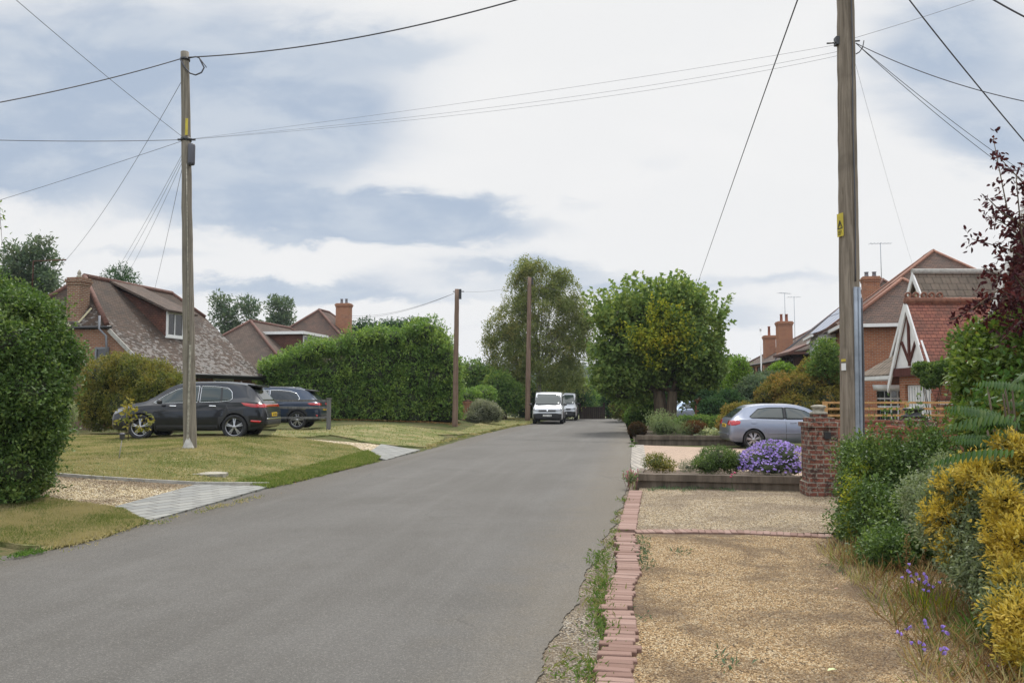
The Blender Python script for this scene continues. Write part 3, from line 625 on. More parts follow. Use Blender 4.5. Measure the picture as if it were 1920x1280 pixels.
# ---- left bungalow with lichened roof
yaw1 = -R(12.6); O1 = Vector((-19.5, 34.9, .40))
h1 = thing('bungalow', 'brick bungalow with steep lichen spotted brown roof, dormer and side chimney', 'house', O1, yaw1)
zr, ze, w1, L1 = 6.6, 2.5, 4.6, 9.1
g = Geo()
g.box((-w1+.35, .12, -.5), (w1-.35, L1-.2, ze-.02))
for yy in (.12, L1-.42):
    g.poly([(-w1+.35, yy, ze-.02), (w1-.35, yy, ze-.02), (2.75, yy, 4.05), (-2.75, yy, 4.05)], .22, (0, -1, 0))
g.build('wall', M['brick_house'], h1)
g = Geo(); s_, w2, ze2 = roof_planes(g, w1, 0, L1, zr, ze, (1.8, 2.4), (1.0, 1.2), .14, over=.25)
rf = g.build('roof', M['tile_main'], h1)
g = Geo(); ridge_tubes(g, w1, 0, L1, zr, ze, (1.8, 2.4), (1.0, 1.2), .12, over=.25); g.build('ridge_tiles', M['ridge'], rf)
g = Geo(); gutter_x(g, w2+.05, 0, L1, ze2-.06, .065); g.tube([(-2.9, -.06, 4.12), (2.95, -.06, 4.12)], .06, 8)
g.box((w2-.03, .02, ze2-.20), (w2-.004, L1-.02, ze2-.02)); g.build('gutter', M['gutter'], h1)
g = Geo(); g.tube([(2.4, -.1, 4.6), (2.42, -.12, 4.05), (2.75, -.1, 3.75), (2.78, -.06, 2.9)], .045, 8); g.build('downpipe', M['lead'], h1)
chimney(h1, .88, .45, 3.0, 6.30, .64, .58, 0)
chp = Geo(); chp.lathe([(.12, 6.28), (.10, 6.40), (.05, 6.44), (.09, 6.48), (.06, 6.58), (.02, 6.66)], (.88, .45, 0), 12); chp.build('chimney_pot', M['stone'], h1)
g = Geo(); g.beam((.5, .06, 4.36), (.95, .02, 4.2), .1, .06); g.build('flashing', M['cream'], h1); g = Geo(); g.beam((1.22, .1, 4.35), (1.5, .5, 5.0), .06, .06); g.build('flashing', M['cream'], h1)
g = Geo(); g.beam((2.80, -.02, 4.0), (w2-.1, -.02, ze2-.02), .05, .16); g.build('verge_board', M['concrete'], h1)
# dormer
dm_y0, dm_y1, dx, dzt = 3.55, 5.35, 2.95, 5.18
g = Geo()
for yy, ny in ((dm_y0, -1), (dm_y1, 1)):
    g.poly([(.45, yy, 6.2), (dx, yy, 6.6-s_*dx-.05), (dx, yy, dzt)], .12, (0, ny, 0))
g.box((dx-.13, dm_y0+.02, 6.6-s_*dx-.1), (dx-.01, dm_y1-.02, dzt-.02))
dm = g.build('dormer', M['tile_hang'], h1)
g = Geo(); g.poly([(.1, dm_y0-.22, 6.62), (dx+.3, dm_y0-.22, dzt-.0), (dx+.3, dm_y1+.22, dzt-.0), (.1, dm_y1+.22, 6.62)], .1, (.45, 0, 1)); g.build('dormer_roof', M['tile_brown'], dm)
window(dm, '+x', dm_y0+.0, dm_y1-.0, 6.6-s_*dx+.02, dzt-.03, dx, 3, 1, .10)
window(h1, '+x', 5.4, 7.1, 1.15, 2.1, w1-.35, 3, 2, .09)
g = Geo(); g.box((w1-.36, 3.1, -.3), (w1-.30, 4.1, 2.05)); g.build('door', M['redpaint'], h1)
window(h1, '-y', 2.1, 2.75, 2.55, 3.3, .12, 1, 1, .08, 'lead')
g = Geo(); g.tube([(-1.6, .6, 5.1), (-1.6, .6, 7.15), (-.2, .9, 7.2)], .03, 6); g.build('pole_bracket', M['ridge'], h1)
# small lean-to tile verge on the gable wall
g = Geo(); g.tube([(1.25, .02, 2.95), (1.55, .02, 2.75), (1.8, .02, 2.4), (1.95, .02, 2.0)], .05, 6); g.build('arch_trim', M['concrete'], h1)

def hip_house(name, label, O, yaw, L, w, ze, zr, hipn, hipf, wall, tile, over=.35, extra=None):
    t = thing(name, label, 'house', O, yaw); g = Geo(); g.box((-w+.02, over, -2.0), (w-.02, L-over, ze-.02)); g.build('wall', M[wall], t)
    g = Geo(); roof_planes(g, w, 0, L, zr, ze, hipn, hipf, .12, over=over*.6); r_ = g.build('roof', M[tile], t)
    g = Geo(); ridge_tubes(g, w, 0, L, zr, ze, hipn, hipf, .12, over=over*.6); g.build('ridge_tiles', M['ridge'], r_)
    s = (zr-ze)/w; xe, z_e = w+over*.6, ze-over*.6*s
    g = Geo()
    for sx in (-1, 1): g.tube([(sx*(xe+.05), 0, z_e-.06), (sx*(xe+.05), L, z_e-.06)], .06, 8)
    g.tube([(-xe, -.05, z_e-.06), (xe, -.05, z_e-.06)], .06, 8)
    g.build('gutter', M['gutter'] if extra != 'white' else M['white'], t); return t
# ---- second and third houses on the left
h2 = hip_house('house', 'brown hipped roof house with white flat roofed dormer behind the long laurel hedge', (-19.4, 54.5, .1), -R(10), 15, 5.2, 2.9, 6.95, (4.3, 4.3), (4.3, 4.3), 'brick_house', 'tile_brown')
g = Geo(); g.box((1.1, 4.3, 4.6), (3.9, 8.3, 5.95)); d2 = g.build('dormer', M['tile_hang'], h2)
g = Geo(); g.box((.6, 4.1, 5.953), (4.15, 8.5, 6.15)); g.build('dormer_roof', M['white'], d2)
window(d2, '+x', 4.5, 8.1, 4.75, 5.9, 3.9, 4, 1, .1, sill=False)
h3 = hip_house('house', 'tall dark red hipped roof house with orange brick chimney, farthest on the left', (-17.3, 65.3, -.3), -R(10), 12, 6.2, 4.2, 9.35, (4.9, 5.3), (4.9, 5.3), 'brick_house', 'tile_red')
chimney(h3, 2.2, 5.0, 6.0, 9.85, 1.15, .8, 2, 'brick_orange', 'lead', poth=.4)

# ---- right hand row
YR = -R(8.8)
def loc(O, yaw, x, y, z=0): c, s = math.cos(yaw), math.sin(yaw); return Vector((O[0]+x*c-y*s, O[1]+x*s+y*c, O[2]+z))
# large house D: main block and lower hipped wing facing us
hD = thing('house', 'large red brick house with tall brown hipped roof behind the timbered gable porch', 'house', (20.8, 38.1, 0), -R(13))
wD, zeD, zrD = 5.25, 5.05, 9.15
g = Geo(); g.box((-wD+.02, .3, -.3), (wD, 9.7, zeD-.02)); g.box((-wD+.02, -2.1, -.3), (-wD+5.5, .3-.003, zeD-.05)); g.build('wall', M['brick_orange'], hD)
g = Geo(); roof_planes(g, wD, 0, 10, zrD, zeD, (4.3, 4.6), (3.9, 4.6), .14, over=.3)
roof_planes(g, 2.75, -2.4, 4.2, 7.15, zeD, (2.3, 2.6), (0, 0), .14, x0=-wD+2.75, over=.3); rD = g.build('roof', M['tile_red'], hD)
g = Geo(); ridge_tubes(g, wD, 0, 10, zrD, zeD, (4.3, 4.6), (3.9, 4.6), .09, over=.3)
g.tube([(-wD+2.75, -.1, 7.17), (-wD+2.75, 2.4, 7.17)], .10, 8); s3 = 2.1/2.75
for sx in (-1, 1): g.tube([(-wD+2.75, -.1, 7.16), (-wD+2.75+sx*3.05, -2.4, zeD-.22)], .09, 8)
g.build('ridge_tiles', M['redtile'], rD)
g = Geo(); g.box((-wD-.38, -2.52, zeD-.32), (-wD+5.85, -2.42, zeD-.17)); g.box((-wD-.42, -2.4, zeD-.32), (-wD-.32, 9.9, zeD-.17)); g.build('gutter', M['white'], hD)
# white bay on the street front
g = Geo(); g.box((-wD-.85, 1.6, -.3), (-wD+.01, 4.4, 2.2)); by = g.build('bay', M['brick_orange'], hD)
g = Geo(); g.box((-wD-.85, 1.62, 2.9), (-wD+.0, 4.38, 4.75)); g.build('bay_panel', M['white'], by)
window(by, '-x', 1.7, 4.3, 3.0, 4.6, -wD-.85, 4, 3, .08); window(by, '-y', -wD-.8, -wD-.05, 2.7, 4.6, 1.62, 2, 3, .08)
g = Geo(); g.poly([(-wD-1.1, 1.3, 4.72), (-wD-1.1, 4.7, 4.72), (-wD, 4.7, 5.25), (-wD, 1.3, 5.25)], .1, (-.5, 0, 1)); g.build('bay_roof', M['tile_red'], by)
g = Geo(); g.box((-wD-1.2, 1.25, 4.6), (-wD-1.1, 4.75, 4.72)); g.build('bay_gutter', M['white'], by)
window(hD, '-y', -wD+3.4, -wD+4.2, .9, 1.5, -2.1, 2, 1, .06)
chimney(hD, -2.1, 11.9-2.4, 5.0, 8.6, .9, .7, 2, 'brick_orange', 'lead', poth=.3); aerial(hD, -1.5, 11.9-2.4, 8.5, 2.1, .15)

# solar panel house B
OB = (23.9, 49.6, 0)
hB = hip_house('house', 'brick house with solar panels on its brown roof and black timber bay window', OB, -R(6), 11.5, 5.3, 4.6, 9.3, (4.3, 4.7), (4.3, 4.7), 'brick_orange', 'tile_brown', .4)
s = (9.3-4.6)/5.3
g = Geo()
def onB(x, y, o=.12): z = 9.3 - s*abs(x); return Vector((x-o*s*.7, y, z+o))
for k in range(4):
    for j in range(2):
        x0, x1 = -1.1-j*1.4, -1.1-j*1.4-1.34; y0 = 3.2+k*1.15; g.poly([onB(x0, y0), onB(x0, y0+1.08), onB(x1, y0+1.08), onB(x1, y0)], .04, (-s, 0, 1))
g.build('solar_panel', M['solar'], hB)
g = Geo(); g.tube([(0, 7.2, 9.34), (-5.5, 11.5, 4.45)], .06, 8); g.build('lead_hip', M['lead'], hB)
g = Geo(); g.box((-6.2, 2.4, -.3), (-5.3, 6.2, 3.05)); bB = g.build('bay', M['brick_orange'], hB)
g = Geo()
for yy in (2.4, 3.3, 4.25, 5.2, 6.1): g.box((-6.25, yy, 3.05), (-6.1, yy+.13, 4.5))
for zz in (3.0, 3.95, 4.42): g.box((-6.22, 2.42, zz), (-6.12, 6.2, zz+.12))
g.box((-6.2, 2.38, 3.0), (-5.3, 2.44, 3.15)); g.box((-6.2, 2.38, 4.42), (-5.3, 2.44, 4.55)); g.box((-5.75, 2.38, 3.1), (-5.62, 2.44, 4.45)); g.build('bay_frame', M['darkwood'], bB)
g = Geo(); g.box((-6.1, 2.5, 3.05), (-5.3, 6.1, 4.5)); g.build('pane', M['glassd'], bB)
g = Geo(); g.poly([(-6.6, 2.0, 4.5), (-6.6, 6.6, 4.5), (-5.2, 6.6, 5.1), (-5.2, 2.0, 5.1)], .1, (-.45, 0, 1)); g.box((-6.65, 1.95, 4.33), (-5.3, 6.65, 4.49)); g.build('bay_roof', M['ridge'], bB)
window(hB, '-x', 8.6, 10.4, 2.6, 4.2, -5.28, 3, 2, .08, 'darkwood'); window(hB, '-x', 8.4, 10.8, .6, 1.9, -5.28, 3, 2, .08, 'darkwood')
window(hB, '-y', -4.2, -3.0, 2.9, 4.2, .4, 2, 1, .08)
# far house A
OA = (26.0, 61.8, -.25)
hA = hip_house('house', 'farthest brick house on the right with twin potted chimney and dark tall windows', OA, -R(3), 14, 5.2, 4.9, 7.95, (4.4, 3.5), (4.4, 3.5), 'brick_orange', 'tile_brown', .4)
for y0 in (1.2, 4.3, 8.0, 10.8): window(hA, '-x', y0, y0+1.7, 2.9, 4.5, -5.18, 2, 2, .08, 'darkwood', 'glassd'); window(hA, '-x', y0, y0+1.7, .5, 2.1, -5.18, 2, 2, .08, 'darkwood', 'glassd')
chimney(hA, -4.3, 4.4, 4.6, 7.95, 1.1, .9, 2, 'brick_orange', 'pot', poth=.6); chimney(hA, -4.2, 9.5, 4.6, 7.2, .9, .8, 1, 'brick_orange', 'pot', poth=.8)
aerial(hA, -4.2, 4.4, 7.9, 2.4, .5); aerial(hA, -3.4, 4.6, 5.8, 4.2, .0, 5, 1.0)
for y_ in (.5, 6.2): g = Geo(); g.box((-5.5, y_, -1), (-5.22, y_+.5, 4.5)); g.build('pilaster', M['brick_orange'], hA)

# ---- timbered gable porch/garage E and taller roof F
e = thing('gabled_garage', 'small red tiled gable with white bargeboards and brown timbers above a white garage door', 'garage', (12.15, 25.0, 0), 0)
zrE, zeE, wE = 4.5, 2.45, 1.12; xE1 = 7.5
g = Geo(); g.box((.18, -wE-.45, -.3), (xE1, wE-.12, zeE-.12)); g.build('wall', M['brick_orange'], e)
g = Geo(); sE = (zrE-zeE)/wE
for sy in (-1, 1): g.poly([(-.18, 0, zrE), (xE1+.2, 0, zrE), (xE1+.2, sy*(wE+(.22 if sy > 0 else .5)), zeE-(.22 if sy > 0 else .5)*sE), (-.18, sy*(wE+(.22 if sy > 0 else .5)), zeE-(.22 if sy > 0 else .5)*sE)], .10, (0, sy*sE, 1))
rE = g.build('roof', M['tile_porch'], e)
g = Geo(); g.tube([(-.2, 0, zrE+.03), (xE1+.2, 0, zrE+.03)], .11, 10)
for k in range(5): g.lathe([(.05, -.03), (.10, -.03), (.10, .03), (.05, .03)], (-.1+k*.24, 0, zrE+.20), 14, 'Y', close=True)
for k in range(14): g.tube([(.1+k*.45, 0, zrE+.03), (.13+k*.45, 0, zrE+.03)], .125, 10)
g.build('ridge_tiles', M['redtile'], rE)
g = Geo(); g.poly([(-.10, -wE-.02, zeE+.05), (-.10, wE+.02, zeE+.05), (-.10, 0, zrE-.12)], .06, (-1, 0, 0)); gp = g.build('gable_panel', M['white'], e)
g = Geo(); g.box((-.15, -.05, zeE+.1), (-.102, .05, zrE-.3)); g.beam((-.127, .0, zeE+.2), (-.127, -.45, zeE+.85), .08, .05, (1, 0, 0)); g.beam((-.127, .0, zeE+.2), (-.127, .45, zeE+.85), .08, .05, (1, 0, 0))
g.box((-.17, -wE+.02, zeE-.2), (.17, wE-.1, zeE+.05)); g.build('timber_brace', M['beamw'], gp)
g = Geo()
for sy in (-1, 1):
    g.poly([(-.20, 0, zrE+.02), (-.20, sy*(wE+.24), zeE-.26*sE+.02), (-.20, sy*(wE+.24), zeE-.26*sE-.24), (-.20, 0, zrE-.30)], .05, (-1, 0, 0))
g.build('bargeboard', M['white'], e)
g = Geo(); g.box((.10, -.90, -.3), (.16, .62, 1.98)); dr = g.build('garage_door', M['white'], e)
g = Geo()
for k in range(9): g.box((.092, -.88+k*.175, -.2), (.099, -.865+k*.175, 1.93))
g.build('door_groove', M['grey_metal'], dr)
g = Geo(); g.box((.02, -wE-.45, -.3), (.178, -.92, zeE-.2)); g.box((.02, .64, -.3), (.178, wE-.12, zeE-.2)); g.box((.02, -.92, 1.99), (.178, .64, zeE-.2)); g.build('door_surround', M['brick_orange'], e)
g = Geo(); g.tube([(.05, -wE-.62, zeE-.45), (.25, -wE-.6, zeE-.5), (.42, -wE-.5, zeE-.75), (.42, -wE-.5, -.2)], .05, 8); g.build('downpipe', M['white'], e)
g = Geo(); g.box((-.15, -wE-.62, zeE-1.05), (xE1, -wE-.54, zeE-.95)); g.build('gutter', M['white'], e)

f_ = thing('house', 'house with grey brown pantiled roof and cream pointed gable above the garage roof', 'house', (13.97, 28.6, 0), 0)
zrF, zeF, wF, xF = 5.95, 3.0, 1.95, 9.5; sF = (zrF-zeF)/wF
g = Geo(); g.box((.2, -wF+.25, -.3), (xF, wF-.2, zeF)); g.build('wall', M['brick_orange'], f_)
g = Geo(); g.poly([(.2, -wF+.25, zeF), (.2, wF-.2, zeF), (.2, 0, zrF-.2)], .12, (-1, 0, 0)); g.build('gable_wall', M['cream'], f_)
g = Geo()
for sy in (-1, 1): g.poly([(0, 0, zrF), (xF+.2, 0, zrF), (xF+.2, sy*(wF+.35), zeF-.35*sF), (0, sy*(wF+.35), zeF-.35*sF)], .12, (0, sy*sF, 1))
rF = g.build('roof', M['tile_conc'], f_)
g = Geo(); g.tube([(-.02, 0, zrF+.02), (xF+.2, 0, zrF+.02)], .11, 8); g.build('ridge_tiles', M['concrete'], rF)
g = Geo()
for sy in (-1, 1): g.poly([(-.03, 0, zrF+.02), (-.03, sy*(wF+.38), zeF-.38*sF+.02), (-.03, sy*(wF+.38), zeF-.38*sF-.16), (-.03, 0, zrF-.28)], .05, (-1, 0, 0))
g.build('bargeboard', M['white'], f_)
# lean-to with white bow window at its foot
g = Geo(); g.poly([(-1.15, -.6, 2.38), (.2, -.6, 3.4), (.2, .9, 3.4), (-1.15, 2.2, 2.38)], .1, (-.75, 0, 1)); lt = g.build('porch_roof', M['tile_conc'], f_)
g = Geo(); g.box((-1.25, -.65, 2.22), (-1.15, 2.25, 2.34)); g.box((-1.14, 2.2, 2.22), (.2, 2.28, 2.34)); g.build('porch_gutter', M['white'], lt)
g = Geo(); g.lathe([(.72, .25), (.72, .75), (.62, .76), (.62, 1.85), (.74, 1.87), (.78, 2.05)], (-.35, .75, 0), 16); bw = g.build('bow_window', M['white'], f_)
g = Geo()
for k in range(9):
    a = math.pi*(.65+1.0*k/8.9)
    for z_ in (.8, 1.32, 1.6):
        c = Vector((-.35+math.cos(a)*.60, .75+math.sin(a)*.60, z_)); d = Vector((math.cos(a), math.sin(a), 0)); t_ = Vector((-d.y, d.x, 0))*.085; up = Vector((0, 0, .46 if z_ == .8 else .22))
        g.poly([c-t_+d*.04, c+t_+d*.04, c+t_+d*.04+up, c-t_+d*.04+up], .02, d)
g.build('pane', M['glassd'], bw)

# nearest right-hand house G, only its gable edge shows
hG = thing('house', 'red tiled house at the right edge with white bargeboard behind the purple leaved tree', 'house', (13.1, 20.6, 0), 0)
g = Geo(); g.box((.2, -2.3, -.3), (9, 2.3, 2.95)); g.build('wall', M['brick_orange'], hG)
g = Geo(); g.poly([(.2, -2.3, 2.95), (.2, 2.3, 2.95), (.2, 0, 6.6)], .12, (-1, 0, 0)); g.build('gable_wall', M['tile_hang'], hG)
g = Geo()
for sy in (-1, 1): g.poly([(0, 0, 6.9), (9, 0, 6.9), (9, sy*2.65, 2.7), (0, sy*2.65, 2.7)], .12, (0, sy*1.58, 1))
g.build('roof', M['tile_porch'], hG)
g = Geo()
for sy in (-1, 1): g.poly([(-.03, 0, 6.95), (-.03, sy*2.7, 2.7), (-.03, sy*2.7, 2.35), (-.03, 0, 6.5)], .06, (-1, 0, 0))
g.build('bargeboard', M['white'], hG)

# ================================================================== GARDEN WALLS, PILLARS, FENCES
def brick_pillar(x, y, wd, h, label, cap='stone', mat='brick_pillar', plaque=False, rz=0.0, z=0.0):
    t = thing('brick_pillar', label, 'pillar', (x, y, z), rz); k = wd/2; g = Geo()
    g.box((-k+.0, -k+.0, -.1), (k, k, h)); g.box((-k-.03, -k-.03, -.1), (k+.03, k+.03, .22)); g.box((-k-.035, -k-.035, h+.0), (k+.035, k+.035, h+.075))
    g.build('shaft', M[mat], t)
    q = Geo(); q.lathe([(k*1.35, h+.077), (k*1.25, h+.13), (k*.9, h+.2), (k*.55, h+.24)], (0, 0, 0), 4, smooth=False)
    q = Geo(); q.box((-k+.03, -k+.03, h+.077), (k-.03, k-.03, h+.15)); q.box((-k+.12, -k+.12, h+.15), (k-.12, k-.12, h+.205)); q.build('cap', M['brick_pillar'], t)
    if cap: q = Geo(); q.lathe([(k*.62, h+.206), (k*.62, h+.235), (k*.4, h+.25), (k*.42, h+.30), (k*.55, h+.32), (k*.5, h+.345), (k*.2, h+.36)], (0, 0, 0), 14); q.build('finial', M[cap], t)
    if plaque: q = Geo(); q.box((.02, -k-.035, h-.19), (.12, -k-.003, h-.08)); q.build('letter_plate', M['gutter'], t)
    return t
pl = G(1537, 921); brick_pillar(5.08, 13.75, .47, 1.12, 'old weathered red brick gate pillar with pale stone finial beside the utility pole', plaque=True, rz=-R(6))
brick_pillar(5.95, 12.3, .55, 1.10, 'red brick gate pillar with dark domed cap behind the privet', 'gutter', rz=-R(6), mat='brick_wall')
brick_pillar(*at(1313, 790, 36)[:2], .36, 1.45, 'slim red brick pillar under the broad green tree', None, 'brick_wall')
p_ = G(877, 795); brick_pillar(at(877, 790, 47).x, 47, .42, .95, 'short orange brick pillar beside the grey shrub across the road', None, 'brick_orange', rz=R(25), z=H(at(877, 790, 47).x, 47))
# low dark red wall with pine railing
t = thing('railing_wall', 'low dark red garden wall topped by orange pine railings', 'wall', (6.5, 17.4, 0), R(4)); g = Geo()
g.box((0, 0, -.2), (7.5, .22, 1.08)); g.build('wall', M['brick_wall'], t)
g = Geo(); g.box((-.02, -.03, 1.083), (7.5, .25, 1.13)); g.build('coping', M['brick_wall'], t)
for x_ in (.12, .62, 1.9, 3.2, 4.5, 5.8): q = Geo(); q.box((x_-.04, .07, 1.13), (x_+.04, .15, 1.52)); q.build('post', M['rail'], t)
for z_ in (1.20, 1.34, 1.47): q = Geo(); q.box((.16, .085, z_), (7.4, .13, z_+.045)); q.build('rail', M['rail'], t)
# post-and-rail by the blue car, fence panel by the bungalow
t = thing('post_fence', 'dark grey post and rail fence end beside the blue parked car', 'fence', G(616, 806), 0)
for x_ in (0, -3.2): q = Geo(); q.box((x_-.07, -.07, -.1), (x_+.07, .07, 1.16)); q.box((x_-.09, -.09, 1.16), (x_+.09, .09, 1.20)); q.build('post', M['greyrail'], t)
for z_ in (.42, .80, 1.06): q = Geo(); q.box((-3.13, -.02, z_), (-.072, .02, z_+.08)); q.build('rail', M['greyrail'], t)
t = thing('panel_fence', 'grey boarded fence panel between the left hedge and bungalow shrub', 'fence', at(138, 800, 31), R(20)); t.location.z = H(-16.4, 31)
g = Geo()
for k in range(9): g.box((-.8+k*.16, 0, 0), (-.8+k*.16+.15, .03, 1.8))
g.build('panel', M['fencew'], t); g = Geo(); g.box((.66, -.06, 0), (1.0, .06, 2.0)); g.build('post', M['concrete'], t)
t = thing('panel_fence', 'dark close boarded fence far down the road beyond the vans', 'fence', (6.2, 64.5, H(6.2, 64.5)), R(4)); g = Geo()
for k in range(13): g.box((-.9+k*.15, 0, -.4), (-.9+k*.15+.14, .03, .95))
g.build('panel', M['darkwood'], t)
for x_ in (-.9, .98): q = Geo(); q.box((x_-.06, .04, -.4), (x_+.06, .14, 1.25)); q.build('post', M['darkwood'], t)
g = Geo(); o_ = Vector((9.0, 69, H(9, 69))); g.box((o_.x, o_.y, o_.z-.3), (o_.x+3.6, o_.y+.25, o_.z+1.5)); g.box((o_.x-.02, o_.y-.03, o_.z+1.503), (o_.x+3.62, o_.y+.28, o_.z+1.57)); tag(g.build('garden_wall', M['brick_wall'], origin=o_), 'low brown brick wall at the far bend of the road', 'wall')

# raised sleeper beds
def bed(label, x0, x1, y0, y1, h, rz, c):
    t = thing('raised_bed', label, 'flower bed', c, rz); g = Geo()
    g.box((x0, y0, -.05), (x1, y0+.10, h*.52)); g.box((x0-.03, y0-.05, h*.52+.003), (x1+.02, y0+.16, h)); g.build('sleeper', M['sleeper'], t)
    g = Geo(); g.box((x0+.0, y0+.101, -.05), (x0+.10, y1, h*.9)); g.build('sleeper', M['sleeper'], t)
    g = Geo(); g.box((x0+.102, y0+.102, 0), (x1, y1, h*.8)); g.build('soil', M['soil'], t); return t
bed('near timber sleeper bed holding purple asters beside the brick pillar', 0, 2.78, 0, 1.5, .25, -R(12), (2.20, 14.85, 0))
bed('far timber sleeper bed with dark round shrub and grasses behind the paved drive', 0, 3.9, 0, 1.5, .30, -R(5), (4.32, 28.6, 0))
# ================================================================== POLES AND WIRES
def wobble_pole(base, top, r0, r1, seg=14, n=26, seed=1, amp=.006, sink=.4):
    rg = random.Random(seed); g = Geo(); b, t_ = Vector(base), Vector(top); b = b + (b-t_).normalized()*sink
    g.tube([b.lerp(t_, i/n) + Vector((rg.gauss(0, amp*.5), rg.gauss(0, amp*.5), 0)) for i in range(n+1)], [(r0+(r1-r0)*i/n)*rg.uniform(.985, 1.015) for i in range(n+1)], seg); return g
def sag(a, b, s, n=24):
    a, b = Vector(a), Vector(b); return [a.lerp(b, i/n) - Vector((0, 0, 4*s*(i/n)*(1-i/n))) for i in range(n+1)]
def thru(a, m_, b, n=28):
    """curve through three points"""
    a, m_, b = Vector(a), Vector(m_), Vector(b); out = []
    for i in range(n+1): t = i/n; out.append(a*(2*(t-.5)*(t-1)) + m_*(4*t*(1-t)) + b*(2*t*(t-.5)))
    return out
WG = 'overhead wires'
def wire(pts, r, label, name='overhead_wire', grp=None, twist=False):
    r = r*.72; twist = False
    g = Geo(); g.tube(pts, r, 6)
    if twist:
        P = [Vector(p) for p in pts]; fine = []
        for i in range(len(P)-1):
            for j in range(14): fine.append(P[i].lerp(P[i+1], j/14))
        for ph in (0, 3.14):
            h = []
            for i, p in enumerate(fine):
                d = (fine[min(i+1, len(fine)-1)]-fine[max(i-1, 0)]).normalized(); a = d.orthogonal().normalized(); b_ = d.cross(a); th = i*.55+ph
                h.append(p+(a*math.cos(th)+b_*math.sin(th))*r*.8)
            g.tube(h, r*.75, 4)
    return tag(g.build(name, M['wire'], origin=pts[0]), label, 'wire', grp)
# left pole
PB = G(333, 845); PT = at(347, 98, 19.4); PB = Vector((PB.x, 19.4, H(PB.x, 19.4)))
t = thing('utility_pole', 'weathered grey wooden utility pole standing on the left lawn', 'pole', PB)
def inb(v_): return Vector(v_)-PB
wobble_pole(inb(PB), inb(PT), .15, .095, seed=2).build('pole', M['polew'], t)
def onpole(y, k=0.0): p = at(345, y, 19.4); q = (PT-PB); s = (p.z-PB.z)/q.z; return PB+q*s
g = Geo(); c = inb(onpole(292))+Vector((.16, -.1, 0)); g.lathe([(.02, .27), (.075, .25), (.085, .2), (.085, -.2), (.075, -.25), (.02, -.27)], c, 12); g.build('junction_box', M['greybox'], t)
g = Geo(); c = inb(onpole(240)); g.box((c.x+.03, c.y-.125, c.z-.21), (c.x+.09, c.y-.115, c.z+.19)); g.build('warning_plate', M['yellow'], t)
g = Geo(); c = inb(onpole(262)); g.lathe([(.125, -.04), (.125, .04)], c, 14); g.beam(c+Vector((-.2, 0, 0)), c+Vector((.22, 0, 0)), .04, .04); g.lathe([(.115, -.03), (.115, .03)], inb(onpole(112)), 14); g.build('bracket', M['gutter'], t)
g = Geo(); c = inb(onpole(112))
g.tube([c+Vector(p) for p in ((.1, -.05, .02), (.28, -.05, .05), (.36, -.05, .02), (.42, -.05, -.10), (.48, -.05, -.22), (.42, -.05, -.34), (.28, -.05, -.40), (.16, -.08, -.37), (.05, -.12, -.25), (-.07, -.12, -.04))], .018, 8)
g.tube([c+Vector(p) for p in ((.36, -.05, .02), (.5, -.06, -.16), (.54, -.06, -.22))], .012, 6); g.build('cable_loop', M['wire'], t)
g = Geo(); g.tube([inb(onpole(y_))+Vector((.05, -.13+.0, 0)) for y_ in (310, 400, 520, 640)], .014, 6); g.box((-.02, -.172, .0), (.025, -.145, 2.4)); g.build('cable_guard', M['stone'], t)
g = Geo(); g.lathe([(.17, .0), (.13, .06), (.03, .30)], (.0, -.12, -.02), 8); g.build('foot_cap', M['concrete'], t)

# right pole, very near
RB = Vector((at(1597, 900, 11.6).x, 11.6, 0)); RT = at(1584, -80, 11.75)
t2 = thing('utility_pole', 'thick brown wooden utility pole with grey conduit rising beside the brick gate pillar', 'pole', RB)
def inr(v_): return Vector(v_)-RB
def onr(y): p = at(1590, y, 11.65); q = RT-RB; return RB+q*((p.z-RB.z)/q.z)
wobble_pole(inr(RB), inr(RT), .155, .118, 18, 40, 5, .004).build('pole', M['polep'], t2)
g = Geo()
for k, (dx_, w_) in enumerate(((.0, .028), (.05, .022))):
    g.tube([inr(onr(y_))+Vector((.02+dx_, -.158-.0, 0)) for y_ in (541, 650, 760, 880, 960)], w_, 10)
g.build('conduit', M['grey_metal'], t2)
g = Geo(); g.tube([inr(onr(y_))+Vector((.03+.006*math.sin(y_*.02), -.138-.014*(y_/540), 0)) for y_ in range(-70, 541, 30)], .009, 6)
g.tube([inr(onr(y_))+Vector((.125+.006*math.sin(y_*.03), -.09-.012*(y_/540), 0)) for y_ in range(560, 900, 30)], .02, 6); g.build('cable', M['wire'], t2)
def plate(parent, c, w_, h_, mat, name, rz=0.0):
    g = Geo(); M_ = Matrix.Rotation(rz, 3, 'Z'); cs = [c+M_ @ Vector((x, 0, z)) for x, z in ((-w_/2, -h_/2), (w_/2, -h_/2), (w_/2, h_/2), (-w_/2, h_/2))]
    g.poly(cs, .006, M_ @ Vector((0, -1, 0))); return g.build(name, M[mat], parent)
a_ = -R(74)
cs = inr(onr(423))+Vector((-.15, -.07, 0)); wp = plate(t2, cs, .13, .33, 'yellow', 'warning_plate', a_)
M_ = Matrix.Rotation(a_, 3, 'Z'); g = Geo(); nn = M_ @ Vector((0, -.004, 0)); tri = [(-.05, -.05), (.05, -.05), (0, .06)]
for i in range(3):
    p, q = tri[i], tri[(i+1) % 3]; g.beam(cs+nn+M_ @ Vector((p[0], 0, p[1])), cs+nn+M_ @ Vector((q[0], 0, q[1])), .012, .004, M_ @ Vector((0, 1, 0)))
for k in range(3): g.beam(cs+nn+M_ @ Vector((-.04, 0, -.09-.022*k)), cs+nn+M_ @ Vector((.035-.01*k, 0, -.09-.022*k)), .004, .008, M_ @ Vector((1, 0, 0)))
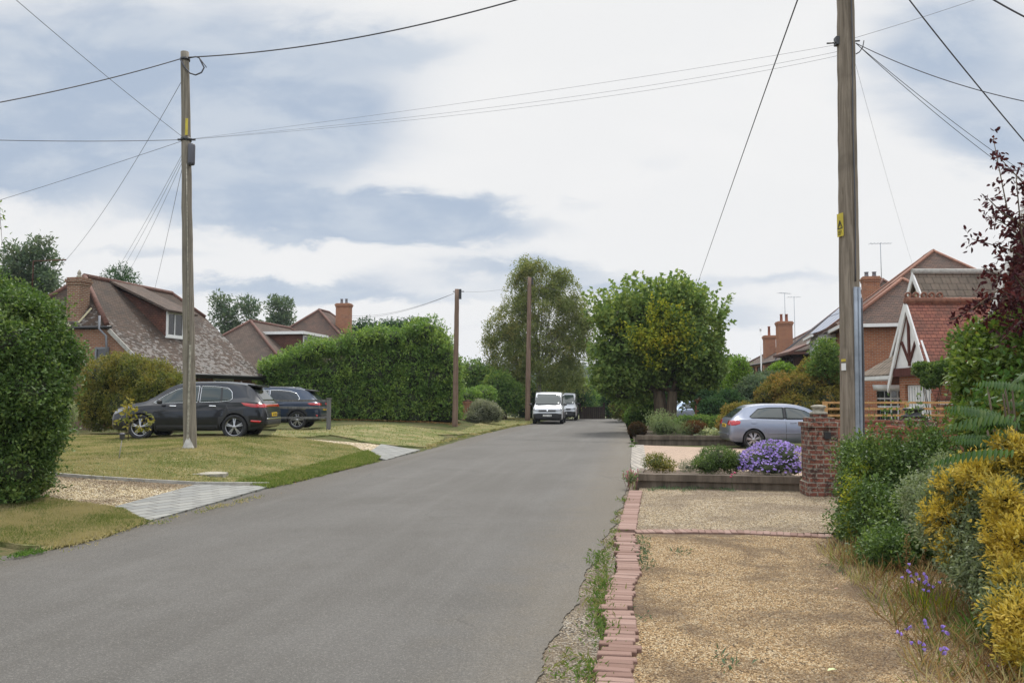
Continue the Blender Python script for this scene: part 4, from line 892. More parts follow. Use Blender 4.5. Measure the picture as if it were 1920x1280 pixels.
g.beam(cs+nn+M_ @ Vector((.0, 0, -.02)), cs+nn+M_ @ Vector((.0, 0, .03)), .01, .004, M_ @ Vector((0, 1, 0))); g.build('warning_symbol', M['black'], wp)
plate(t2, inr(onr(688))+Vector((-.14, -.10, 0)), .09, .10, 'white', 'number_tag', a_); plate(t2, inr(onr(676))+Vector((-.145, -.105, 0)), .09, .035, 'yellow', 'number_tag', a_)
g = Geo(); c = inr(onr(75)); g.box((c.x-.16, c.y-.05, c.z-.05), (c.x-.11, c.y+.05, c.z+.07)); g.tube([c+Vector((-.28, 0, -.02)), c+Vector((.2, 0, .02))], .012, 6)
g.tube([c+Vector(p) for p in ((.12, -.05, -.2), (.17, -.05, -.17), (.22, -.05, -.10), (.24, -.05, .0))], .008, 6); g.build('bracket', M['gutter'], t2)

# pole by the hedge, pole behind the vans
def far_pole(px, pyt, D, pyb, label, r, mat, seed):
    b = at(px, pyb, D); b.z = H(b.x, D); tt = at(px+4, pyt, D); t = thing('utility_pole', label, 'pole', b)
    wobble_pole(Vector((0, 0, 0)), tt-b, r, r*.72, 12, 16, seed, .01).build('pole', M[mat], t)
    g = Geo(); q = tt-b; g.beam(q+Vector((-.05, 0, -.25)), q+Vector((.22, 0, -.25)), .08, .5); g.beam(q+Vector((-.2, 0, -.12)), q+Vector((.35, 0, -.12)), .05, .04); g.build('bracket', M['gutter'], t)
    return b, tt
p3b, p3t = far_pole(853, 542, 41.0, 796, 'wooden utility pole at the right end of the laurel hedge', .15, 'poleb', 7)
p4b, p4t = far_pole(989, 520, 57.0, 783, 'tall brown utility pole in front of the birch behind the vans', .19, 'poleb', 8)
# flag-like slim pole by the far house
g = Geo(); b = at(1428, 720, 52); b.z = 0; g.tube([b, Vector((b.x, 52, at(1428, 617, 52).z))], .045, 8); g.tube([Vector((b.x, 52, at(1428, 620, 52).z)), Vector((b.x, 52, at(1428, 614, 52).z))], .06, 8)
tag(g.build('white_mast', M['white'], origin=b), 'slim white pole standing in front of the farthest brick house', 'pole')

L1_ = onpole(108); mid = onpole(262)
wire(thru(L1_, at(640, 76, 17), at(1010, -12, 14.2)), .020, 'thick twisted cable rising from the left pole top across the road', twist=True)
wire(thru(L1_, at(-60, 203, 15), at(-1100, 330, 8)), .017, 'thick twisted cable leaving the left pole top to the left edge', twist=True)
wire(sag(mid, at(-1100, 190, 11), .22), .010, 'thin wire running nearly level from left pole to left edge')
wire(sag(mid, at(-600, -560, 7), .12), .007, 'thin wire climbing steeply from left pole to the top left corner')
wire(sag(mid, at(-700, 560, 26), .25), .007, 'faint wire sloping down left from the left pole bracket')
wire(sag(onpole(140), at(104, 508, 36), .45), .008, 'single wire dropping steeply left from just below the pole top')
for k, (x_, y_, lb) in enumerate(((205, 520, 'leftmost of the three faint drop wires down to the bungalow'), (215, 520, 'middle one of the three faint drop wires down to the bungalow'), (236, 512, 'rightmost of the three faint drop wires down to the bungalow'))):
    wire(sag(onpole(275+6*k), at(x_, y_+8, 36+k*.3), .12), .006, lb)
wire(sag(onpole(278), at(289, 546, 39.6), .12), .008, 'drop wire from the left pole to the bungalow dormer roof')
rm = onr(77)
for k, (my, mx_, lb) in enumerate(((213, 790, 'upper thin wire from the left pole bracket across the road'), (238, 790, 'middle thin wire from the left pole bracket across the road'), (242, 800, 'lowest thin wire from the left pole bracket across the road'))):
    wire(thru(mid, at([962, 966, 970][k], [180, 196, 203][k], 15.5), rm+Vector((0, 0, [.0, -.1, -.16][k]))), .0032, lb)
wire(thru(at(1305, 540, 60), at(1400, 268, 22), at(1520, -60, 11)), .016, 'dark twisted cable hanging steeply over the right side of the road', twist=True)
rr = onr(77)+Vector((.14, 0, 0))
wire(sag(rr, at(1990, 203, 10), .12), .009, 'blue wire from right pole passing above the purple tree')
wire(sag(rr, at(1980, 362, 15), .10), .007, 'upper one of the paired wires sloping from right pole to the purple tree')
wire(sag(rr, at(1975, 376, 15), .12), .007, 'lower one of the paired wires sloping from right pole to the purple tree')
wire(sag(onr(110)+Vector((.12, 0, 0)), at(1716, 512, 28.5), .1), .003, 'faint short wire falling from the right pole toward the houses')
wire(thru(at(1690, -20, 9), at(1800, 120, 9.5), at(1950, 300, 10.5)), .011, 'dark wire crossing the top right corner downward', twist=True)
wire(sag(at(1830, -20, 8), at(1980, 60, 8), .02), .012, 'short dark wire cutting the extreme top right corner')
wire(sag(onr(72), at(1900, -25, 12), .02), .004, 'pale thin wire rising to the top edge right of the pole')
for k, (x_, y_) in enumerate(((705, 590), (722, 594))): wire(sag(p3t+Vector((0, 0, -.15)), at(640, 590+4*k, 66), .5), .010, ['upper wire dropping left from the pole beside the laurel hedge', 'lower wire dropping left from the pole beside the laurel hedge'][k])
wire(sag(p4t+Vector((0, 0, -.4)), at(1180, 562, 52), .2), .012, 'wire between the brown pole and the broad green tree')
wire(sag(p3t+Vector((0, 0, -.1)), p4t+Vector((0, 0, -.2)), .3), .008, 'wire between the hedge pole and the tall brown pole')
# ================================================================== PLANTS
def unit(a): return a/np.maximum(np.linalg.norm(a, axis=-1, keepdims=True), 1e-9)
def leaves(P, A, N, L, Wd, fold=.12, curl=.1, kind='rhomb'):
    """P base, A axis, N rough normal, L length, Wd width arrays"""
    A = unit(A); B = unit(np.cross(A, N)); N = np.cross(B, A); L = L[:, None]; Wd = Wd[:, None]
    if kind == 'rhomb':
        T = np.stack([P, P+A*L*.45+B*Wd*.5+N*Wd*fold, P+A*L-N*L*curl, P+A*L*.45-B*Wd*.5+N*Wd*fold], 1)
        F = np.array([(0, 1, 2), (0, 2, 3)])
    else:   # long oval with a midrib
        T = np.stack([P, P+A*L*.3+B*Wd*.42+N*Wd*fold, P+A*L*.68+B*Wd*.40+N*Wd*fold-N*L*curl*.4, P+A*L-N*L*curl, P+A*L*.68-B*Wd*.40+N*Wd*fold-N*L*curl*.4, P+A*L*.3-B*Wd*.42+N*Wd*fold, P+A*L*.5-N*L*curl*.15], 1)
        F = np.array([(0, 1, 6), (1, 2, 6), (2, 3, 6), (3, 4, 6), (4, 5, 6), (5, 0, 6)])
    n, k = T.shape[:2]; return T.reshape(-1, 3), (F[None]+np.arange(n)[:, None, None]*k).reshape(-1, 3)
def join(parts):
    Vs, Fs, b = [], [], 0
    for v_, f_ in parts: Vs.append(v_); Fs.append(f_+b); b += len(v_)
    return np.concatenate(Vs), np.concatenate(Fs)
def shoot_leaves(rg, O, D, SL, per, ls, ratio=.5, droop=0.0, splay=.8, jit=.02, kind='rhomb', upn=.6, t0=.1, lsvar=.3):
    """leaves along shoots"""
    n = len(O); t = rg.uniform(t0, 1, (n, per)); t[:, 0] = 1.0
    P = O[:, None]+D[:, None]*(t*SL[:, None])[..., None]; P[..., 2] -= droop*(t*SL[:, None])**2
    P = P+rg.normal(0, jit, P.shape)
    Dd = D[:, None].repeat(per, 1).copy(); Dd[..., 2] -= 2*droop*t*SL[:, None]
    rnd = unit(rg.normal(0, 1, P.shape)); A = unit(unit(Dd)*(1-.45*splay)+rnd*splay)
    N = rg.normal(0, .55, P.shape); N[..., 2] += upn; N += unit(Dd)*.2
    L = ls*rg.uniform(1-lsvar, 1+lsvar, n*per)
    return leaves(P.reshape(-1, 3), A.reshape(-1, 3), N.reshape(-1, 3), L, L*ratio, kind=kind)
def clump_points(rg, clumps, n, inner=.35, inside_cut=.8, zmin=-9):
    C = np.array(clumps, float); ar = (C[:, 3]*C[:, 4]*C[:, 5])**(2/3); k = rg.choice(len(C), int(n*1.8), p=ar/ar.sum())
    d = unit(rg.normal(0, 1, (len(k), 3))); rr = 1-inner*rg.random(len(k))**1.6
    P = C[k, :3]+d*C[k, 3:6]*rr[:, None]; Nn = unit(d/C[k, 3:6]); keep = P[:, 2] > zmin
    for j in range(len(C)):
        q = ((P-C[j, :3])/C[j, 3:6]); keep &= ~((np.linalg.norm(q, axis=1) < inside_cut*.82) & (k != j))
    P, Nn = P[keep][:n], Nn[keep][:n]; return P, Nn
def subclumps(clumps, per, rr, seed, sq=1.0):
    rg = np.random.default_rng(seed); out = []
    for c in clumps:
        vol = (c[3]*c[4]*c[5])**(1/3); m_ = max(4, int(per*(vol/1.5)**2))
        d = unit(rg.normal(0, 1, (m_, 3))); q = rg.uniform(.62, 1.0, m_)
        for i in range(m_): r_ = rr*rg.uniform(.6, 1.35); out.append((c[0]+d[i, 0]*c[3]*q[i], c[1]+d[i, 1]*c[4]*q[i], c[2]+d[i, 2]*c[5]*q[i], r_, r_, r_*sq))
    return out
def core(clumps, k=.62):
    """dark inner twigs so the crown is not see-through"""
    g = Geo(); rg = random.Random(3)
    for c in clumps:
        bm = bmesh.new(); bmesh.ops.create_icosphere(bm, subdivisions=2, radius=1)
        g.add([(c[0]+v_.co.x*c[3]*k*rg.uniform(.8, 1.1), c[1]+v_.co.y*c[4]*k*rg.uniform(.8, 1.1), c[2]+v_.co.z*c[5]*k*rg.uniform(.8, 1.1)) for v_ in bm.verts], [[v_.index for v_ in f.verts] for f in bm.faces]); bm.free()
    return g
def shift(V, o): return V-np.array(o, np.float32)
def plant(name, label, cat, clumps, n, per, ls, mat, seed=1, group=None, base=None, SL=(.1, .25), bias=(0, 0, .3), spread=.5, droop=0.0, splay=.8,
          ratio=.5, inner=.35, corek=.62, kind='rhomb', stems=0, stemr=.012, stemmat='bark', upn=.6, jit=.02, zmin=None, extra=None, leafname='foliage', cut=.8, sub=None):
    rg = np.random.default_rng(seed); C = np.array(clumps, float)
    if base is None: base = (float(C[0, 0]), float(C[0, 1]), H(C[0, 0], C[0, 1]))
    gz = base[2]
    t = thing(name, label, cat, base, 0, group)
    O, Nn = clump_points(rg, subclumps(clumps, sub[0], sub[1], seed+1, .85) if sub else clumps, n, inner, 0 if sub else cut, zmin=(gz-.05 if zmin is None else zmin))
    D = unit(Nn*(1-spread)+np.array(bias)+rg.normal(0, spread*.6, Nn.shape)); S = rg.uniform(*SL, len(O))
    parts = [shoot_leaves(rg, O-D*S[:, None]*.4, D, S, per, ls, ratio, droop, splay, jit, kind, upn)]
    if sub:      # inner layer of leaves over the twigs, so hollows show leaves too
        kk = min(.92, corek+.10); cc = [(*c[:3], c[3]*kk, c[4]*kk, c[5]*kk) for c in clumps]; O2, N2 = clump_points(rg, cc, int(n*.75), .12, .9, zmin=gz-.05); D2 = unit(N2*.6+np.array(bias)*.5+rg.normal(0, .4, N2.shape)); parts.append(shoot_leaves(rg, O2, D2, rg.uniform(SL[0]*.5, SL[1]*.6, len(O2)), per, ls, ratio, droop, splay, jit, kind, upn))
    if extra: parts += extra(rg)
    V, F = join(parts); V[:, 2] = np.maximum(V[:, 2], gz+.0)
    np_mesh(leafname, shift(V, base), F, M[mat], t)
    if corek:
        g = core([(c[0]-base[0], c[1]-base[1], c[2]-base[2], *c[3:6]) for c in clumps], corek); g.build('inner_twigs', M['twig'], t)
    if stems:
        g = Geo(); rr = random.Random(seed); k_ = rg.choice(len(O), min(stems, len(O)), replace=False); b = Vector(base)
        for i in k_:
            e_ = Vector(O[i])-b; s0 = Vector((rr.uniform(-.3, .3)*C[0, 3], rr.uniform(-.3, .3)*C[0, 4], -.05)); md = s0.lerp(e_, .5)+Vector((0, 0, .15*e_.length)); g.tube([s0, md, e_], [stemr*1.6, stemr, stemr*.5], 5)
        g.build('stems', M[stemmat], t)
    return t
def boxclumps(x0, x1, y0, y1, z0, z1, r, seed, topvar=.25, step=1.15):
    """lumpy hedge: ellipsoids packed over the outside of a box"""
    rg = random.Random(seed); out = []; nx, ny, nz = [max(2, int(round((b-a-2*r)/(r*step)))+1) for a, b in ((x0, x1), (y0, y1), (z0, z1))]
    for i in range(nx):
        for j in range(ny):
            for k in range(nz):
                if 0 < i < nx-1 and 0 < j < ny-1 and k < nz-1: continue
                p = [a+r+(b-a-2*r)*q/(m_-1) for a, b, q, m_ in ((x0, x1, i, nx), (y0, y1, j, ny), (z0, z1, k, nz))]
                rr = r*rg.uniform(.85, 1.3); p = [c+rg.uniform(-.22, .22)*r for c in p]
                if k == nz-1: p[2] += rg.uniform(-topvar, topvar)
                out.append((*p, rr*rg.uniform(.95, 1.25), rr, rr*rg.uniform(.9, 1.15)))
    return out
def cl(px, py, D, rx, ry, rd=None):
    p = at(px, py, D); k = D/FPX; return (p.x, p.y, p.z, rx*k, (rd if rd else rx*k), ry*k)

# materials
M['lf_hedgeL'] = leafmat('glossy_hedge_leaf', [(0.038, 0.076, 0.020), (0.071, 0.134, 0.031), (0.140, 0.217, 0.058)], tint=(0.217, 0.268, 0.071), tscale=2.2, tlo=.52, thi=.68, tamt=.5, gloss=.5, clump=.5)
M['lf_laurel'] = leafmat('laurel_leaf', [(0.078, 0.147, 0.036), (0.129, 0.234, 0.050), (0.224, 0.341, 0.071)], tint=(0.327, 0.420, 0.089), tscale=.8, tlo=.48, thi=.66, tamt=.55, gloss=.5)
M['lf_shrub'] = leafmat('olive_bronze_leaf', [(0.068, 0.090, 0.021), (0.128, 0.150, 0.030), (0.210, 0.225, 0.045)], tint=(0.300, 0.225, 0.053), tscale=1.2, tlo=.46, thi=.62, tamt=.6, gloss=.35)
M['lf_birch'] = leafmat('birch_leaf', [(0.131, 0.168, 0.055), (0.198, 0.239, 0.076), (0.290, 0.306, 0.116)], tint=(0.337, 0.244, 0.076), tscale=.45, tlo=.54, thi=.7, tamt=.5, gloss=.2, trans=.4)
M['lf_lime'] = leafmat('broad_tree_leaf', [(0.100, 0.167, 0.049), (0.161, 0.243, 0.064), (0.262, 0.341, 0.093)], tint=(0.345, 0.375, 0.093), tscale=.5, tlo=.52, thi=.72, tamt=.45, gloss=.35, trans=.38)
M['lf_yellowlime'] = leafmat('yellowing_leaf', [(.11, .17, .025), (.24, .27, .03), (.40, .38, .04)], tint=(.50, .38, .03), tscale=1.0, tlo=.55, thi=.7, tamt=.5, gloss=.3, trans=.4)
M['lf_dark'] = leafmat('dark_evergreen_leaf', [(0.025, 0.066, 0.030), (0.044, 0.095, 0.038), (0.078, 0.138, 0.052)], gloss=.3)
M['lf_mid'] = leafmat('mid_green_leaf', [(0.065, 0.130, 0.032), (0.114, 0.194, 0.049), (0.179, 0.276, 0.073)], tint=(0.259, 0.308, 0.065), tscale=.6, gloss=.3)
M['lf_bright'] = leafmat('bright_green_leaf', [(0.096, 0.180, 0.024), (0.144, 0.252, 0.030), (0.228, 0.348, 0.048)], gloss=.35)
M['lf_euc'] = leafmat('grey_green_leaf', [(0.062, 0.103, 0.062), (0.103, 0.152, 0.090), (0.166, 0.221, 0.138)], tint=(0.166, 0.124, 0.068), tscale=.7, tamt=.35, gloss=.3)
M['lf_acer'] = leafmat('turning_maple_leaf', [(.10, .11, .028), (.18, .165, .038), (.29, .23, .06)], tint=(.34, .17, .06), tscale=.8, tlo=.5, thi=.66, tamt=.55, gloss=.2)
M['lf_heather'] = leafmat('heather_leaf', [(0.070, 0.035, 0.018), (0.110, 0.050, 0.022), (0.170, 0.075, 0.030)], tint=(0.070, 0.080, 0.025), tscale=2, tamt=.5, gloss=.2)
M['lf_darkred'] = leafmat('dark_red_box_leaf', [(0.035, 0.028, 0.014), (0.060, 0.040, 0.018), (0.100, 0.050, 0.025)], gloss=.3)
M['lf_lav'] = leafmat('silver_green_leaf', [(0.120, 0.170, 0.080), (0.190, 0.250, 0.120), (0.290, 0.340, 0.180)], gloss=.2)
M['lf_grey'] = leafmat('grey_felted_leaf', [(0.170, 0.190, 0.130), (0.260, 0.270, 0.200), (0.360, 0.360, 0.290)], tint=(0.150, 0.170, 0.090), tscale=1.5, gloss=.1)
M['lf_varieg'] = leafmat('variegated_leaf', [(0.200, 0.250, 0.130), (0.340, 0.380, 0.220), (0.500, 0.500, 0.340)], tint=(0.120, 0.170, 0.060), tscale=3, gloss=.3)
M['lf_privet'] = leafmat('privet_leaf', [(0.044, 0.083, 0.023), (0.081, 0.140, 0.034), (0.143, 0.221, 0.052)], tint=(0.195, 0.260, 0.052), tscale=1.6, tlo=.52, thi=.68, tamt=.6, gloss=.7)
M['lf_yeuon'] = leafmat('golden_leaf', [(0.396, 0.292, 0.039), (0.558, 0.413, 0.061), (0.648, 0.499, 0.143)], tint=(0.234, 0.241, 0.066), tscale=3, tlo=.52, thi=.66, tamt=.5, gloss=.3, trans=.35)
M['lf_veuon'] = leafmat('silver_edged_leaf', [(0.100, 0.140, 0.060), (0.200, 0.250, 0.130), (0.360, 0.390, 0.260)], tint=(0.060, 0.100, 0.030), tscale=2.5, tamt=.6, gloss=.35)
M['lf_sumac'] = leafmat('sumac_leaflet', [(0.030, 0.071, 0.019), (0.046, 0.100, 0.025), (0.071, 0.131, 0.030)], tint=(0.120, 0.131, 0.027), tscale=1.2, tlo=.6, thi=.75, tamt=.5, gloss=.35)
M['lf_purple'] = leafmat('purple_leaf', [(.028, .008, .012), (.055, .014, .02), (.095, .024, .03)], tint=(.12, .025, .02), tscale=1.5, tamt=.5, gloss=.3, trans=.25)
M['lf_vib'] = leafmat('berry_shrub_leaf', [(0.069, 0.127, 0.029), (0.115, 0.180, 0.034), (0.184, 0.244, 0.057)], tint=(0.299, 0.180, 0.046), tscale=1.4, tlo=.58, thi=.7, tamt=.6, gloss=.4)
M['fl_purple'] = leafmat('lilac_petal', [(0.300, 0.200, 0.620), (0.420, 0.300, 0.750), (0.580, 0.460, 0.860)], gloss=.1)
M['fl_violet'] = leafmat('violet_bell', [(0.250, 0.160, 0.620), (0.350, 0.240, 0.750), (0.480, 0.360, 0.850)], gloss=.1)
M['fl_red'] = leafmat('crimson_berry', [(0.220, 0.015, 0.020), (0.320, 0.020, 0.030), (0.420, 0.030, 0.050)], gloss=.4)
M['straw'] = leafmat('dry_stalk', [(0.140, 0.075, 0.035), (0.240, 0.140, 0.065), (0.360, 0.260, 0.130)], gloss=.1)
M['grassblade'] = leafmat('grass_blade', [(.10, .145, .035), (.18, .205, .06), (.33, .29, .15)], tint=(.40, .335, .19), tscale=.9, tlo=.40, thi=.56, tamt=.9, gloss=.15, trans=.4)
M['vergeblade'] = leafmat('verge_blade', [(.07, .13, .028), (.12, .19, .045), (.20, .24, .08)], tint=(.24, .20, .09), tscale=3, tlo=.5, thi=.62, tamt=.7, gloss=.15)
M['greenblade'] = leafmat('green_blade', [(.085, .14, .03), (.14, .20, .045), (.24, .26, .09)], tint=(.30, .27, .12), tscale=1.2, tamt=.7, gloss=.15, trans=.4)
M['weed'] = leafmat('weed_leaf', [(0.056, 0.120, 0.024), (0.088, 0.168, 0.032), (0.136, 0.224, 0.048)], gloss=.3)

# ---- left foreground hedge: clipped, bulging, leaning out at the top
cs = [cl(12, 620, 12.2, 92, 85, .9), cl(-80, 600, 12.4, 110, 100, 1.0), cl(64, 690, 12.0, 56, 75, .8), cl(20, 720, 11.9, 90, 90, .9), cl(-80, 740, 12, 110, 120, 1.), cl(58, 790, 11.9, 44, 70, .7), cl(10, 820, 11.8, 85, 75, .8),
      cl(34, 880, 11.7, 46, 60, .7), cl(-30, 890, 11.7, 70, 70, .8), cl(-20, 575, 12.5, 70, 50, .8), cl(78, 640, 12.2, 40, 40, .6), cl(62, 592, 12.3, 33, 30, .5), cl(40, 740, 11.6, 60, 60, .6), cl(-40, 680, 11.5, 70, 70, .6), cl(90, 735, 12.0, 22, 40, .5),
      cl(15, 650, 11.5, 50, 45, .5), cl(-120, 880, 11.8, 80, 80, .8), cl(18, 935, 11.6, 42, 25, .5), cl(-40, 945, 11.6, 60, 20, .5)]
def hedge_sprays(rg):
    O, Nn = clump_points(rg, cs, 420, .1, .8, zmin=.3); return [shoot_leaves(rg, O, unit(Nn*.7+np.array((0, 0, .5))+rg.normal(0, .25, Nn.shape)), rg.uniform(.15, .42, len(O)), 12, .05, .55, 0, .7, .02, 'oval', .5)]
plant('clipped_hedge', 'tall glossy evergreen hedge bulging in at the left edge of the photo', 'hedge', cs, 15000, 6, .052, 'lf_hedgeL', 21, base=(-7.4, 11.8, H(-7.4, 11.8)), SL=(.08, .24), spread=.45, ratio=.55, kind='oval', corek=.78, inner=.5, sub=(110, .17), stems=30, jit=.025, extra=hedge_sprays)
# ---- laurel hedge
cs = boxclumps(-13.1, -8.0, 42.6, 45.2, .2, 3.25, .6, 3, .2) + boxclumps(-8.6, -2.95, 42.6, 45.2, .2, 4.0, .62, 5, .25) + [cl(x_, y_, 43.4, rx, ry, 1.0) for x_, y_, rx, ry in
     [(800, 625, 26, 24), (770, 640, 30, 26), (820, 655, 28, 36), (700, 632, 30, 16), (740, 636, 24, 18), (640, 655, 30, 18), (600, 655, 26, 18), (565, 668, 28, 14), (842, 690, 18, 30), (785, 618, 14, 16), (520, 690, 24, 18), (505, 705, 20, 24), (670, 640, 20, 16)]]
def laurel_top(rg):
    n = 420; x_ = rg.uniform(500, 856, n); ty = np.interp(x_, [490, 520, 560, 640, 720, 770, 800, 830, 860], [705, 680, 662, 652, 636, 622, 615, 640, 690]); O = np.array([at(a, b+rg.uniform(2, 22), 43.2+rg.uniform(-1, 1.2))[:] for a, b in zip(x_, ty)])
    return [shoot_leaves(rg, O, unit(np.stack([rg.normal(0, .3, n), rg.normal(0, .3, n), np.ones(n)], -1)), rg.uniform(.25, .85, n), 14, .16, .4, 0, .7, .04, 'rhomb', .4)]
plant('laurel_hedge', 'long bright green laurel hedge behind the cars on the left', 'hedge', cs, 17000, 6, .145, 'lf_laurel', 22, base=(-8, 43.9, H(-8, 43.9)), SL=(.2, .5), bias=(0, -.1, .5), spread=.5, ratio=.42, corek=.8, inner=.5, jit=.05, sub=(42, .40), extra=laurel_top)
# shrub in front of the bungalow
cs = [cl(205, 712, 29.3, 48, 42, .9), cl(255, 715, 29.2, 50, 44, .9), cl(300, 735, 29, 50, 40, .9), cl(190, 760, 29, 40, 50, .8), cl(250, 765, 28.8, 60, 45, .9), cl(330, 740, 29, 38, 38, .8), cl(340, 765, 29, 36, 35, .7), cl(225, 690, 29.5, 34, 26, .7), cl(290, 700, 29.5, 40, 18, .7)]
plant('rounded_shrub', 'wide olive and bronze shrub between the dark car and the bungalow', 'shrub', cs, 7000, 6, .075, 'lf_shrub', 23, base=(-13.2, 29.2, H(-13, 29)), SL=(.15, .35), ratio=.45, corek=.8, inner=.5, jit=.03, bias=(0, 0, .5), sub=(60, .22))
cs = [cl(122, 775, 26.5, 17, 24, .35), cl(118, 790, 26.5, 16, 14, .3)]
plant('variegated_shrub', 'small cream variegated shrub beside the left hedge', 'shrub', cs, 1100, 5, .045, 'lf_varieg', 24, SL=(.06, .14), ratio=.5, corek=.75, inner=.2, jit=.02)

# ---- trees
def limbs(g, base, tips, r0, rg, fork=.35, seg=7, wob=.12):
    b = Vector(base); ends = []
    for tp in tips:
        tp = Vector(tp); L = (tp-b).length; s = b + (tp-b)*0; p1 = b.lerp(tp, .33)+Vector((rg.gauss(0, wob), rg.gauss(0, wob), abs(rg.gauss(0, wob))+L*.08)); p2 = b.lerp(tp, .68)+Vector((rg.gauss(0, wob), rg.gauss(0, wob), L*.05))
        g.tube([s, p1, p2, tp], [r0, r0*.7, r0*.42, r0*.15], seg); ends.append((p1, p2, tp))
        for _ in range(3):
            st = p1.lerp(tp, rg.uniform(.0, .7)); e = st+Vector((rg.gauss(0, .3), rg.gauss(0, .3), rg.uniform(.0, .5)))*L*.35; g.tube([st, st.lerp(e, .5)+Vector((0, 0, L*.03)), e], [r0*.35, r0*.22, r0*.08], 5)
    return ends
def tree(name, label, base, th, r0, clumps, n, per, ls, mat, seed, group=None, trunkmat='bark', lean=(0, 0), multi=1, SL=(.3, .8), bias=(0, 0, .2), spread=.5, droop=0.0, splay=.8, ratio=.5, inner=.6, jit=.05, upn=.5, corek=0, extra=None, cut=.7, cat='tree', sub=None):
    rg = np.random.default_rng(seed); rr = random.Random(seed); base = Vector(base); t = thing(name, label, cat, base, 0, group)
    g = Geo(); top = Vector((lean[0], lean[1], th))
    for k in range(multi):
        o = Vector((rr.uniform(-1, 1), rr.uniform(-1, 1), 0))*r0*(.55 if multi > 1 else 0); q = r0*(.62 if multi > 1 else 1)
        tt = top+o*2.2; g.tube([o*1.15+Vector((0, 0, -.3)), o+Vector((0, 0, .12)), o.lerp(tt, .4), tt], [q*1.45, q*1.08, q*.9, q*.72], 12)
        rel = [Vector(c[:3])-base for c in clumps]; rs = rel[k::multi] if multi > 1 else rel
        limbs(g, tt*.97, rs, q*.42, rr)
    g.build('trunk', M[trunkmat], t)
    O, Nn = clump_points(rg, subclumps(clumps, sub[0], sub[1], seed+1, .8) if sub else clumps, n, inner, 0 if sub else cut); D = unit(Nn*(1-spread)+np.array(bias)+rg.normal(0, spread*.6, Nn.shape)); S = rg.uniform(*SL, len(O))
    parts = [shoot_leaves(rg, O-D*S[:, None]*.3, D, S, per, ls, ratio, droop, splay, jit, 'rhomb', upn)]
    if extra: parts += extra(rg)
    V, F = join(parts); np_mesh('crown', shift(V, base), F, M[mat], t)
    if corek: core([(c[0]-base.x, c[1]-base.y, c[2]-base.z, *c[3:6]) for c in clumps], corek).build('inner_twigs', M['twig'], t)
    return t
# silver birch behind the vans
D_ = 62
bc = [cl(*a, rd) for *a, rd in [(1010, 525, D_, 48, 34, 1.4), (1050, 540, D_, 38, 32, 1.3), (975, 545, D_, 32, 28, 1.1), (1020, 570, D_, 60, 30, 1.8), (965, 590, D_, 32, 30, 1.2), (1075, 590, D_, 30, 42, 1.2), (1000, 620, D_, 60, 34, 1.7),
      (945, 640, D_, 34, 34, 1.3), (1060, 650, D_, 42, 44, 1.4), (960, 680, D_, 46, 36, 1.6), (1020, 690, D_, 55, 36, 1.6), (1080, 640, D_, 26, 50, 1.1), (940, 700, D_, 30, 26, 1.2), (1000, 500, D_, 30, 16, 1.0), (1065, 700, D_, 32, 34, 1.3), (985, 655, D_, 40, 30, 1.4), (925, 625, D_, 14, 22, .8), (1095, 615, D_, 12, 40, .6)]]
def birch_strands(rg):
    O, Nn = clump_points(rg, bc, 1700, .25, .6); D = unit(Nn*.4+np.array((0, 0, -.8))); S = rg.uniform(.6, 1.6, len(O))
    return [shoot_leaves(rg, O, D, S, 11, .12, .6, .25, .7, .05, 'rhomb', .2)]
tree('birch_tree', 'tall loose silver birch with drooping olive foliage behind the white vans', (at(1010, 780, D_).x, D_, H(2, D_)), 3.6, .24, bc, 12000, 7, .125, 'lf_birch', 31, trunkmat='barkg', SL=(.25, .7), droop=.5, inner=.9, ratio=.6, extra=birch_strands, jit=.06, bias=(0, 0, -.35), sub=(20, .5))
# broad green tree on the right with upright shoots and a yellowing patch
D_ = 38.5
lc = [cl(*a, rd) for *a, rd in [(1240, 640, D_, 88, 62, 2.2), (1180, 650, D_, 55, 58, 1.5), (1300, 645, D_, 44, 60, 1.5), (1240, 680, D_, 90, 45, 2.1), (1175, 705, D_, 52, 36, 1.5), (1296, 700, D_, 46, 42, 1.5), (1200, 600, D_, 52, 44, 1.6), (1275, 590, D_, 52, 44, 1.6),
      (1160, 600, D_, 32, 34, 1.0), (1308, 600, D_, 28, 36, 1.0), (1150, 660, D_, 30, 34, 1.0), (1330, 665, D_, 16, 38, .8), (1200, 722, D_, 50, 20, 1.3), (1170, 738, D_, 34, 18, 1.0), (1300, 735, D_, 36, 16, 1.0), (1145, 715, D_, 24, 24, .8)]]
def lime_spikes(rg):
    out = []
    for n, (zlo, zhi) in ((105, (590, 545)),):
        a = rg.uniform(1120, 1345, n); base_y = 590+((a-1240)/122.0)**2*45; O = np.array([at(x_, y_, D_+dd)[:] for x_, y_, dd in zip(a, base_y, rg.uniform(-1.6, 1.6, n))])
        D = unit(np.stack([(a-1240)/122*.45+rg.normal(0, .10, n), rg.normal(0, .15, n), np.ones(n)], -1)); S = rg.uniform(.9, 2.1, n)
        out.append(shoot_leaves(rg, O, D, S, 44, .20, .75, 0, .9, .05, 'rhomb', .3))
    n = 90; zz = rg.uniform(600, 740, n); sd_ = np.sign(rg.normal(0, 1, n)); x_ = 1235+sd_*(94+rg.uniform(-8, 8, n)); O = np.array([at(a, b, D_+c)[:] for a, b, c in zip(x_, zz, rg.uniform(-1, 1, n))])
    D = unit(np.stack([sd_*.8, rg.normal(0, .3, n), rg.uniform(.1, .8, n)], -1)); out.append(shoot_leaves(rg, O, D, rg.uniform(.5, 1.0, n), 26, .18, .72, 0, .9, .06, 'rhomb', .3))
    return out
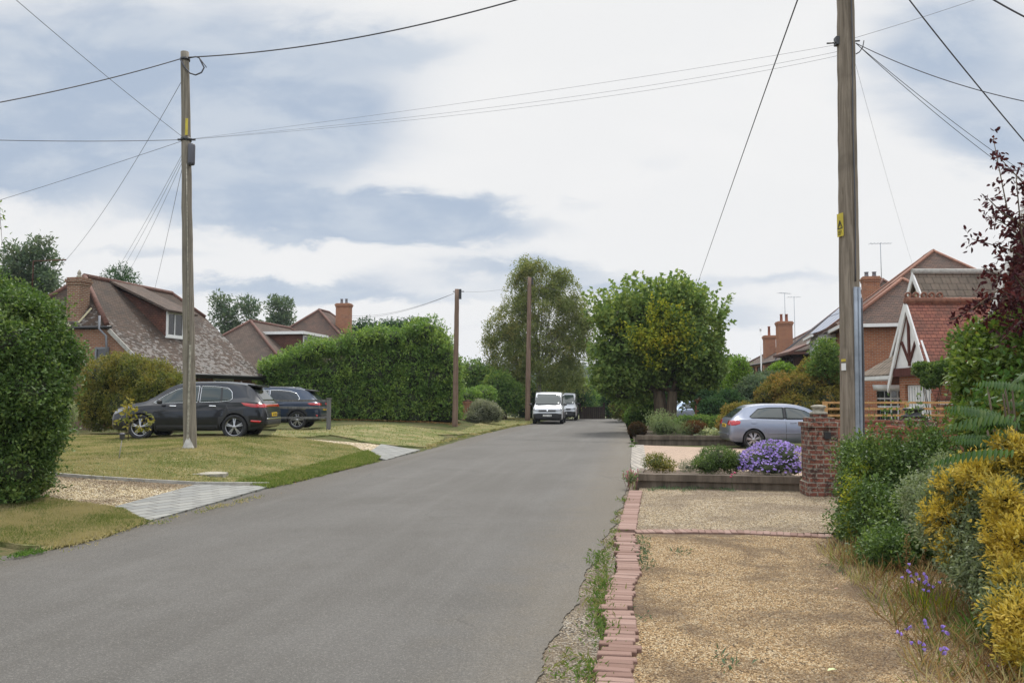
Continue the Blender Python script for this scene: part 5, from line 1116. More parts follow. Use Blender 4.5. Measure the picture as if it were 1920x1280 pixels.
tl = tree('broad_tree', 'broad dense green tree with thick ribbed trunk and upright shoots right of the road', (at(1250, 800, D_).x, D_, H(7, D_)), 1.9, .46, lc, 9500, 8, .16, 'lf_lime', 32, multi=5, SL=(.35, .9), bias=(0, 0, .6), ratio=.7, inner=.7, jit=.05, extra=lime_spikes, corek=.55, trunkmat='bark', sub=(17, .5))
rg_ = np.random.default_rng(77); yc = [cl(*a, rd) for *a, rd in [(1255, 620, D_-2.0, 38, 44, .5), (1225, 645, D_-2.2, 30, 30, .5), (1275, 655, D_-2.1, 28, 34, .5), (1205, 650, D_-2.0, 16, 20, .4), (1225, 690, D_-2.1, 14, 10, .3), (1235, 590, D_-1.9, 16, 14, .4), (1170, 628, D_-1.9, 6, 14, .3)]]
O, Nn = clump_points(rg_, yc, 300, .8, .1); D = unit(Nn*.4+np.array((0, -.2, .9))+rg_.normal(0, .3, Nn.shape)); V, F = shoot_leaves(rg_, O, D, rg_.uniform(.35, .8, len(O)), 8, .14, .7, 0, .85, .05, 'rhomb', .4)
np_mesh('yellowing_foliage', shift(V, tl.location), F, M['lf_yellowlime'], tl)['label'] = 'yellowing leaves on near side of crown'
# background trees
def bgtree(name, label, px, D, pts, n, ls, mat, seed, group=None, per=5, **k):
    if mat == 'lf_euc': k['sub'] = (16, .65); n = int(n*1.3)
    bx_ = at(px, 780, D).x; c = [cl(x_, y_, D, rx, ry) for x_, y_, rx, ry in pts]
    return tree(name, label, (bx_, D, H(bx_, D)-.1), max(1.5, min(q[2] for q in c)-.5), k.pop('r0', .22), c, n, per, ls, mat, seed, group, **k)
bgtree('gum_tree', 'twin topped grey green tree behind the left hedge and chimney', 55, 55, [(35, 500, 20, 42), (72, 490, 16, 40), (60, 540, 34, 24), (25, 545, 24, 22), (90, 525, 14, 18), (10, 520, 12, 18), (45, 570, 40, 26), (0, 590, 40, 40)], 2600, .26, 'lf_euc', 41, SL=(.4, .9), ratio=.4)
bgtree('gum_tree', 'airy grey green tree showing between the bungalow roof and second house', 440, 90, [(420, 575, 20, 20), (460, 585, 20, 20), (440, 610, 26, 16), (425, 600, 16, 16), (440, 650, 30, 40)], 900, .38, 'lf_euc', 42, SL=(.5, 1.2), ratio=.4)
bgtree('slender_tree', 'narrow pale tree just left of the dark red hipped roof', 522, 95, [(522, 578, 16, 20), (522, 605, 20, 18), (538, 600, 12, 12), (522, 650, 20, 40)], 800, .38, 'lf_euc', 43, SL=(.5, 1.2), ratio=.4)
bgtree('conifer', 'small spiky conifer top poking above the bungalow ridge', 225, 62, [(225, 522, 26, 6), (225, 512, 12, 8), (225, 540, 30, 16), (240, 524, 12, 6)], 350, .28, 'lf_dark', 44, SL=(.5, 1.0), ratio=.25)
bgtree('conifer', 'dark pine tree behind the laurel hedge nearest the chimney house', 680, 72, [(672, 625, 16, 16), (690, 616, 14, 12), (680, 650, 24, 26)], 900, .3, 'lf_dark', 45, SL=(.4, .9), ratio=.3)
bgtree('conifer', 'dark pine tree behind the middle of the laurel hedge', 730, 74, [(728, 620, 18, 14), (745, 615, 14, 12), (735, 650, 26, 28)], 900, .3, 'lf_dark', 46, SL=(.4, .9), ratio=.3)
bgtree('conifer', 'dark pine tree behind the tall right part of the laurel hedge', 775, 74, [(762, 622, 16, 14), (780, 615, 12, 14), (772, 650, 24, 28)], 800, .3, 'lf_dark', 47, SL=(.4, .9), ratio=.3)
bgtree('round_tree', 'dark rounded tree right of the hedge pole', 890, 60, [(888, 700, 24, 22), (905, 715, 24, 22), (875, 725, 22, 24), (915, 740, 30, 34), (880, 755, 26, 24)], 2200, .17, 'lf_mid', 48, SL=(.3, .7), corek=.7, inner=.3)
bgtree('round_tree', 'yellow green tree under the left side of the birch', 945, 58, [(935, 725, 24, 26), (955, 745, 24, 28), (925, 760, 20, 20)], 1900, .16, 'lf_mid', 49, SL=(.3, .6), corek=.7, inner=.3)
bgtree('round_tree', 'dark evergreen tree in the shade behind the white vans', 985, 66, [(985, 745, 30, 30), (1020, 750, 34, 30), (1055, 752, 34, 30), (1000, 765, 40, 24), (1085, 745, 24, 28)], 3000, .17, 'lf_dark', 50, SL=(.3, .6), corek=.7, inner=.3)
bgtree('roadside_tree', 'mid green tree beyond the vans on the left of the road gap', 1098, 86, [(1092, 740, 14, 24), (1100, 752, 16, 22), (1085, 730, 14, 20)], 1500, .2, 'lf_mid', 51, SL=(.3, .8), corek=.6, inner=.3)
bgtree('roadside_tree', 'distant pale green tree down in the dip of the road', 1112, 130, [(1112, 752, 12, 20), (1118, 764, 12, 12), (1106, 740, 8, 14)], 900, .34, 'lf_bright', 52, SL=(.3, .8), corek=.6, inner=.3)
bgtree('conifer', 'dark drooping conifer at the far bend on the right', 1142, 72, [(1152, 735, 18, 28), (1150, 757, 20, 18), (1156, 700, 12, 24), (1166, 760, 20, 16)], 2600, .19, 'lf_dark', 53, SL=(.4, .8), droop=.4, corek=.65, inner=.4)
for k, (x_, y_, d_, rx, ry, lb) in enumerate([(1195, 690, 55, 40, 50, 'dark tree crowded behind the broad green tree on its left'), (1290, 700, 58, 46, 50, 'dark tree crowded behind the middle of the broad green tree'), (1365, 705, 56, 28, 30, 'dark small tree left of the bright conical evergreen')]):
    bgtree('round_tree', lb, x_, d_, [(x_, y_, rx, ry), (x_-15, y_+30, rx, ry*.7), (x_+15, y_+35, rx, ry*.6)], 1800, .2, 'lf_dark', 60+k, SL=(.3, .7), corek=.75, inner=.3)
bgtree('conical_evergreen', 'bright yellow green conical evergreen left of the farthest brick house', 1385, 50, [(1385, 692, 16, 22), (1385, 715, 24, 26), (1383, 740, 28, 26)], 2200, .12, 'lf_bright', 64, SL=(.2, .4), corek=.75, inner=.25)
# distant wooded ridge
rg = np.random.default_rng(5); n = 900; ang = rg.uniform(R(-24), R(24), n)+R(6); dist = rg.uniform(420, 1000, n); hx, hy = np.sin(ang)*dist, np.cos(ang)*dist; hz = hf(hx, hy)
wc = [(x_, y_, z_+3, r_, r_, r_*.9) for x_, y_, z_, r_ in zip(hx, hy, hz, rg.uniform(7, 13, n))]
C = np.array(wc); O = (C[:, None, :3]+unit(rg.normal(0, 1, (n, 60, 3)))*C[:, None, 3:6]).reshape(-1, 3); D = unit(rg.normal(0, 1, O.shape)+np.array((0, 0, .8)))
V, F = leaves(O, D, rg.normal(0, 1, O.shape)+np.array((0, 0, 1.)), np.full(len(O), 3.2), np.full(len(O), 2.4)); V2 = core(wc, .93)
V, F = join([(V, F), (np.array(V2.v, np.float32), np.array(V2.f))]); M['lf_wood'] = leafmat('distant_wood', [(0.035, 0.060, 0.025), (0.055, 0.085, 0.033), (0.085, 0.115, 0.045)], gloss=.1)
tag(np_mesh('distant_wood', V, F, M['lf_wood']), 'wooded ridge on the horizon', kind='stuff')

# ---- plants at the far left verge
plant('round_shrub', 'bright green mounded shrub right of the hedge pole', 'shrub', [cl(880, 748, 48, 26, 18), cl(905, 742, 49, 26, 16), cl(870, 765, 48, 20, 20)], 1500, 5, .12, 'lf_laurel', 71, SL=(.15, .3), corek=.75, inner=.2)
plant('grey_shrub', 'silvery grey rounded shrub beside the short orange brick pillar', 'shrub', [cl(900, 770, 46.5, 20, 18), cl(915, 772, 46.5, 18, 18), cl(930, 778, 46.5, 12, 12), cl(888, 782, 46, 14, 10)], 1700, 5, .09, 'lf_grey', 72, SL=(.12, .3), corek=.7, inner=.25)
# ---- right garden middle distance
plant('round_shrub', 'light green rounded shrub at the road edge left of the thick trunk', 'shrub', [cl(1210, 772, 42, 26, 26), cl(1190, 782, 42, 16, 16), cl(1222, 760, 42, 18, 18)], 1900, 5, .10, 'lf_mid', 73, SL=(.15, .35), corek=.7, inner=.3)
plant('loose_shrub', 'brownish loose shrub at the far bend right side', 'shrub', [cl(1165, 768, 56, 18, 18), cl(1180, 775, 54, 14, 16), cl(1175, 755, 56, 10, 16)], 1100, 5, .12, 'lf_shrub', 74, SL=(.2, .5), corek=.6, inner=.4)
plant('round_shrub', 'yellow green leafy shrub reaching over the light green one', 'shrub', [cl(1192, 748, 47, 18, 16), cl(1180, 752, 47, 12, 12)], 800, 5, .13, 'lf_bright', 75, SL=(.2, .5), corek=.6, inner=.4)
plant('clipped_box', 'dark red brown ball shrub at the corner of the far sleeper bed', 'shrub', [cl(1195, 806, 29.6, 17, 12), cl(1195, 802, 29.6, 14, 10)], 1600, 5, .035, 'lf_darkred', 76, SL=(.04, .09), corek=.85, inner=.15, jit=.01)
def spikes(cx, cy, z0, n, h, r, seed, ls=.05, spread=.35, per=9):
    def f(rg):
        O = np.stack([cx+rg.normal(0, r, n), cy+rg.normal(0, r*.7, n), np.full(n, z0)], -1); D = unit(np.stack([rg.normal(0, spread, n), rg.normal(0, spread, n), np.ones(n)], -1))
        return [shoot_leaves(rg, O, D, rg.uniform(.55, 1.05, n)*h, per, ls, .3, .0, .45, .012, 'rhomb', .3)]
    return f
p = at(1240, 800, 29.6); plant('lavender', 'tall silvery green lavender in the far sleeper bed', 'plant', [(p.x, p.y, .55, .42, .35, .32), (p.x+.2, p.y, .45, .5, .35, .25)], 700, 6, .06, 'lf_lav', 77, SL=(.15, .4), bias=(0, 0, 1.0), ratio=.25, corek=.6, extra=spikes(p.x, p.y, .4, 160, .75, .28, 1, .07))
p = at(1282, 805, 29.6); plant('lavender', 'thin sparse lavender next to the heather in the far bed', 'plant', [(p.x, p.y, .38, .25, .25, .2)], 200, 5, .05, 'lf_lav', 78, SL=(.15, .4), bias=(0, 0, 1.0), ratio=.25, corek=.3, extra=spikes(p.x, p.y, .25, 60, .55, .2, 2, .05))
plant('heather', 'rusty brown mound of heather in the far sleeper bed', 'plant', [cl(1302, 805, 29.8, 24, 13, .4)], 1500, 5, .045, 'lf_heather', 79, SL=(.08, .2), bias=(0, 0, .8), ratio=.3, corek=.8, inner=.2)
plant('hosta', 'pale striped low leafy plant at the end of the far sleeper bed', 'plant', [cl(1330, 816, 29.4, 18, 5, .25)], 90, 4, .16, 'lf_varieg', 80, SL=(.08, .2), bias=(0, 0, .5), ratio=.4, corek=.5, kind='oval')
plant('low_hedge', 'low flat topped golden green hedge in front of slim brick pillar', 'hedge', [cl(1285, 790, 32.5, 20, 9, .4), cl(1315, 790, 32.5, 24, 10, .4), cl(1345, 795, 32, 16, 14, .4)], 1800, 5, .06, 'lf_mid', 81, SL=(.06, .14), corek=.85, inner=.2)
plant('dark_shrub', 'dark leafy shrub mass left of the silver car', 'shrub', [cl(1340, 775, 34, 26, 26), cl(1365, 760, 35, 24, 24), cl(1325, 755, 36, 18, 20)], 2600, 5, .10, 'lf_dark', 82, SL=(.15, .35), corek=.8, inner=.25)
plant('rusty_shrub', 'rust tipped shrub right behind the tail of the silver car', 'shrub', [cl(1378, 780, 32, 22, 20), cl(1400, 772, 33, 20, 14), cl(1362, 800, 31, 14, 16)], 1700, 5, .08, 'lf_acer', 83, SL=(.12, .3), corek=.75, inner=.25)
plant('maple_shrub', 'spreading golden and orange japanese maple behind the silver car', 'shrub', [cl(1500, 735, 34, 56, 34, 1.2), cl(1455, 745, 35, 40, 26, 1.0), cl(1540, 720, 34, 32, 36, 1.), cl(1470, 720, 35, 30, 18, .8), cl(1550, 755, 33, 26, 30, .8), cl(1520, 700, 35, 30, 18, .7), cl(1500, 765, 33, 50, 20, .9)], 4200, 6, .10, 'lf_acer', 84, SL=(.12, .35), corek=.78, inner=.5, bias=(0, 0, .2), sub=(50, .24))
plant('olive_shrub', 'grey green shrub left of the golden maple', 'shrub', [cl(1420, 735, 38, 34, 28, 1.), cl(1400, 750, 38, 30, 24, .9), cl(1440, 715, 40, 24, 16, .7), cl(1385, 770, 37, 24, 20, .8)], 2800, 5, .11, 'lf_euc', 85, SL=(.15, .4), corek=.75, inner=.3)
plant('leafy_shrub', 'bright green shrub under the black timber bay window', 'shrub', [cl(1465, 695, 44, 18, 12, .6), cl(1485, 705, 44, 16, 12, .6)], 1000, 5, .12, 'lf_bright', 86, base=(at(1470, 700, 44).x, 44, 0), SL=(.15, .4), corek=.7, stems=8)
plant('leafy_shrub', 'tall airy green tree like shrub beside the white bay window', 'shrub', [cl(1548, 665, 33.5, 20, 28, .6), cl(1540, 690, 33.5, 22, 20, .6), cl(1562, 700, 33.5, 14, 26, .5)], 1300, 5, .10, 'lf_mid', 87, base=(at(1550, 700, 33.5).x, 33.5, 0), SL=(.15, .45), corek=.4, inner=.6, stems=14)
# ---- near sleeper bed
plant('low_shrub', 'small olive green shrub at the left end of the near sleeper bed', 'shrub', [cl(1230, 868, 15.3, 24, 13, .24), cl(1245, 874, 15.2, 22, 9, .2)], 700, 5, .028, 'lf_shrub', 91, base=(at(1235, 870, 15.3).x, 15.3, .2), SL=(.06, .15), corek=.6, inner=.35, bias=(0, 0, .5), jit=.012)
plant('low_shrub', 'dark green mounded shrub in the middle of the near sleeper bed', 'shrub', [cl(1345, 862, 15.1, 36, 22, .3), cl(1322, 872, 15.0, 22, 14, .25), cl(1370, 866, 15.1, 22, 18, .25)], 1700, 6, .028, 'lf_privet', 92, base=(at(1345, 860, 15.4).x, 15.4, .2), SL=(.05, .13), corek=.75, inner=.25, bias=(0, 0, .4), jit=.012)
plant('grey_plant', 'small grey green plant between the two low shrubs in the bed', 'plant', [cl(1290, 876, 15.2, 16, 9, .15)], 260, 5, .03, 'lf_grey', 93, base=(at(1290, 876, 15.2).x, 15.2, .2), SL=(.05, .15), corek=.4, bias=(0, 0, .8), ratio=.3)
ac = [cl(1430, 864, 14.95, 42, 24, .34), cl(1475, 862, 14.8, 32, 28, .32), cl(1450, 850, 15.0, 42, 22, .3), cl(1402, 870, 14.95, 20, 16, .22), cl(1450, 878, 14.65, 38, 14, .2), cl(1490, 880, 14.6, 18, 12, .15)]
ta = plant('aster', 'large cushion of purple asters in flower beside the gate pillar', 'plant', ac, 1500, 6, .03, 'lf_euc', 94, base=(at(1450, 860, 14.9).x, 14.9, .2), SL=(.06, .16), corek=.7, inner=.3, bias=(0, 0, .5), ratio=.25, jit=.015)
rg = np.random.default_rng(9); O, Nn = clump_points(rg, ac, 1350, .08, .85); O = O+Nn*.04; O = O[O[:, 2] > .3]; Nn = Nn[:len(O)]
Nn = unit(rg.normal(0, .5, O.shape)+np.array((0, -.5, .9))); fs = []
for k in range(7):
    a = unit(np.cross(Nn, np.array((.3, .2, .1)))); b = np.cross(Nn, a); th = k*2*math.pi/7; d_ = a*math.cos(th)+b*math.sin(th); fs.append(leaves(O, d_+Nn*.15, Nn, np.full(len(O), .026), np.full(len(O), .02), fold=.05, curl=0))
V, F = join(fs); np_mesh('flowers', shift(V, ta.location), F, M['fl_purple'], ta)
PK = (at(1182, 900, 14.6).x, 14.6, 0); tpk = plant('pink_plant', 'spiky plant with faded pink heads at the road corner of the near bed', 'plant', [cl(1182, 897, 14.6, 8, 7, .08)], 60, 6, .05, 'lf_lav', 95, base=(at(1182, 900, 14.6).x, 14.6, 0), SL=(.05, .2), bias=(0, 0, 1), ratio=.3, corek=.3)
p = at(1180, 890, 14.6); g = Geo(); rr = random.Random(3)
for k in range(14): q = Vector((p.x+rr.gauss(0, .06), p.y+rr.gauss(0, .05), 0)); h_ = rr.uniform(.18, .36); g.tube([q, q+Vector((rr.gauss(0, .03), 0, h_*.6)), q+Vector((rr.gauss(0, .05), 0, h_))], [.003, .003, .012], 5)
g.v = [tuple(Vector(v_)-Vector(PK)) for v_ in g.v]; g.build('seed_heads', plain('pink_heads', (.30, .12, .12), .8), tpk)

# ---- right foreground planting
pc = [cl(1640, 900, 9.6, 55, 50, .45), cl(1612, 930, 9.4, 30, 70, .35), cl(1690, 900, 9.2, 60, 80, .5), cl(1650, 980, 8.8, 60, 60, .5), cl(1720, 990, 8.2, 60, 70, .5), cl(1610, 860, 9.8, 30, 40, .3), cl(1740, 900, 8.8, 50, 90, .5), cl(1680, 1040, 8.0, 50, 40, .4), cl(1608, 985, 9.3, 18, 50, .25)]
def privet_spires(rg):
    xs = [1612, 1632, 1652, 1668, 1690, 1700, 1722, 1735, 1655, 1640, 1715, 1603, 1680, 1750, 1625, 1665, 1610, 1622, 1645, 1660, 1675, 1687, 1705, 1712, 1728, 1742, 1758, 1636]; tp = [800, 790, 765, 800, 790, 755, 735, 790, 810, 820, 780, 830, 812, 780, 775, 745, 815, 808, 792, 818, 770, 802, 795, 765, 760, 800, 770, 780]
    O = np.array([at(x_+rg.uniform(-6, 6), 880, 9.3+rg.uniform(-.5, .4))[:] for x_ in xs]); T = np.array([at(x_+rg.uniform(-8, 8), y_, 9.2)[:] for x_, y_ in zip(xs, tp)]); D = T-O; S = np.linalg.norm(D, axis=1)
    return [shoot_leaves(rg, O, unit(D), S, 46, .044, .5, 0, .75, .022, 'oval', .5)]
plant('privet_bush', 'glossy dark green privet with upright shoots in front of the utility pole', 'shrub', pc, 7500, 7, .036, 'lf_privet', 101, base=(4.4, 9.2, 0), SL=(.10, .30), kind='oval', corek=.6, inner=.6, bias=(-.1, -.1, .7), spread=.4, sub=(150, .13), stems=50, stemr=.006, extra=privet_spires, jit=.02)
yc2 = [cl(1608, 985, 9.0, 13, 40, .2), cl(1605, 930, 9.1, 11, 28, .15), cl(1612, 895, 9.3, 10, 20, .15)]
plant('golden_privet', 'narrow yellow green sprays along the outer side of the privet', 'shrub', yc2, 420, 6, .032, 'lf_yellowlime', 102, base=(3.75, 9.1, 0), SL=(.08, .22), kind='oval', corek=0, inner=.5, bias=(-.2, 0, .6))
ec = [cl(1800, 950, 6.4, 55, 70, .35), cl(1770, 985, 6.5, 38, 45, .28), cl(1830, 1020, 6.1, 55, 70, .35), cl(1850, 930, 6.3, 55, 50, .35), cl(1780, 905, 6.7, 40, 40, .3), cl(1900, 1000, 5.8, 60, 110, .35), cl(1885, 1100, 5.6, 45, 60, .3), cl(1905, 1150, 5.2, 45, 60, .3), cl(1860, 1070, 5.8, 50, 60, .3), cl(1930, 900, 5.9, 60, 80, .4), cl(1815, 1060, 6.2, 30, 40, .25)]
yel = [ec[i] for i in (1, 3, 4, 5, 7, 9)]; yel = [cl(1768, 975, 6.25, 20, 30, .14), cl(1785, 915, 6.35, 34, 24, .18), cl(1840, 890, 6.05, 48, 20, .2), cl(1880, 935, 5.6, 26, 40, .16), cl(1870, 1000, 5.5, 18, 40, .12), cl(1905, 1160, 4.95, 26, 50, .16), cl(1895, 1085, 5.2, 20, 34, .12), cl(1782, 1030, 6.1, 10, 24, .1), cl(1912, 860, 5.8, 30, 34, .2), cl(1930, 1230, 4.8, 34, 50, .2), cl(1810, 950, 6.2, 14, 22, .1), cl(1912, 1020, 5.3, 18, 40, .12)]
def euo_sprays(rg): return []
plant('golden_euonymus', 'bright yellow leaved evergreen shrub at the right edge', 'shrub', yel, 1700, 8, .034, 'lf_yeuon', 103, base=(3.5, 5.7, 0), SL=(.07, .17), kind='oval', corek=.45, inner=.6, bias=(-.15, -.25, .5), spread=.35, splay=.5, ratio=.36, jit=.006, sub=(1500, .06))
plant('silver_euonymus', 'silver edged grey green shrub mixed through the yellow one', 'shrub', ec, 4200, 8, .030, 'lf_veuon', 104, base=(3.45, 6.1, 0), SL=(.06, .16), kind='oval', corek=.72, inner=.6, bias=(-.1, -.2, .4), spread=.4, jit=.012, sub=(600, .085))
plant('silver_euonymus', 'short silver edged sprig at the edge of the privet', 'shrub', [cl(1715, 930, 7.3, 22, 34, .15), cl(1735, 970, 7.1, 26, 40, .18)], 500, 7, .028, 'lf_veuon', 105, base=(3.5, 7.2, 0), SL=(.06, .16), kind='oval', corek=.3, inner=.5, bias=(-.1, -.2, .5))
# sumac with long pinnate fronds
def sumac_fronds(rg, n=17):
    out = []; g = []
    for k in range(n):
        px_, py_ = [(1890, 760), (1925, 730), (1870, 790), (1905, 810), (1950, 780)][k % 5]; o = np.array(at(px_+rg.uniform(-30, 30), py_+rg.uniform(-30, 40), 5.6+rg.uniform(-.4, .8)))
        az = rg.uniform(math.pi*.75, math.pi*1.7); d = np.array((math.cos(az), math.sin(az)*.8, rg.uniform(.1, .6))); d = d/np.linalg.norm(d); L = rg.uniform(.32, .55); m_ = 17
        for i in range(m_):
            t_ = (i+1.5)/(m_+.5); P = o+d*L*t_; P = P-np.array((0, 0, .42*(t_*L)**2*1.6)); dd = d-np.array((0, 0, 2*.67*t_*L)); dd = dd/np.linalg.norm(dd); side = np.cross(dd, (0, 0, 1)); side = side/np.linalg.norm(side)
            ll = .10*math.sin(math.pi*(.18+.75*t_))**.7
            for s in (-1, 1): g.append((P, side*s*.75+dd*.35+np.array((0, 0, -.75)), np.array((0, 0, 1.))+side*s*.3, ll))
    P, A, N, L = [np.array([q[i] for q in g], float) for i in range(4)]
    return [leaves(P, A, N, L, L*.24, .1, .12, 'oval')]
plant('sumac', 'sumac with long drooping feathery fronds above the yellow shrub', 'shrub', [cl(1880, 760, 6.3, 50, 60, .3), cl(1920, 720, 6.2, 40, 60, .3)], 60, 4, .06, 'lf_sumac', 106, base=(3.8, 6.2, 0), SL=(.1, .2), kind='oval', corek=0, extra=sumac_fronds, stems=10, stemr=.012)
vc = [cl(1862, 720, 9.0, 45, 50, .6), cl(1880, 690, 8.8, 60, 50, .6), cl(1850, 745, 9.2, 26, 36, .4), cl(1850, 650, 9.2, 40, 34, .5), cl(1905, 640, 8.8, 40, 40, .5), cl(1850, 800, 8.8, 34, 44, .5), cl(1885, 800, 8.4, 50, 60, .6), cl(1838, 680, 9.2, 28, 30, .4), cl(1930, 720, 8.5, 50, 80, .6)]
tv = plant('berry_shrub', 'tall light green shrub with red berries below the purple tree', 'shrub', vc, 3600, 6, .065, 'lf_vib', 107, base=(4.9, 8.9, 0), SL=(.08, .24), kind='oval', corek=.62, inner=.4, bias=(-.1, -.1, .5), ratio=.55, stems=30, stemr=.01, jit=.03)
rg = np.random.default_rng(12); O, Nn = clump_points(rg, vc, 60, .05, .9); g = Geo()
for o_ in O:
    if rg.random() < .5:
        for _ in range(9): q = Vector(o_)-Vector(tv.location)+Vector(rg.normal(0, .018, 3)); g.tube([q-Vector((0, 0, .008)), q+Vector((0, 0, .001)), q+Vector((0, 0, .009))], [.003, .009, .003], 5)
g.build('berries', M['fl_red'], tv)
plant('climber', 'dense dark green climber hanging over the garage door corner', 'plant', [cl(1752, 698, 22.8, 24, 15, .45), cl(1728, 692, 23, 12, 9, .3), cl(1772, 692, 22.6, 18, 13, .4), cl(1746, 715, 22.6, 13, 9, .3)], 2000, 5, .075, 'lf_hedgeL', 108, base=(at(1750, 700, 22.8).x, 22.8, 0), SL=(.05, .13), corek=.75, inner=.25, stems=6)
# purple leaved tree
D_ = 8.6
rg = np.random.default_rng(15); rr = random.Random(15); base = Vector((at(2010, 800, D_).x, D_, 0)); t = thing('purple_tree', 'purple leaved plum tree hanging in at the right edge against the sky', 'tree', base)
g = Geo(); hub = Vector((at(2000, 640, D_).x, D_, at(2000, 640, D_).z)); g.tube([Vector((0, 0, -.1)), Vector((.02, 0, 1.0)), hub-base], [.07, .06, .045], 10); shoots_ = []
paths = [[(1990, 620), (1950, 480), (1890, 400), (1862, 258)], [(1985, 600), (1940, 500), (1900, 470), (1822, 448)], [(1990, 640), (1930, 560), (1860, 560), (1778, 602)], [(1990, 650), (1920, 600), (1880, 590), (1822, 560)], [(2000, 560), (1970, 420), (1925, 350), (1878, 300)],
         [(1980, 600), (1930, 430), (1880, 400), (1852, 372)], [(1990, 600), (1930, 540), (1880, 520), (1840, 500)], [(2000, 600), (1940, 520), (1915, 440), (1905, 330)], [(1990, 660), (1925, 640), (1890, 625), (1850, 600)], [(1990, 620), (1935, 560), (1905, 520), (1885, 480)], [(2000, 650), (1950, 600), (1915, 600), (1875, 640)], [(2000, 640), (1940, 480), (1900, 430), (1860, 405)], [(1995, 640), (1950, 540), (1925, 500), (1915, 400)],
         [(1990, 640), (1920, 575), (1870, 545), (1815, 585)], [(1990, 640), (1940, 590), (1915, 560), (1880, 545)]]
for pth in paths:
    dd = rr.uniform(-.7, .5); pts = [at(x_, y_, D_+dd*(i+1)/4) for i, (x_, y_) in enumerate(pth)]; g.tube([hub-base]+[p-base for p in pts], [.03, .02, .014, .009, .004], 6)
    fine = []
    for a, b in zip(pts[:-1], pts[1:]): fine += [a.lerp(b, k/6) for k in range(6)]
    fine.append(pts[-1])
    for i, p in enumerate(fine):
        if i > 4:
            for _ in range(2):
                d = Vector((rr.gauss(0, 1), rr.gauss(0, 1), rr.gauss(-.1, .8))).normalized(); shoots_.append((p, d, rr.uniform(.05, .17)*(1.7 if i < 13 else 1)))
g.build('trunk', M['bark'], t)
O = np.array([s_[0][:] for s_ in shoots_]); D = np.array([s_[1][:] for s_ in shoots_]); S = np.array([s_[2] for s_ in shoots_])
V, F = shoot_leaves(rg, O, D, S, 5, .062, .5, .5, .8, .012, 'oval', .4); np_mesh('crown', shift(V, base), F, M['lf_purple'], t)
# tree standing outside the frame on the left; a few hanging leaves reach in
D_ = 14.0; hc = [cl(*a, rd) for *a, rd in [(-300, 250, D_, 150, 110, 1.4), (-180, 330, D_, 90, 90, 1.0), (-420, 330, D_, 130, 110, 1.2), (-120, 280, D_, 60, 70, .6)]]
def hanging(rg):
    O = np.array([at(-2+rg.uniform(-6, 6), 385+k*4, 14)[:] for k in range(18)]); st = np.array([at(-60+k*3.2, 300+k*4.6, 14)[:] for k in range(20)])
    return [shoot_leaves(rg, O, unit(rg.normal(0, 1, O.shape)+np.array((0, 0, -.5))), np.full(18, .08), 3, .06, .5, .3, .7, .02), shoot_leaves(rg, st, unit(rg.normal(0, 1, st.shape)), np.full(20, .1), 3, .06, .5, .3, .7, .02)]
ht = tree('hanging_tree', 'few hanging leaves of a tree reaching in at the left edge', (at(-320, 800, D_).x, D_, H(-11, D_)-.05), 2.2, .14, hc, 2200, 6, .07, 'lf_mid', 33, SL=(.15, .4), inner=.7, droop=.3, extra=hanging, sub=(20, .3))
g = Geo(); bq = ht.location; g.tube([at(-320, 420, 14)-bq, at(-150, 300, 14)-bq, at(-40, 330, 14)-bq, at(-2, 380, 14)-bq, at(4, 455, 14)-bq], [.04, .025, .014, .006, .003], 6); g.build('hanging_branch', M['bark'], ht)

# ---- verge wildflowers and dry stalks, foreground right
def stalks(name, label, x0, x1, y0, y1, n, h, mat, seed, lean=.25, r=.003, head=0, hm=None, wd=.006):
    rg = np.random.default_rng(seed); rr = random.Random(seed); q = rg.uniform((x0, y0), (x1, y1), (n, 2)); O = np.concatenate([q, hf(q[:, 0], q[:, 1])[:, None]], 1)
    D = unit(np.stack([rg.normal(-.05, lean, n), rg.normal(0, lean, n), np.ones(n)], -1)); L = rg.uniform(.5, 1, n)*h; N = unit(rg.normal(0, 1, (n, 3)))
    V, F = leaves(O, D, N, L, np.full(n, wd), .05, rg.uniform(.0, .3, (n, 1)), 'oval'); return V, F
def tuft(name, label, pts, n, h, mat, seed, cat='grass', wd=.008, lean=.3, group=None, kind=None):
    parts = [stalks('', '', x-r_, x+r_, y-r_, y+r_, max(3, int(n*r_*r_/.04)), h, mat, seed+i, lean, wd=wd) for i, (x, y, r_) in enumerate(pts)]; V, F = join(parts); o = (pts[0][0], pts[0][1], H(pts[0][0], pts[0][1]))
    return tag(np_mesh(name, V, F, M[mat], origin=o), label, None if kind else cat, group, kind)
rr = random.Random(8)
edgeR = [(3.62, 8.2), (3.6, 7.6), (3.45, 6.9), (3.35, 6.3), (3.15, 5.8), (3.05, 5.4), (2.95, 5.0), (2.85, 4.7), (2.75, 4.4), (3.1, 4.6), (3.3, 5.2), (3.5, 5.9), (2.6, 4.1), (3.0, 4.2), (3.35, 8.5), (3.2, 8.0), (3.12, 7.3), (2.98, 6.6), (2.8, 6.0), (2.66, 5.4), (2.5, 4.9), (2.36, 4.4)]
tuft('dry_grass', 'dry brown grass along the foot of the right hedge', [(x+.08, y, .22) for x, y in edgeR], 62, .26, 'straw', 30, kind='stuff', lean=.7)
tuft('green_grass', 'green grass blades along the foot of the right hedge', [(x+rr.uniform(-.05, .2), y, .2) for x, y in edgeR], 80, .22, 'grassblade', 60, kind='stuff', lean=.6)
tuft('strappy_plant', 'strappy bright green leaf clump near the bottom right', [(G(1850, 1200).x, G(1850, 1200).y, .1), (G(1865, 1215).x, G(1865, 1215).y, .1)], 160, .30, 'weed', 80, 'plant', .016, .8)
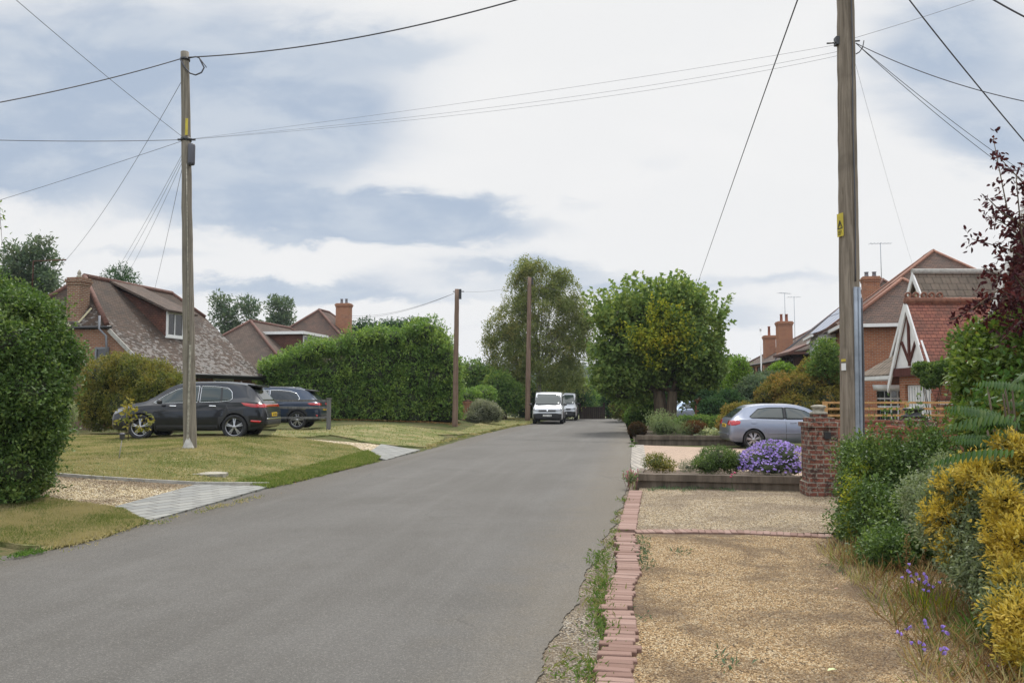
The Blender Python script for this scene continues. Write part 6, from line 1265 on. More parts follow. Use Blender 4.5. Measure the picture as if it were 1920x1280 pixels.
tuft('strappy_plant', 'yellow green upright leaf clump below the violet bellflowers', [(G(1745, 1150).x, G(1745, 1150).y, .12)], 160, .26, 'lf_yellowlime', 81, 'plant', .010, .35)
# seed spikes of dead verbena / dock
def seedspike(x, y, h, seed, label):
    rg = np.random.default_rng(seed); t = thing('seed_spike', label, 'plant', (x, y, 0), 0, 'brown seed spikes at the hedge foot'); g = Geo(); lx = rg.normal(0, .06); g.tube([(0, 0, -.02), (lx*.4, 0, h*.5), (lx, 0, h)], [.005, .004, .002], 5); g.build('stalk', M['straw'], t)
    O = np.array([(lx*z, 0, h*z) for z in np.linspace(.35, 1, 40)]); V, F = shoot_leaves(rg, O, unit(rg.normal(0, 1, O.shape)+np.array((0, 0, .6))), np.full(40, .02), 4, .016, .6, 0, .8, .005); np_mesh('seed_head', V, F, M['straw'], t)
for k, (x_, y_, h_, lb) in enumerate([(1700, 1100, .50, 'brown seed spike nearest the privet foot'), (1718, 1112, .62, 'tall brown seed spike right of the one at the privet foot'), (1790, 1120, .55, 'brown seed spike leaning before the silver edged shrub'), (1822, 1140, .50, 'brown seed spike in front of the dark gap in the shrubs'), (1840, 1165, .48, 'brown seed spike closest to the yellow shrub base')]):
    p = G(x_, y_+20); seedspike(p.x, p.y, h_, 200+k, lb)
# violet bellflowers
def bells(px, py, n, label, seed, h=.3, sp=.06):
    p = G(px, py); rr = random.Random(seed); t = thing('bellflower', label, 'flower', p, 0, 'violet bellflowers'); g = Geo(); q = Geo()
    for k in range(n):
        s0 = Vector((rr.gauss(0, sp*.5), rr.gauss(0, sp*.5), 0)); e = s0+Vector((rr.gauss(0, sp), rr.gauss(0, sp), h*rr.uniform(.75, 1.15))); g.tube([s0, s0.lerp(e, .6), e], .0022, 5)
        for j in range(rr.randint(1, 3)):
            c = s0.lerp(e, 1-.13*j); d = Vector((rr.gauss(0, 1), -.6, rr.gauss(.2, .5))).normalized(); q.tube([c, c+d*.006, c+d*.014, c+d*.020], [.0015, .006, .008, .012], 7, caps=False); q.build('flower_head', M['fl_violet'], t); q = Geo()
    g.build('stem', M['weed'], t)
bells(1725, 1160, 8, 'upper cluster of violet bellflowers below the privet', 1, .34, .07); bells(1738, 1215, 4, 'small group of violet bellflowers left of centre of the verge', 2, .14)
bells(1745, 1250, 4, 'violet bellflowers at the gravel edge near the bottom', 3, .12); bells(1892, 1240, 6, 'violet bellflowers beside the yellow shrub at bottom right', 4, .18, .03); bells(1680, 1185, 1, 'single violet bellflower out on the gravel', 5, .08); bells(1862, 1262, 1, 'single violet bellflower low at the bottom right', 6, .09)

# ---- grass on the lawns and weeds
def lawn_blades(name, poly, n, h, label, seed, wd=.007, dens=None, mat='grassblade', lean=.5):
    rg = np.random.default_rng(seed); P = np.array([(p[0], p[1]) for p in poly]); lo, hi_ = P.min(0), P.max(0); q = rg.uniform(lo, hi_, (n*4, 2)); q = q[inpoly(q[:, 0], q[:, 1], poly)]
    if dens is not None: q = q[rg.random(len(q)) < dens(q)]
    q = q[:n]; n = len(q); O = np.concatenate([q, (hf(q[:, 0], q[:, 1])+.01)[:, None]], 1); D = unit(np.stack([rg.normal(0, lean, n), rg.normal(0, lean, n), np.ones(n)], -1)); L = h*rg.uniform(.4, 1.1, n); W_ = rg.uniform(.6, 1.3, n)*wd
    V, F = leaves(O, D, rg.normal(0, 1, (n, 3)), L, W_, .05, .15); return tag(np_mesh(name, V, F, M[mat]), label, kind='stuff')
lawn_blades('lawn_grass', lawnA, 130000, .045, 'short dry grass blades on the middle lawn', 1, .012)
lawn_blades('lawn_grass', lawnB, 60000, .05, 'short grass blades on the near left verge', 2, .009)
lawn_blades('lawn_grass', lawnC, 60000, .06, 'short grass blades on the far left verge', 3, .03)
edge_l = [tuple(Vector(p)+Vector((-.25, 0))) for p in PX([(505, 914), (600, 890), (700, 866), (712, 860)])] + PX([(712, 858), (700, 867), (600, 892), (505, 916)])[::1]
lawn_blades('edge_grass', PX([(440, 905), (560, 880), (690, 845), (714, 858), (700, 867), (600, 892), (508, 915)]), 15000, .075, 'longer green grass along the road side of the middle lawn', 4, .012, mat='greenblade')
vstrip = PX([(1118, 1165), (1135, 1090), (1150, 1010), (1160, 985), (1158, 1000), (1150, 1090), (1134, 1165), (1122, 1200), (1112, 1230)])
def wstrip(px0, name, n, h, seed, mat, label, wd=.012):
    rg = np.random.default_rng(seed); ps = [G(*p) for p in px0]; parts = []
    for i, p in enumerate(ps):
        m_ = max(4, int(n*rg.uniform(.3, 1.6))); O = np.stack([p.x+rg.normal(0, .055, m_), p.y+rg.normal(0, .10, m_), np.full(m_, p.z+.012)], -1); D = unit(np.stack([rg.normal(0, .8, m_), rg.normal(0, .8, m_), np.full(m_, .8)], -1)); parts.append(leaves(O, D, rg.normal(0, 1, (m_, 3))+np.array((0, 0, 1.)), h*rg.uniform(.3, 1.1, m_), np.full(m_, wd)*rg.uniform(.6, 1.4, m_), .1, .25))
    V, F = join(parts); return tag(np_mesh(name, V, F, M[mat]), label, kind='stuff')
wp = [(1128+rr.uniform(-8, 8), y_) for y_ in range(1040, 1185, 7)] + [(1150, 1008), (1153, 1000), (1146, 1022), (1120, 1190), (1125, 1205), (1110, 1262), (1104, 1275), (1085, 1245), (1066, 1232), (1052, 1262), (1150, 1035), (1158, 980), (1162, 965), (1172, 940)]
wstrip(wp, 'verge_weeds', 46, .065, 5, 'vergeblade', 'low green weeds along the road side of the brick edging')
wstrip([(1202+rr.uniform(-5, 8), y_) for y_ in range(1012, 1075, 7)] + [(1205, 1160), (1350, 905), (1275, 1037), (1362, 1243), (1590, 1035), (1580, 1025), (1560, 1068), (1605, 1060), (1590, 1082)], 'verge_weeds', 26, .06, 6, 'lf_euc', 'grey green weeds against the inner side of the brick edging')
wstrip([(x_, 918+rr.uniform(-3, 3)) for x_ in range(1225, 1400, 8)], 'verge_weeds', 30, .08, 7, 'lf_euc', 'low weeds at the foot of the near sleeper bed')
wstrip([(x_, 979-(x_-300)*.245+rr.uniform(-2, 3)) for x_ in (150, 300, 330, 380, 395, 410, 430, 450, 455, 460, 480)] + [(150, 660+520-150)], 'verge_weeds', 30, .06, 8, 'grassblade', 'tufts of grass along the road edge of the grey paved apron')
def along(pts, st, off=0): 
    out = []
    for (x0, y0), (x1, y1) in zip(pts[:-1], pts[1:]):
        m_ = max(1, int(math.hypot(x1-x0, y1-y0)/st)); out += [(x0+(x1-x0)*k/m_+rr.uniform(-3, 3), y0+(y1-y0)*k/m_+off+rr.uniform(-2, 1.5)) for k in range(m_)]
    return out
wstrip(along([(100, 1029), (200, 1004), (275, 980)], 6), 'edge_tufts', 34, .07, 61, 'grassblade', 'ragged grass hanging over the near road edge')
wstrip(along([(505, 914), (600, 891), (700, 866), (712, 858)], 5), 'edge_tufts', 34, .10, 62, 'greenblade', 'ragged grass hanging over the road edge of the middle lawn')
wstrip(along([(800, 840), (835, 828), (900, 813), (960, 799), (1000, 793)], 5), 'edge_tufts', 40, .12, 63, 'grassblade', 'ragged grass along the far road edge', wd=.03)
wstrip(along([(95, 888), (240, 897), (370, 906), (480, 906)], 9, -3), 'edge_tufts', 22, .07, 64, 'grassblade', 'grass growing over the concrete edging')
wstrip([(40+k*5, 1043-k*.8) for k in range(6)], 'verge_weeds', 26, .07, 10, 'weed', 'flat weed growing from the asphalt at lower left')
wstrip([(1186, 838), (1188, 832), (1186, 826)], 'verge_weeds', 40, .12, 9, 'weed', 'small weed at the road end of the far sleeper bed')
# orange and crimson weeds in front of the near bed
def small_flower(px, py, h, mat, label, seed):
    p = G(px, py); rr = random.Random(seed); t = thing('small_flower', label, 'flower', p); g = Geo(); q = Geo()
    for k in range(3): e = Vector((rr.gauss(0, .04), rr.gauss(0, .03), h*rr.uniform(.7, 1))); g.tube([(0, 0, 0), e*.5, e], .003, 5); q.lathe([(.005, 0), (.022, .008), (.028, .018), (.012, .024)], e, 8); q.build('flower_head', mat, t); q = Geo()
    g.build('stem', M['weed'], t)
small_flower(1374, 918, .30, plain('magenta_petal', (.45, .03, .12), .6), 'magenta flower against the near sleeper bed', 1)
small_flower(1384, 916, .2, plain('orange_petal', (.6, .22, .06), .6), 'orange flower right of the magenta one', 2)
small_flower(1304, 914, .24, plain('tan_petal', (.42, .22, .07), .6), 'withered orange stalk against the near sleeper bed', 3)
# sapling with yellowing leaves, solar stake light on the lawn
p = G(222, 862); t = thing('stake_light', 'slim stake light leaning on the left lawn', 'garden light', p); g = Geo(); g.tube([(0, 0, -.05), (.06, 0, .42)], .010, 8); g.build('stake', M['barkg'], t); g = Geo(); g.lathe([(.02, .40), (.05, .43), (.05, .50), (.065, .51), (.03, .54)], (.062, 0, 0), 10); g.build('lamp_head', M['greybox'], t)
p = G(240, 828); b = Vector((p.x, p.y, p.z)); t = thing('sapling', 'young sapling with yellowing leaves in front of the dark car wheel', 'tree', b); g = Geo(); g.tube([(0, 0, -.05), (.01, 0, .5), (-.02, 0, .95)], [.012, .009, .005], 6); g.tube([(.01, 0, .5), (.25, 0, .62), (.45, 0, .5)], [.006, .005, .003], 5); g.build('trunk', M['bark'], t)
rg = np.random.default_rng(3); O = np.concatenate([rg.normal((0, 0, .75), (.13, .12, .16), (34, 3)), rg.normal((.42, 0, .5), (.10, .08, .10), (16, 3)), rg.normal((.0, 0, 1.0), (.06, .05, .05), (6, 3))]); V, F = shoot_leaves(rg, O, unit(rg.normal(0, 1, O.shape)+np.array((0, 0, -.3))), np.full(len(O), .1), 3, .13, .42, .5, .8, .03, 'oval'); np_mesh('crown', V, F, leafmat('yellowing_sapling_leaf', [(.10, .13, .02), (.24, .21, .03), (.38, .28, .05)]), t)
# fallen leaves under the laurel hedge and strewn on lawn, gravel and road edge
rg = np.random.default_rng(44); q = np.concatenate([np.stack([rg.uniform(-13, -2.6, 900), 42.3-np.abs(rg.normal(0, .5, 900))], -1), np.stack([rg.uniform(-8.6, -5.5, 110), rg.uniform(10, 11.3, 110)], -1), np.stack([rg.uniform(1.6, 3.2, 26), rg.uniform(4.2, 9.4, 26)], -1), np.stack([rg.uniform(-9, -3.5, 60), rg.uniform(13, 24, 60)], -1)])
O = np.concatenate([q, (hf(q[:, 0], q[:, 1])+.028)[:, None]], 1); n = len(O); sz = np.where(q[:, 1] > 30, .09, .028)*rg.uniform(.6, 1.2, n); V, F = leaves(O, rg.normal(0, 1, (n, 3))*np.array((1, 1, .15)), rg.normal(0, .25, (n, 3))+np.array((0, 0, 1.)), sz, sz*.6, .2, .15)
M['litterleaf'] = leafmat('fallen_leaves', [(.16, .07, .03), (.27, .13, .05), (.34, .22, .09)], gloss=.1); tag(np_mesh('leaf_litter', V, F, M['litterleaf']), 'scattered brown fallen leaves', kind='stuff')
# fallen leaf and litter on the gravel
for k, (x_, y_, c_, s_, lb) in enumerate([(1563, 1266, (.45, .50, .25), .07, 'pale green fallen leaf on the near gravel'), (1303, 1078, (.10, .05, .03), .035, 'small dark brown leaf on the golden gravel'), (1654, 1200, (.12, .07, .05), .045, 'dark curled leaf at the foot of the verge plants'), (1570, 1110, (.42, .25, .18), .05, 'pinkish fallen leaf at the right of the gravel')]):
    p = G(x_, y_); v_, f_2 = leaves(np.array([p[:]])+np.array((-s_/2, 0, .02)), np.array([(1., .3, .1)]), np.array([(0, 0, 1.)]), np.array([s_]), np.array([s_*.5]), .2, .1, 'oval'); v_[:, 2] += .008
    tag(np_mesh('fallen_leaf', v_, f_2, plain('fallen_leaf_%d' % k, c_, .7), origin=p), lb, 'leaf')
# ================================================================== VEHICLES
def pchip(xs, ys, x):
    xs = np.array(xs, float); ys = np.array(ys, float); h = np.diff(xs); d = np.diff(ys)/h; m_ = np.zeros(len(xs)); m_[0], m_[-1] = d[0], d[-1]
    for i in range(1, len(xs)-1):
        if d[i-1]*d[i] > 0: w1_, w2_ = 2*h[i]+h[i-1], h[i]+2*h[i-1]; m_[i] = (w1_+w2_)/(w1_/d[i-1]+w2_/d[i])
    k = np.clip(np.searchsorted(xs, x)-1, 0, len(h)-1); t = (x-xs[k])/h[k]
    return (2*t**3-3*t**2+1)*ys[k]+(t**3-2*t**2+t)*h[k]*m_[k]+(-2*t**3+3*t**2)*ys[k+1]+(t**3-t**2)*h[k]*m_[k+1]
def paint(name, col, metal=.5):
    m_, t, b = new_mat(name); b.inputs['Base Color'].default_value = (*col, 1); b.inputs['Metallic'].default_value = metal; b.inputs['Roughness'].default_value = .32
    b.inputs['Coat Weight'].default_value = .7; b.inputs['Coat Roughness'].default_value = .03; b.inputs['Specular IOR Level'].default_value = .3
    g = t.add('ShaderNodeTexCoord').outputs['Object']; n = t.noise(g, 5, 5, .6); x = t.add('ShaderNodeSeparateXYZ', {0: g}).outputs
    dust = t.m('MULTIPLY', t.m('SUBTRACT', 1, t.sm(x[2], .2, .75)), t.sm(n, .3, .8)); t.set(b, 'Base Color', t.mix(t.m('MULTIPLY', dust, .35 if sum(col) > .2 else .10), col, (.16, .14, .12)))
    t.set(b, 'Coat Weight', t.m('SUBTRACT', .7, t.m('MULTIPLY', dust, .5))); return m_
M['tyre'] = plain('tyre_rubber', (.022, .022, .023), .85, var=.3, scale=20); M['alloy'] = plain('alloy_wheel', (.48, .48, .50), .3, .8); M['alloydark'] = plain('machined_alloy', (.30, .30, .32), .3, .8)
M['hub'] = plain('dark_hub', (.03, .03, .032), .6); M['chrome'] = plain('chrome', (.75, .76, .78), .12, 1.0, var=.02); M['redlamp'] = plain('red_tail_lamp', (.42, .008, .012), .12, coat=1.0, var=.3, scale=8)
M['clearlamp'] = plain('clear_lamp', (.22, .23, .25), .08, .3, coat=1.0, var=.25, scale=12); M['plateY'] = plain('yellow_number_plate', (.75, .50, .03), .4); M['plateW'] = plain('white_number_plate', (.70, .70, .66), .4)
M['carglass'] = glass('tinted_car_glass', (.012, .014, .014), .02); M['carglass2'] = glass('car_glass', (.030, .042, .040), .02); M['trim'] = plain('car_black_trim', (.02, .02, .022), .5)

class Body:
    def __init__(s, st, L, wheels, wr, W_, arch=.05, clad=None, flat=.0):
        """st: rows (x, zbottom, zbelt, ztop, halfwidth, roof halfwidth)"""
        st = np.array(st, float); xs = np.unique(np.round(np.concatenate([np.linspace(0, L, 64), st[:, 0], [0.01, .03, L-.01, L-.03]]), 4)); c = [pchip(st[:, 0], st[:, i], xs) for i in range(1, 6)]
        V = []; lo = [(0, 0), (.0, .80), (.0, .90), (.10, .965), (.28, .995), (.5, 1.0), (.72, .992), (.88, .975), (1.0, .945)]
        for i, x in enumerate(xs):
            zb, zl, zt, w_, wt = [k[i] for k in c]; half = []
            for a, b in lo: half.append((w_*b if (a, b) != (0, 0) else 0.0, zb+(zl-zb)*a))
            hgt = max(zt-zl, .004); cab = min(1, hgt/.25)
            y0 = w_*.925; wt2 = wt*cab+(w_*.9)*(1-cab); r_ = min(.07, hgt*.35)
            half += [(y0, zl+min(.012, hgt*.1))]
            for q in (.3, .6, .85): half.append((y0+(wt2-y0)*q**1.15, zl+(hgt-r_)*q))
            half += [(wt2, zt-r_), (wt2-r_*.35, zt-r_*.35), (wt2-r_*1.3, zt-r_*.06), (wt2*.6, zt+.012*cab), (0, zt+.02*cab)]
            V += [(x, y, z) for y, z in half] + [(x, -y, z) for y, z in half[-2:0:-1]]; m_ = 2*len(half)-2
        F = []
        for i in range(len(xs)-1):
            for k in range(m_): F.append((i*m_+k, i*m_+(k+1) % m_, (i+1)*m_+(k+1) % m_, (i+1)*m_+k))
        F.append(tuple(range(m_))[::-1]); F.append(tuple((len(xs)-1)*m_+k for k in range(m_)))
        bm = bmesh.new(); bv = [bm.verts.new(v_) for v_ in V]
        for f in F:
            try: bm.faces.new([bv[k] for k in f])
            except ValueError: pass
        bmesh.ops.recalc_face_normals(bm, faces=bm.faces)
        s.bvh = BVHTree.FromBMesh(bm); me = bpy.data.meshes.new('b'); bm.to_mesh(me); bm.free()
        o = bpy.data.objects.new('b', me); COL.objects.link(o); cutters = []
        for wx in wheels:
            for sy in (-1, 1):
                g = Geo(); g.lathe([(wr+arch, sy*(W_/2-.30)), (wr+arch, sy*(W_/2+.1))], (wx, 0, wr), 28, 'Y'); co = g.build('cut', M['hub']); md = o.modifiers.new('b', 'BOOLEAN'); md.operation = 'DIFFERENCE'; md.object = co; md.solver = 'EXACT'; cutters.append(co)
        dg = bpy.context.evaluated_depsgraph_get(); s.me = bpy.data.meshes.new_from_object(o.evaluated_get(dg))
        for q in cutters+[o]: bpy.data.objects.remove(q, do_unlink=True)
        s.wheels, s.wr, s.W, s.L, s.arch, s.clad = wheels, wr, W_, L, arch, clad
    def body(s, parent, mats):
        me = s.me; me.materials.clear()
        for m_ in mats: me.materials.append(m_)
        for p in me.polygons:
            c = p.center; p.use_smooth = True; p.material_index = 0
            for wx in s.wheels:
                d = math.hypot(c.x-wx, c.z-s.wr)
                if d < s.wr+s.arch+.004 and abs(c.y) < s.W/2-.02 and (d < s.wr+s.arch-.02 or abs(p.normal.y) < .5): p.material_index = 2; p.use_smooth = False
                elif s.clad and d < s.wr+s.arch+.075 and abs(c.y) > s.W/2*.7 and c.z < s.wr*2+.12: p.material_index = 1
            if p.material_index == 0 and (abs(p.normal.z) > .9 and c.z < .45 or (s.clad and c.z < s.clad)): p.material_index = 1
        me.set_sharp_from_angle(angle=R(38)); o = bpy.data.objects.new('body', me); COL.objects.link(o); o.parent = parent; return o
    def hit(s, o, d):
        r_ = s.bvh.ray_cast(Vector(o), Vector(d)); return (r_[0], r_[1]) if r_[0] is not None else (None, None)
    def proj(s, u_, v_, side, off):
        if side == 'L': p, n = s.hit((u_, 4, v_), (0, -1, 0)); f = Vector((0, 1, 0))
        elif side == 'R': p, n = s.hit((u_, -4, v_), (0, 1, 0)); f = Vector((0, -1, 0))
        elif side == 'B': p, n = s.hit((-4, u_, v_), (1, 0, 0)); f = Vector((-1, 0, 0))
        elif side == 'F': p, n = s.hit((s.L+4, u_, v_), (-1, 0, 0)); f = Vector((1, 0, 0))
        else: p, n = s.hit((u_, v_, 6), (0, 0, -1)); f = Vector((0, 0, 1))
        if p is None: return None
        if n.dot(f) < 0: n = -n
        return p+n*off
    def patch(s, name, poly, side, mat, parent, off=.006, n=26, m_=8, trim=None, tr=.009, thick=.012):
        us = [p[0] for p in poly]; lo, hi_ = min(us), max(us); g = Geo(); rows = []
        for i in range(n+1):
            u_ = lo+(hi_-lo)*min(max(i/n, 1e-4), 1-1e-4); vs = []
            for a, b in zip(poly, poly[1:]+poly[:1]):
                if (a[0]-u_)*(b[0]-u_) < 0: vs.append(a[1]+(b[1]-a[1])*(u_-a[0])/(b[0]-a[0]))
            if len(vs) < 2: continue
            v0, v1 = min(vs), max(vs); row = [s.proj(u_, v0+(v1-v0)*j/m_, side, off) for j in range(m_+1)]
            if all(q is not None for q in row): rows.append(row)
        if len(rows) < 2: return None
        k = m_+1; f = {'L': (0, 1, 0), 'R': (0, -1, 0), 'B': (-1, 0, 0), 'F': (1, 0, 0), 'T': (0, 0, 1)}[side]; f = Vector(f)*thick
        V = [q for r_ in rows for q in r_]; V2 = [q-f for q in V]; nR = len(rows); N = len(V)
        F = [(i*k+j, i*k+j+1, (i+1)*k+j+1, (i+1)*k+j) for i in range(nR-1) for j in range(m_)]
        bd = [i*k for i in range(nR)]+[(nR-1)*k+j for j in range(1, k)]+[i*k+m_ for i in range(nR-2, -1, -1)]+[j for j in range(m_-1, 0, -1)]
        g.add(V+V2, F+[(a, b, b+N, a+N) for a, b in zip(bd, bd[1:]+bd[:1])], True); o = g.build(name, mat, parent)
        if trim:
            e = Geo(); e.tube([V[i] for i in bd]+[V[bd[0]]], tr, 6); e.build('trim', trim, o)
        return o
def wheel(parent, x, y, r, w_, sgn, rimmat='alloy', spokes=5, style='double', steel=False):
    g = Geo(); c = (x, y, r); rr = r*.72
    g.lathe([(rr, -w_/2), (r*.93, -w_/2), (r*.985, -w_*.42), (r, -w_*.3), (r, w_*.3), (r*.985, w_*.42), (r*.93, w_/2), (rr, w_/2), (rr*.97, w_*.3), (rr*.97, -w_*.3)], c, 32, 'Y', close=True)
    t = g.build('wheel', M['tyre'], parent); g = Geo(); yo = y+sgn*w_*.18
    g.lathe([(rr*.99, -.02), (.02, -.02), (.02, .0), (rr*.99, .0)], (x, yo-sgn*.035, r), 24, 'Y', close=True); g.build('brake_disc', M['hub'], t)
    g = Geo(); g.lathe([(rr*.91, w_*.2), (rr, w_*.27), (rr*1.02, w_*.34), (rr*.96, w_*.36)] if sgn > 0 else [(rr*.91, -w_*.2), (rr, -w_*.27), (rr*1.02, -w_*.34), (rr*.96, -w_*.36)], (x, y, r), 32, 'Y', close=True)
    yf = y+sgn*w_*.27
    if steel:
        g.lathe([(rr*.95, 0), (rr*.7, sgn*.01), (rr*.4, sgn*.03), (.02, sgn*.03)], (x, yf-sgn*.02, r), 24, 'Y')
    else:
        for k in range(spokes):
            offs = (-.13, .13) if style == 'double' else ((-.22, .22) if style == 'y' else (0,))
            for da in offs:
                a = 2*math.pi*k/spokes+.3; p0 = Vector((x+math.cos(a+da*.4)*rr*.15, yf, r+math.sin(a+da*.4)*rr*.15)); p1 = Vector((x+math.cos(a+da)*rr*.96, yf-sgn*.012, r+math.sin(a+da)*rr*.96))
                g.beam(p0, p1, .030 if style != 'single' else .06, .03, (0, 1, 0))
        g.lathe([(rr*.22, sgn*.012), (rr*.16, sgn*.025), (.01, sgn*.025)], (x, yf, r), 16, 'Y')
    g.build('rim', M[rimmat], t); return t
def mirror(parent, x, y, z, sgn, mat):
    g = Geo(); g.lathe([(.02, -.09), (.07, -.07), (.085, 0), (.075, .06), (.03, .085)], (0, 0, 0), 12, 'Y'); 
    g.v = [(x+v_[0]*.75, y+sgn*.09+v_[1], z+v_[2]*.85) for v_ in g.v]; g.beam((x-.0, y-sgn*.03, z-.05), (x, y+sgn*.07, z-.03), .05, .03); g.build('mirror', mat, parent)
def plate_txt(parent, c, side, mat, n=7, seed=1):
    """number plate with dark characters"""
    rg = random.Random(seed); g = Geo(); x, y, z = c; w_, h_ = .52, .11; sx = -1 if side == 'B' else 1
    g.box((x-.01 if sx > 0 else x-.012, y-w_/2, z-h_/2), (x+.012 if sx > 0 else x+.01, y+w_/2, z+h_/2)); p = g.build('number_plate', mat, parent); q = Geo()
    for k in range(n):
        yy = y-w_/2+.045+k*.062+(.02 if k > 3 else 0); xx = x+sx*.014
        q.box((xx-.001, yy, z-.035), (xx+.001, yy+.011, z+.035)); q.box((xx-.001, yy+.028, z-.035), (xx+.001, yy+.038, z+.035 if rg.random() < .6 else z)); q.box((xx-.001, yy+.011, z+(.026 if rg.random() < .5 else -.004)), (xx+.001, yy+.028, z+(.035 if rg.random() < .5 else .007)))
    q.build('plate_characters', M['black'], p)

def centre(t, L):    # shift children so that the thing's origin is the middle of the car
    for ch in [o for o in bpy.data.objects if o.parent == t]: ch.location.x -= L/2
def suv():
    t = thing('parked_car', 'dark charcoal parked car with chrome window trim, nearest the left utility pole', 'car'); L = 4.48; r = .355
    st = [(0, .42, .66, .68, .74, .60), (.03, .36, .80, .84, .83, .64), (.08, .33, .92, .97, .88, .66), (.14, .31, .99, 1.06, .905, .66), (.22, .29, 1.03, 1.17, .915, .65), (.34, .27, 1.06, 1.32, .92, .64), (.48, .26, 1.07, 1.47, .925, .64), (.60, .26, 1.07, 1.555, .928, .645), (.85, .25, 1.06, 1.60, .93, .66), (1.5, .24, 1.03, 1.645, .93, .67),
          (2.1, .24, 1.005, 1.64, .93, .67), (2.5, .24, .99, 1.60, .93, .66), (2.75, .24, .985, 1.53, .93, .66), (3.05, .24, .98, 1.36, .928, .66), (3.35, .24, .97, 1.17, .925, .68), (3.52, .25, .955, 1.075, .92, .74), (3.9, .26, .92, 1.00, .90, .78), (4.2, .27, .85, .92, .86, .74), (4.36, .29, .76, .82, .79, .66), (4.45, .33, .66, .71, .70, .58), (4.48, .38, .58, .60, .60, .5)]
    B = Body(st, L, (.90, 3.57), r, 1.855, .045, clad=.36); P_ = paint('charcoal_paint', (.010, .011, .015), .2); b = B.body(t, [P_, M['trim'], M['hub']])
    glz = M['carglass2']; ch = M['chrome']
    for sd in 'LR':
        B.patch('side_window', [(.98, 1.16), (1.02, 1.36), (1.14, 1.46), (1.5, 1.505), (1.90, 1.515), (1.90, 1.05), (1.30, 1.07), (1.05, 1.10)], sd, glz, t, trim=ch, tr=.007)
        B.patch('side_window', [(1.96, 1.05), (1.96, 1.52), (2.30, 1.495), (2.60, 1.42), (2.95, 1.24), (3.20, 1.065), (3.24, 1.03)], sd, glz, t, trim=ch, tr=.007)
        B.patch('window_pillar', [(1.27, 1.08), (1.29, 1.485), (1.34, 1.49), (1.33, 1.08)], sd, M['trim'], t, off=.011, n=4)
        for u0 in (1.42, 2.55): B.patch('door_handle', [(u0, .93), (u0, .955), (u0+.20, .96), (u0+.20, .935)], sd, ch, t, off=.022, n=5, m_=2)
        B.patch('door_line', [(1.925, .40), (1.925, 1.02), (1.935, 1.02), (1.935, .40)], sd, M['black'], t, off=.003, n=2); B.patch('door_line', [(3.05, .40), (3.08, .98), (3.09, .98), (3.06, .40)], sd, M['black'], t, off=.003, n=2)
        B.patch('door_line', [(1.05, .75), (1.10, 1.02), (1.11, 1.02), (1.30, .42), (1.29, .42)], sd, M['black'], t, off=.003, n=10)
        B.patch('sill_trim', [(1.35, .29), (1.35, .40), (3.1, .40), (3.1, .29)], sd, M['trim'], t, off=.01)
        B.patch('tail_lamp', [(.10, 1.00), (.30, 1.0), (.72, 1.045), (.62, .965), (.36, .905), (.08, .90)], sd, M['redlamp'], t, off=.012)
        B.patch('reflector', [(.14, .47), (.42, .50), (.42, .545), (.12, .53)], sd, M['redlamp'], t, off=.01, n=8, m_=2)
        B.patch('headlight', [(3.80, .93), (4.05, .92), (4.36, .78), (4.32, .70), (4.1, .80)], sd, M['clearlamp'], t, off=.008)
    B.patch('tail_lamp', [(-.80, .90), (-.80, 1.0), (-.2, .985), (.2, .985), (.80, 1.0), (.80, .90), (.45, .92), (-.45, .92)], 'B', M['redlamp'], t, off=.013)
    B.patch('rear_window', [(-.60, 1.10), (-.54, 1.42), (.54, 1.42), (.60, 1.10)], 'B', glz, t)
    B.patch('tailgate_panel', [(-.5, .60), (-.5, .73), (.5, .73), (.5, .60)], 'B', M['trim'], t, off=.004)
    B.patch('chrome_strip', [(-.74, .565), (-.74, .60), (.74, .60), (.74, .565)], 'B', ch, t, off=.012, m_=2); B.patch('bumper', [(-.78, .40), (-.80, .53), (.80, .53), (.78, .40)], 'B', M['trim'], t, off=.012)
    plate_txt(t, (-.004, 0, .70), 'B', M['plateY'])
    g = Geo(); g.poly([(.62, -.60, 1.575), (.62, .60, 1.575), (.30, .56, 1.535), (.24, .3, 1.53), (.24, -.3, 1.53), (.30, -.56, 1.535)], .045, (-.1, 0, 1)); g.build('spoiler', P_, t)
    g = Geo(); g.lathe([(.05, 0), (.03, .03), (.01, .07)], (1.0, 0, 1.6), 8); g.build('roof_aerial', M['black'], t); g = Geo(); g.beam((.16, .02, 1.10), (.26, -.32, 1.2), .02, .02); g.build('rear_wiper', M['black'], t)
    B.patch('windscreen', [(2.82, -.58), (3.46, -.66), (3.46, .66), (2.82, .58)], 'T', glz, t)
    for wx in (.90, 3.57):
        for sy in (-1, 1): wheel(t, wx, sy*.80, r, .235, sy, 'alloy', 5, 'double')
    for sy in (-1, 1): mirror(t, 2.98, sy*.93, 1.07, sy, M['trim'])
    centre(t, L); return t
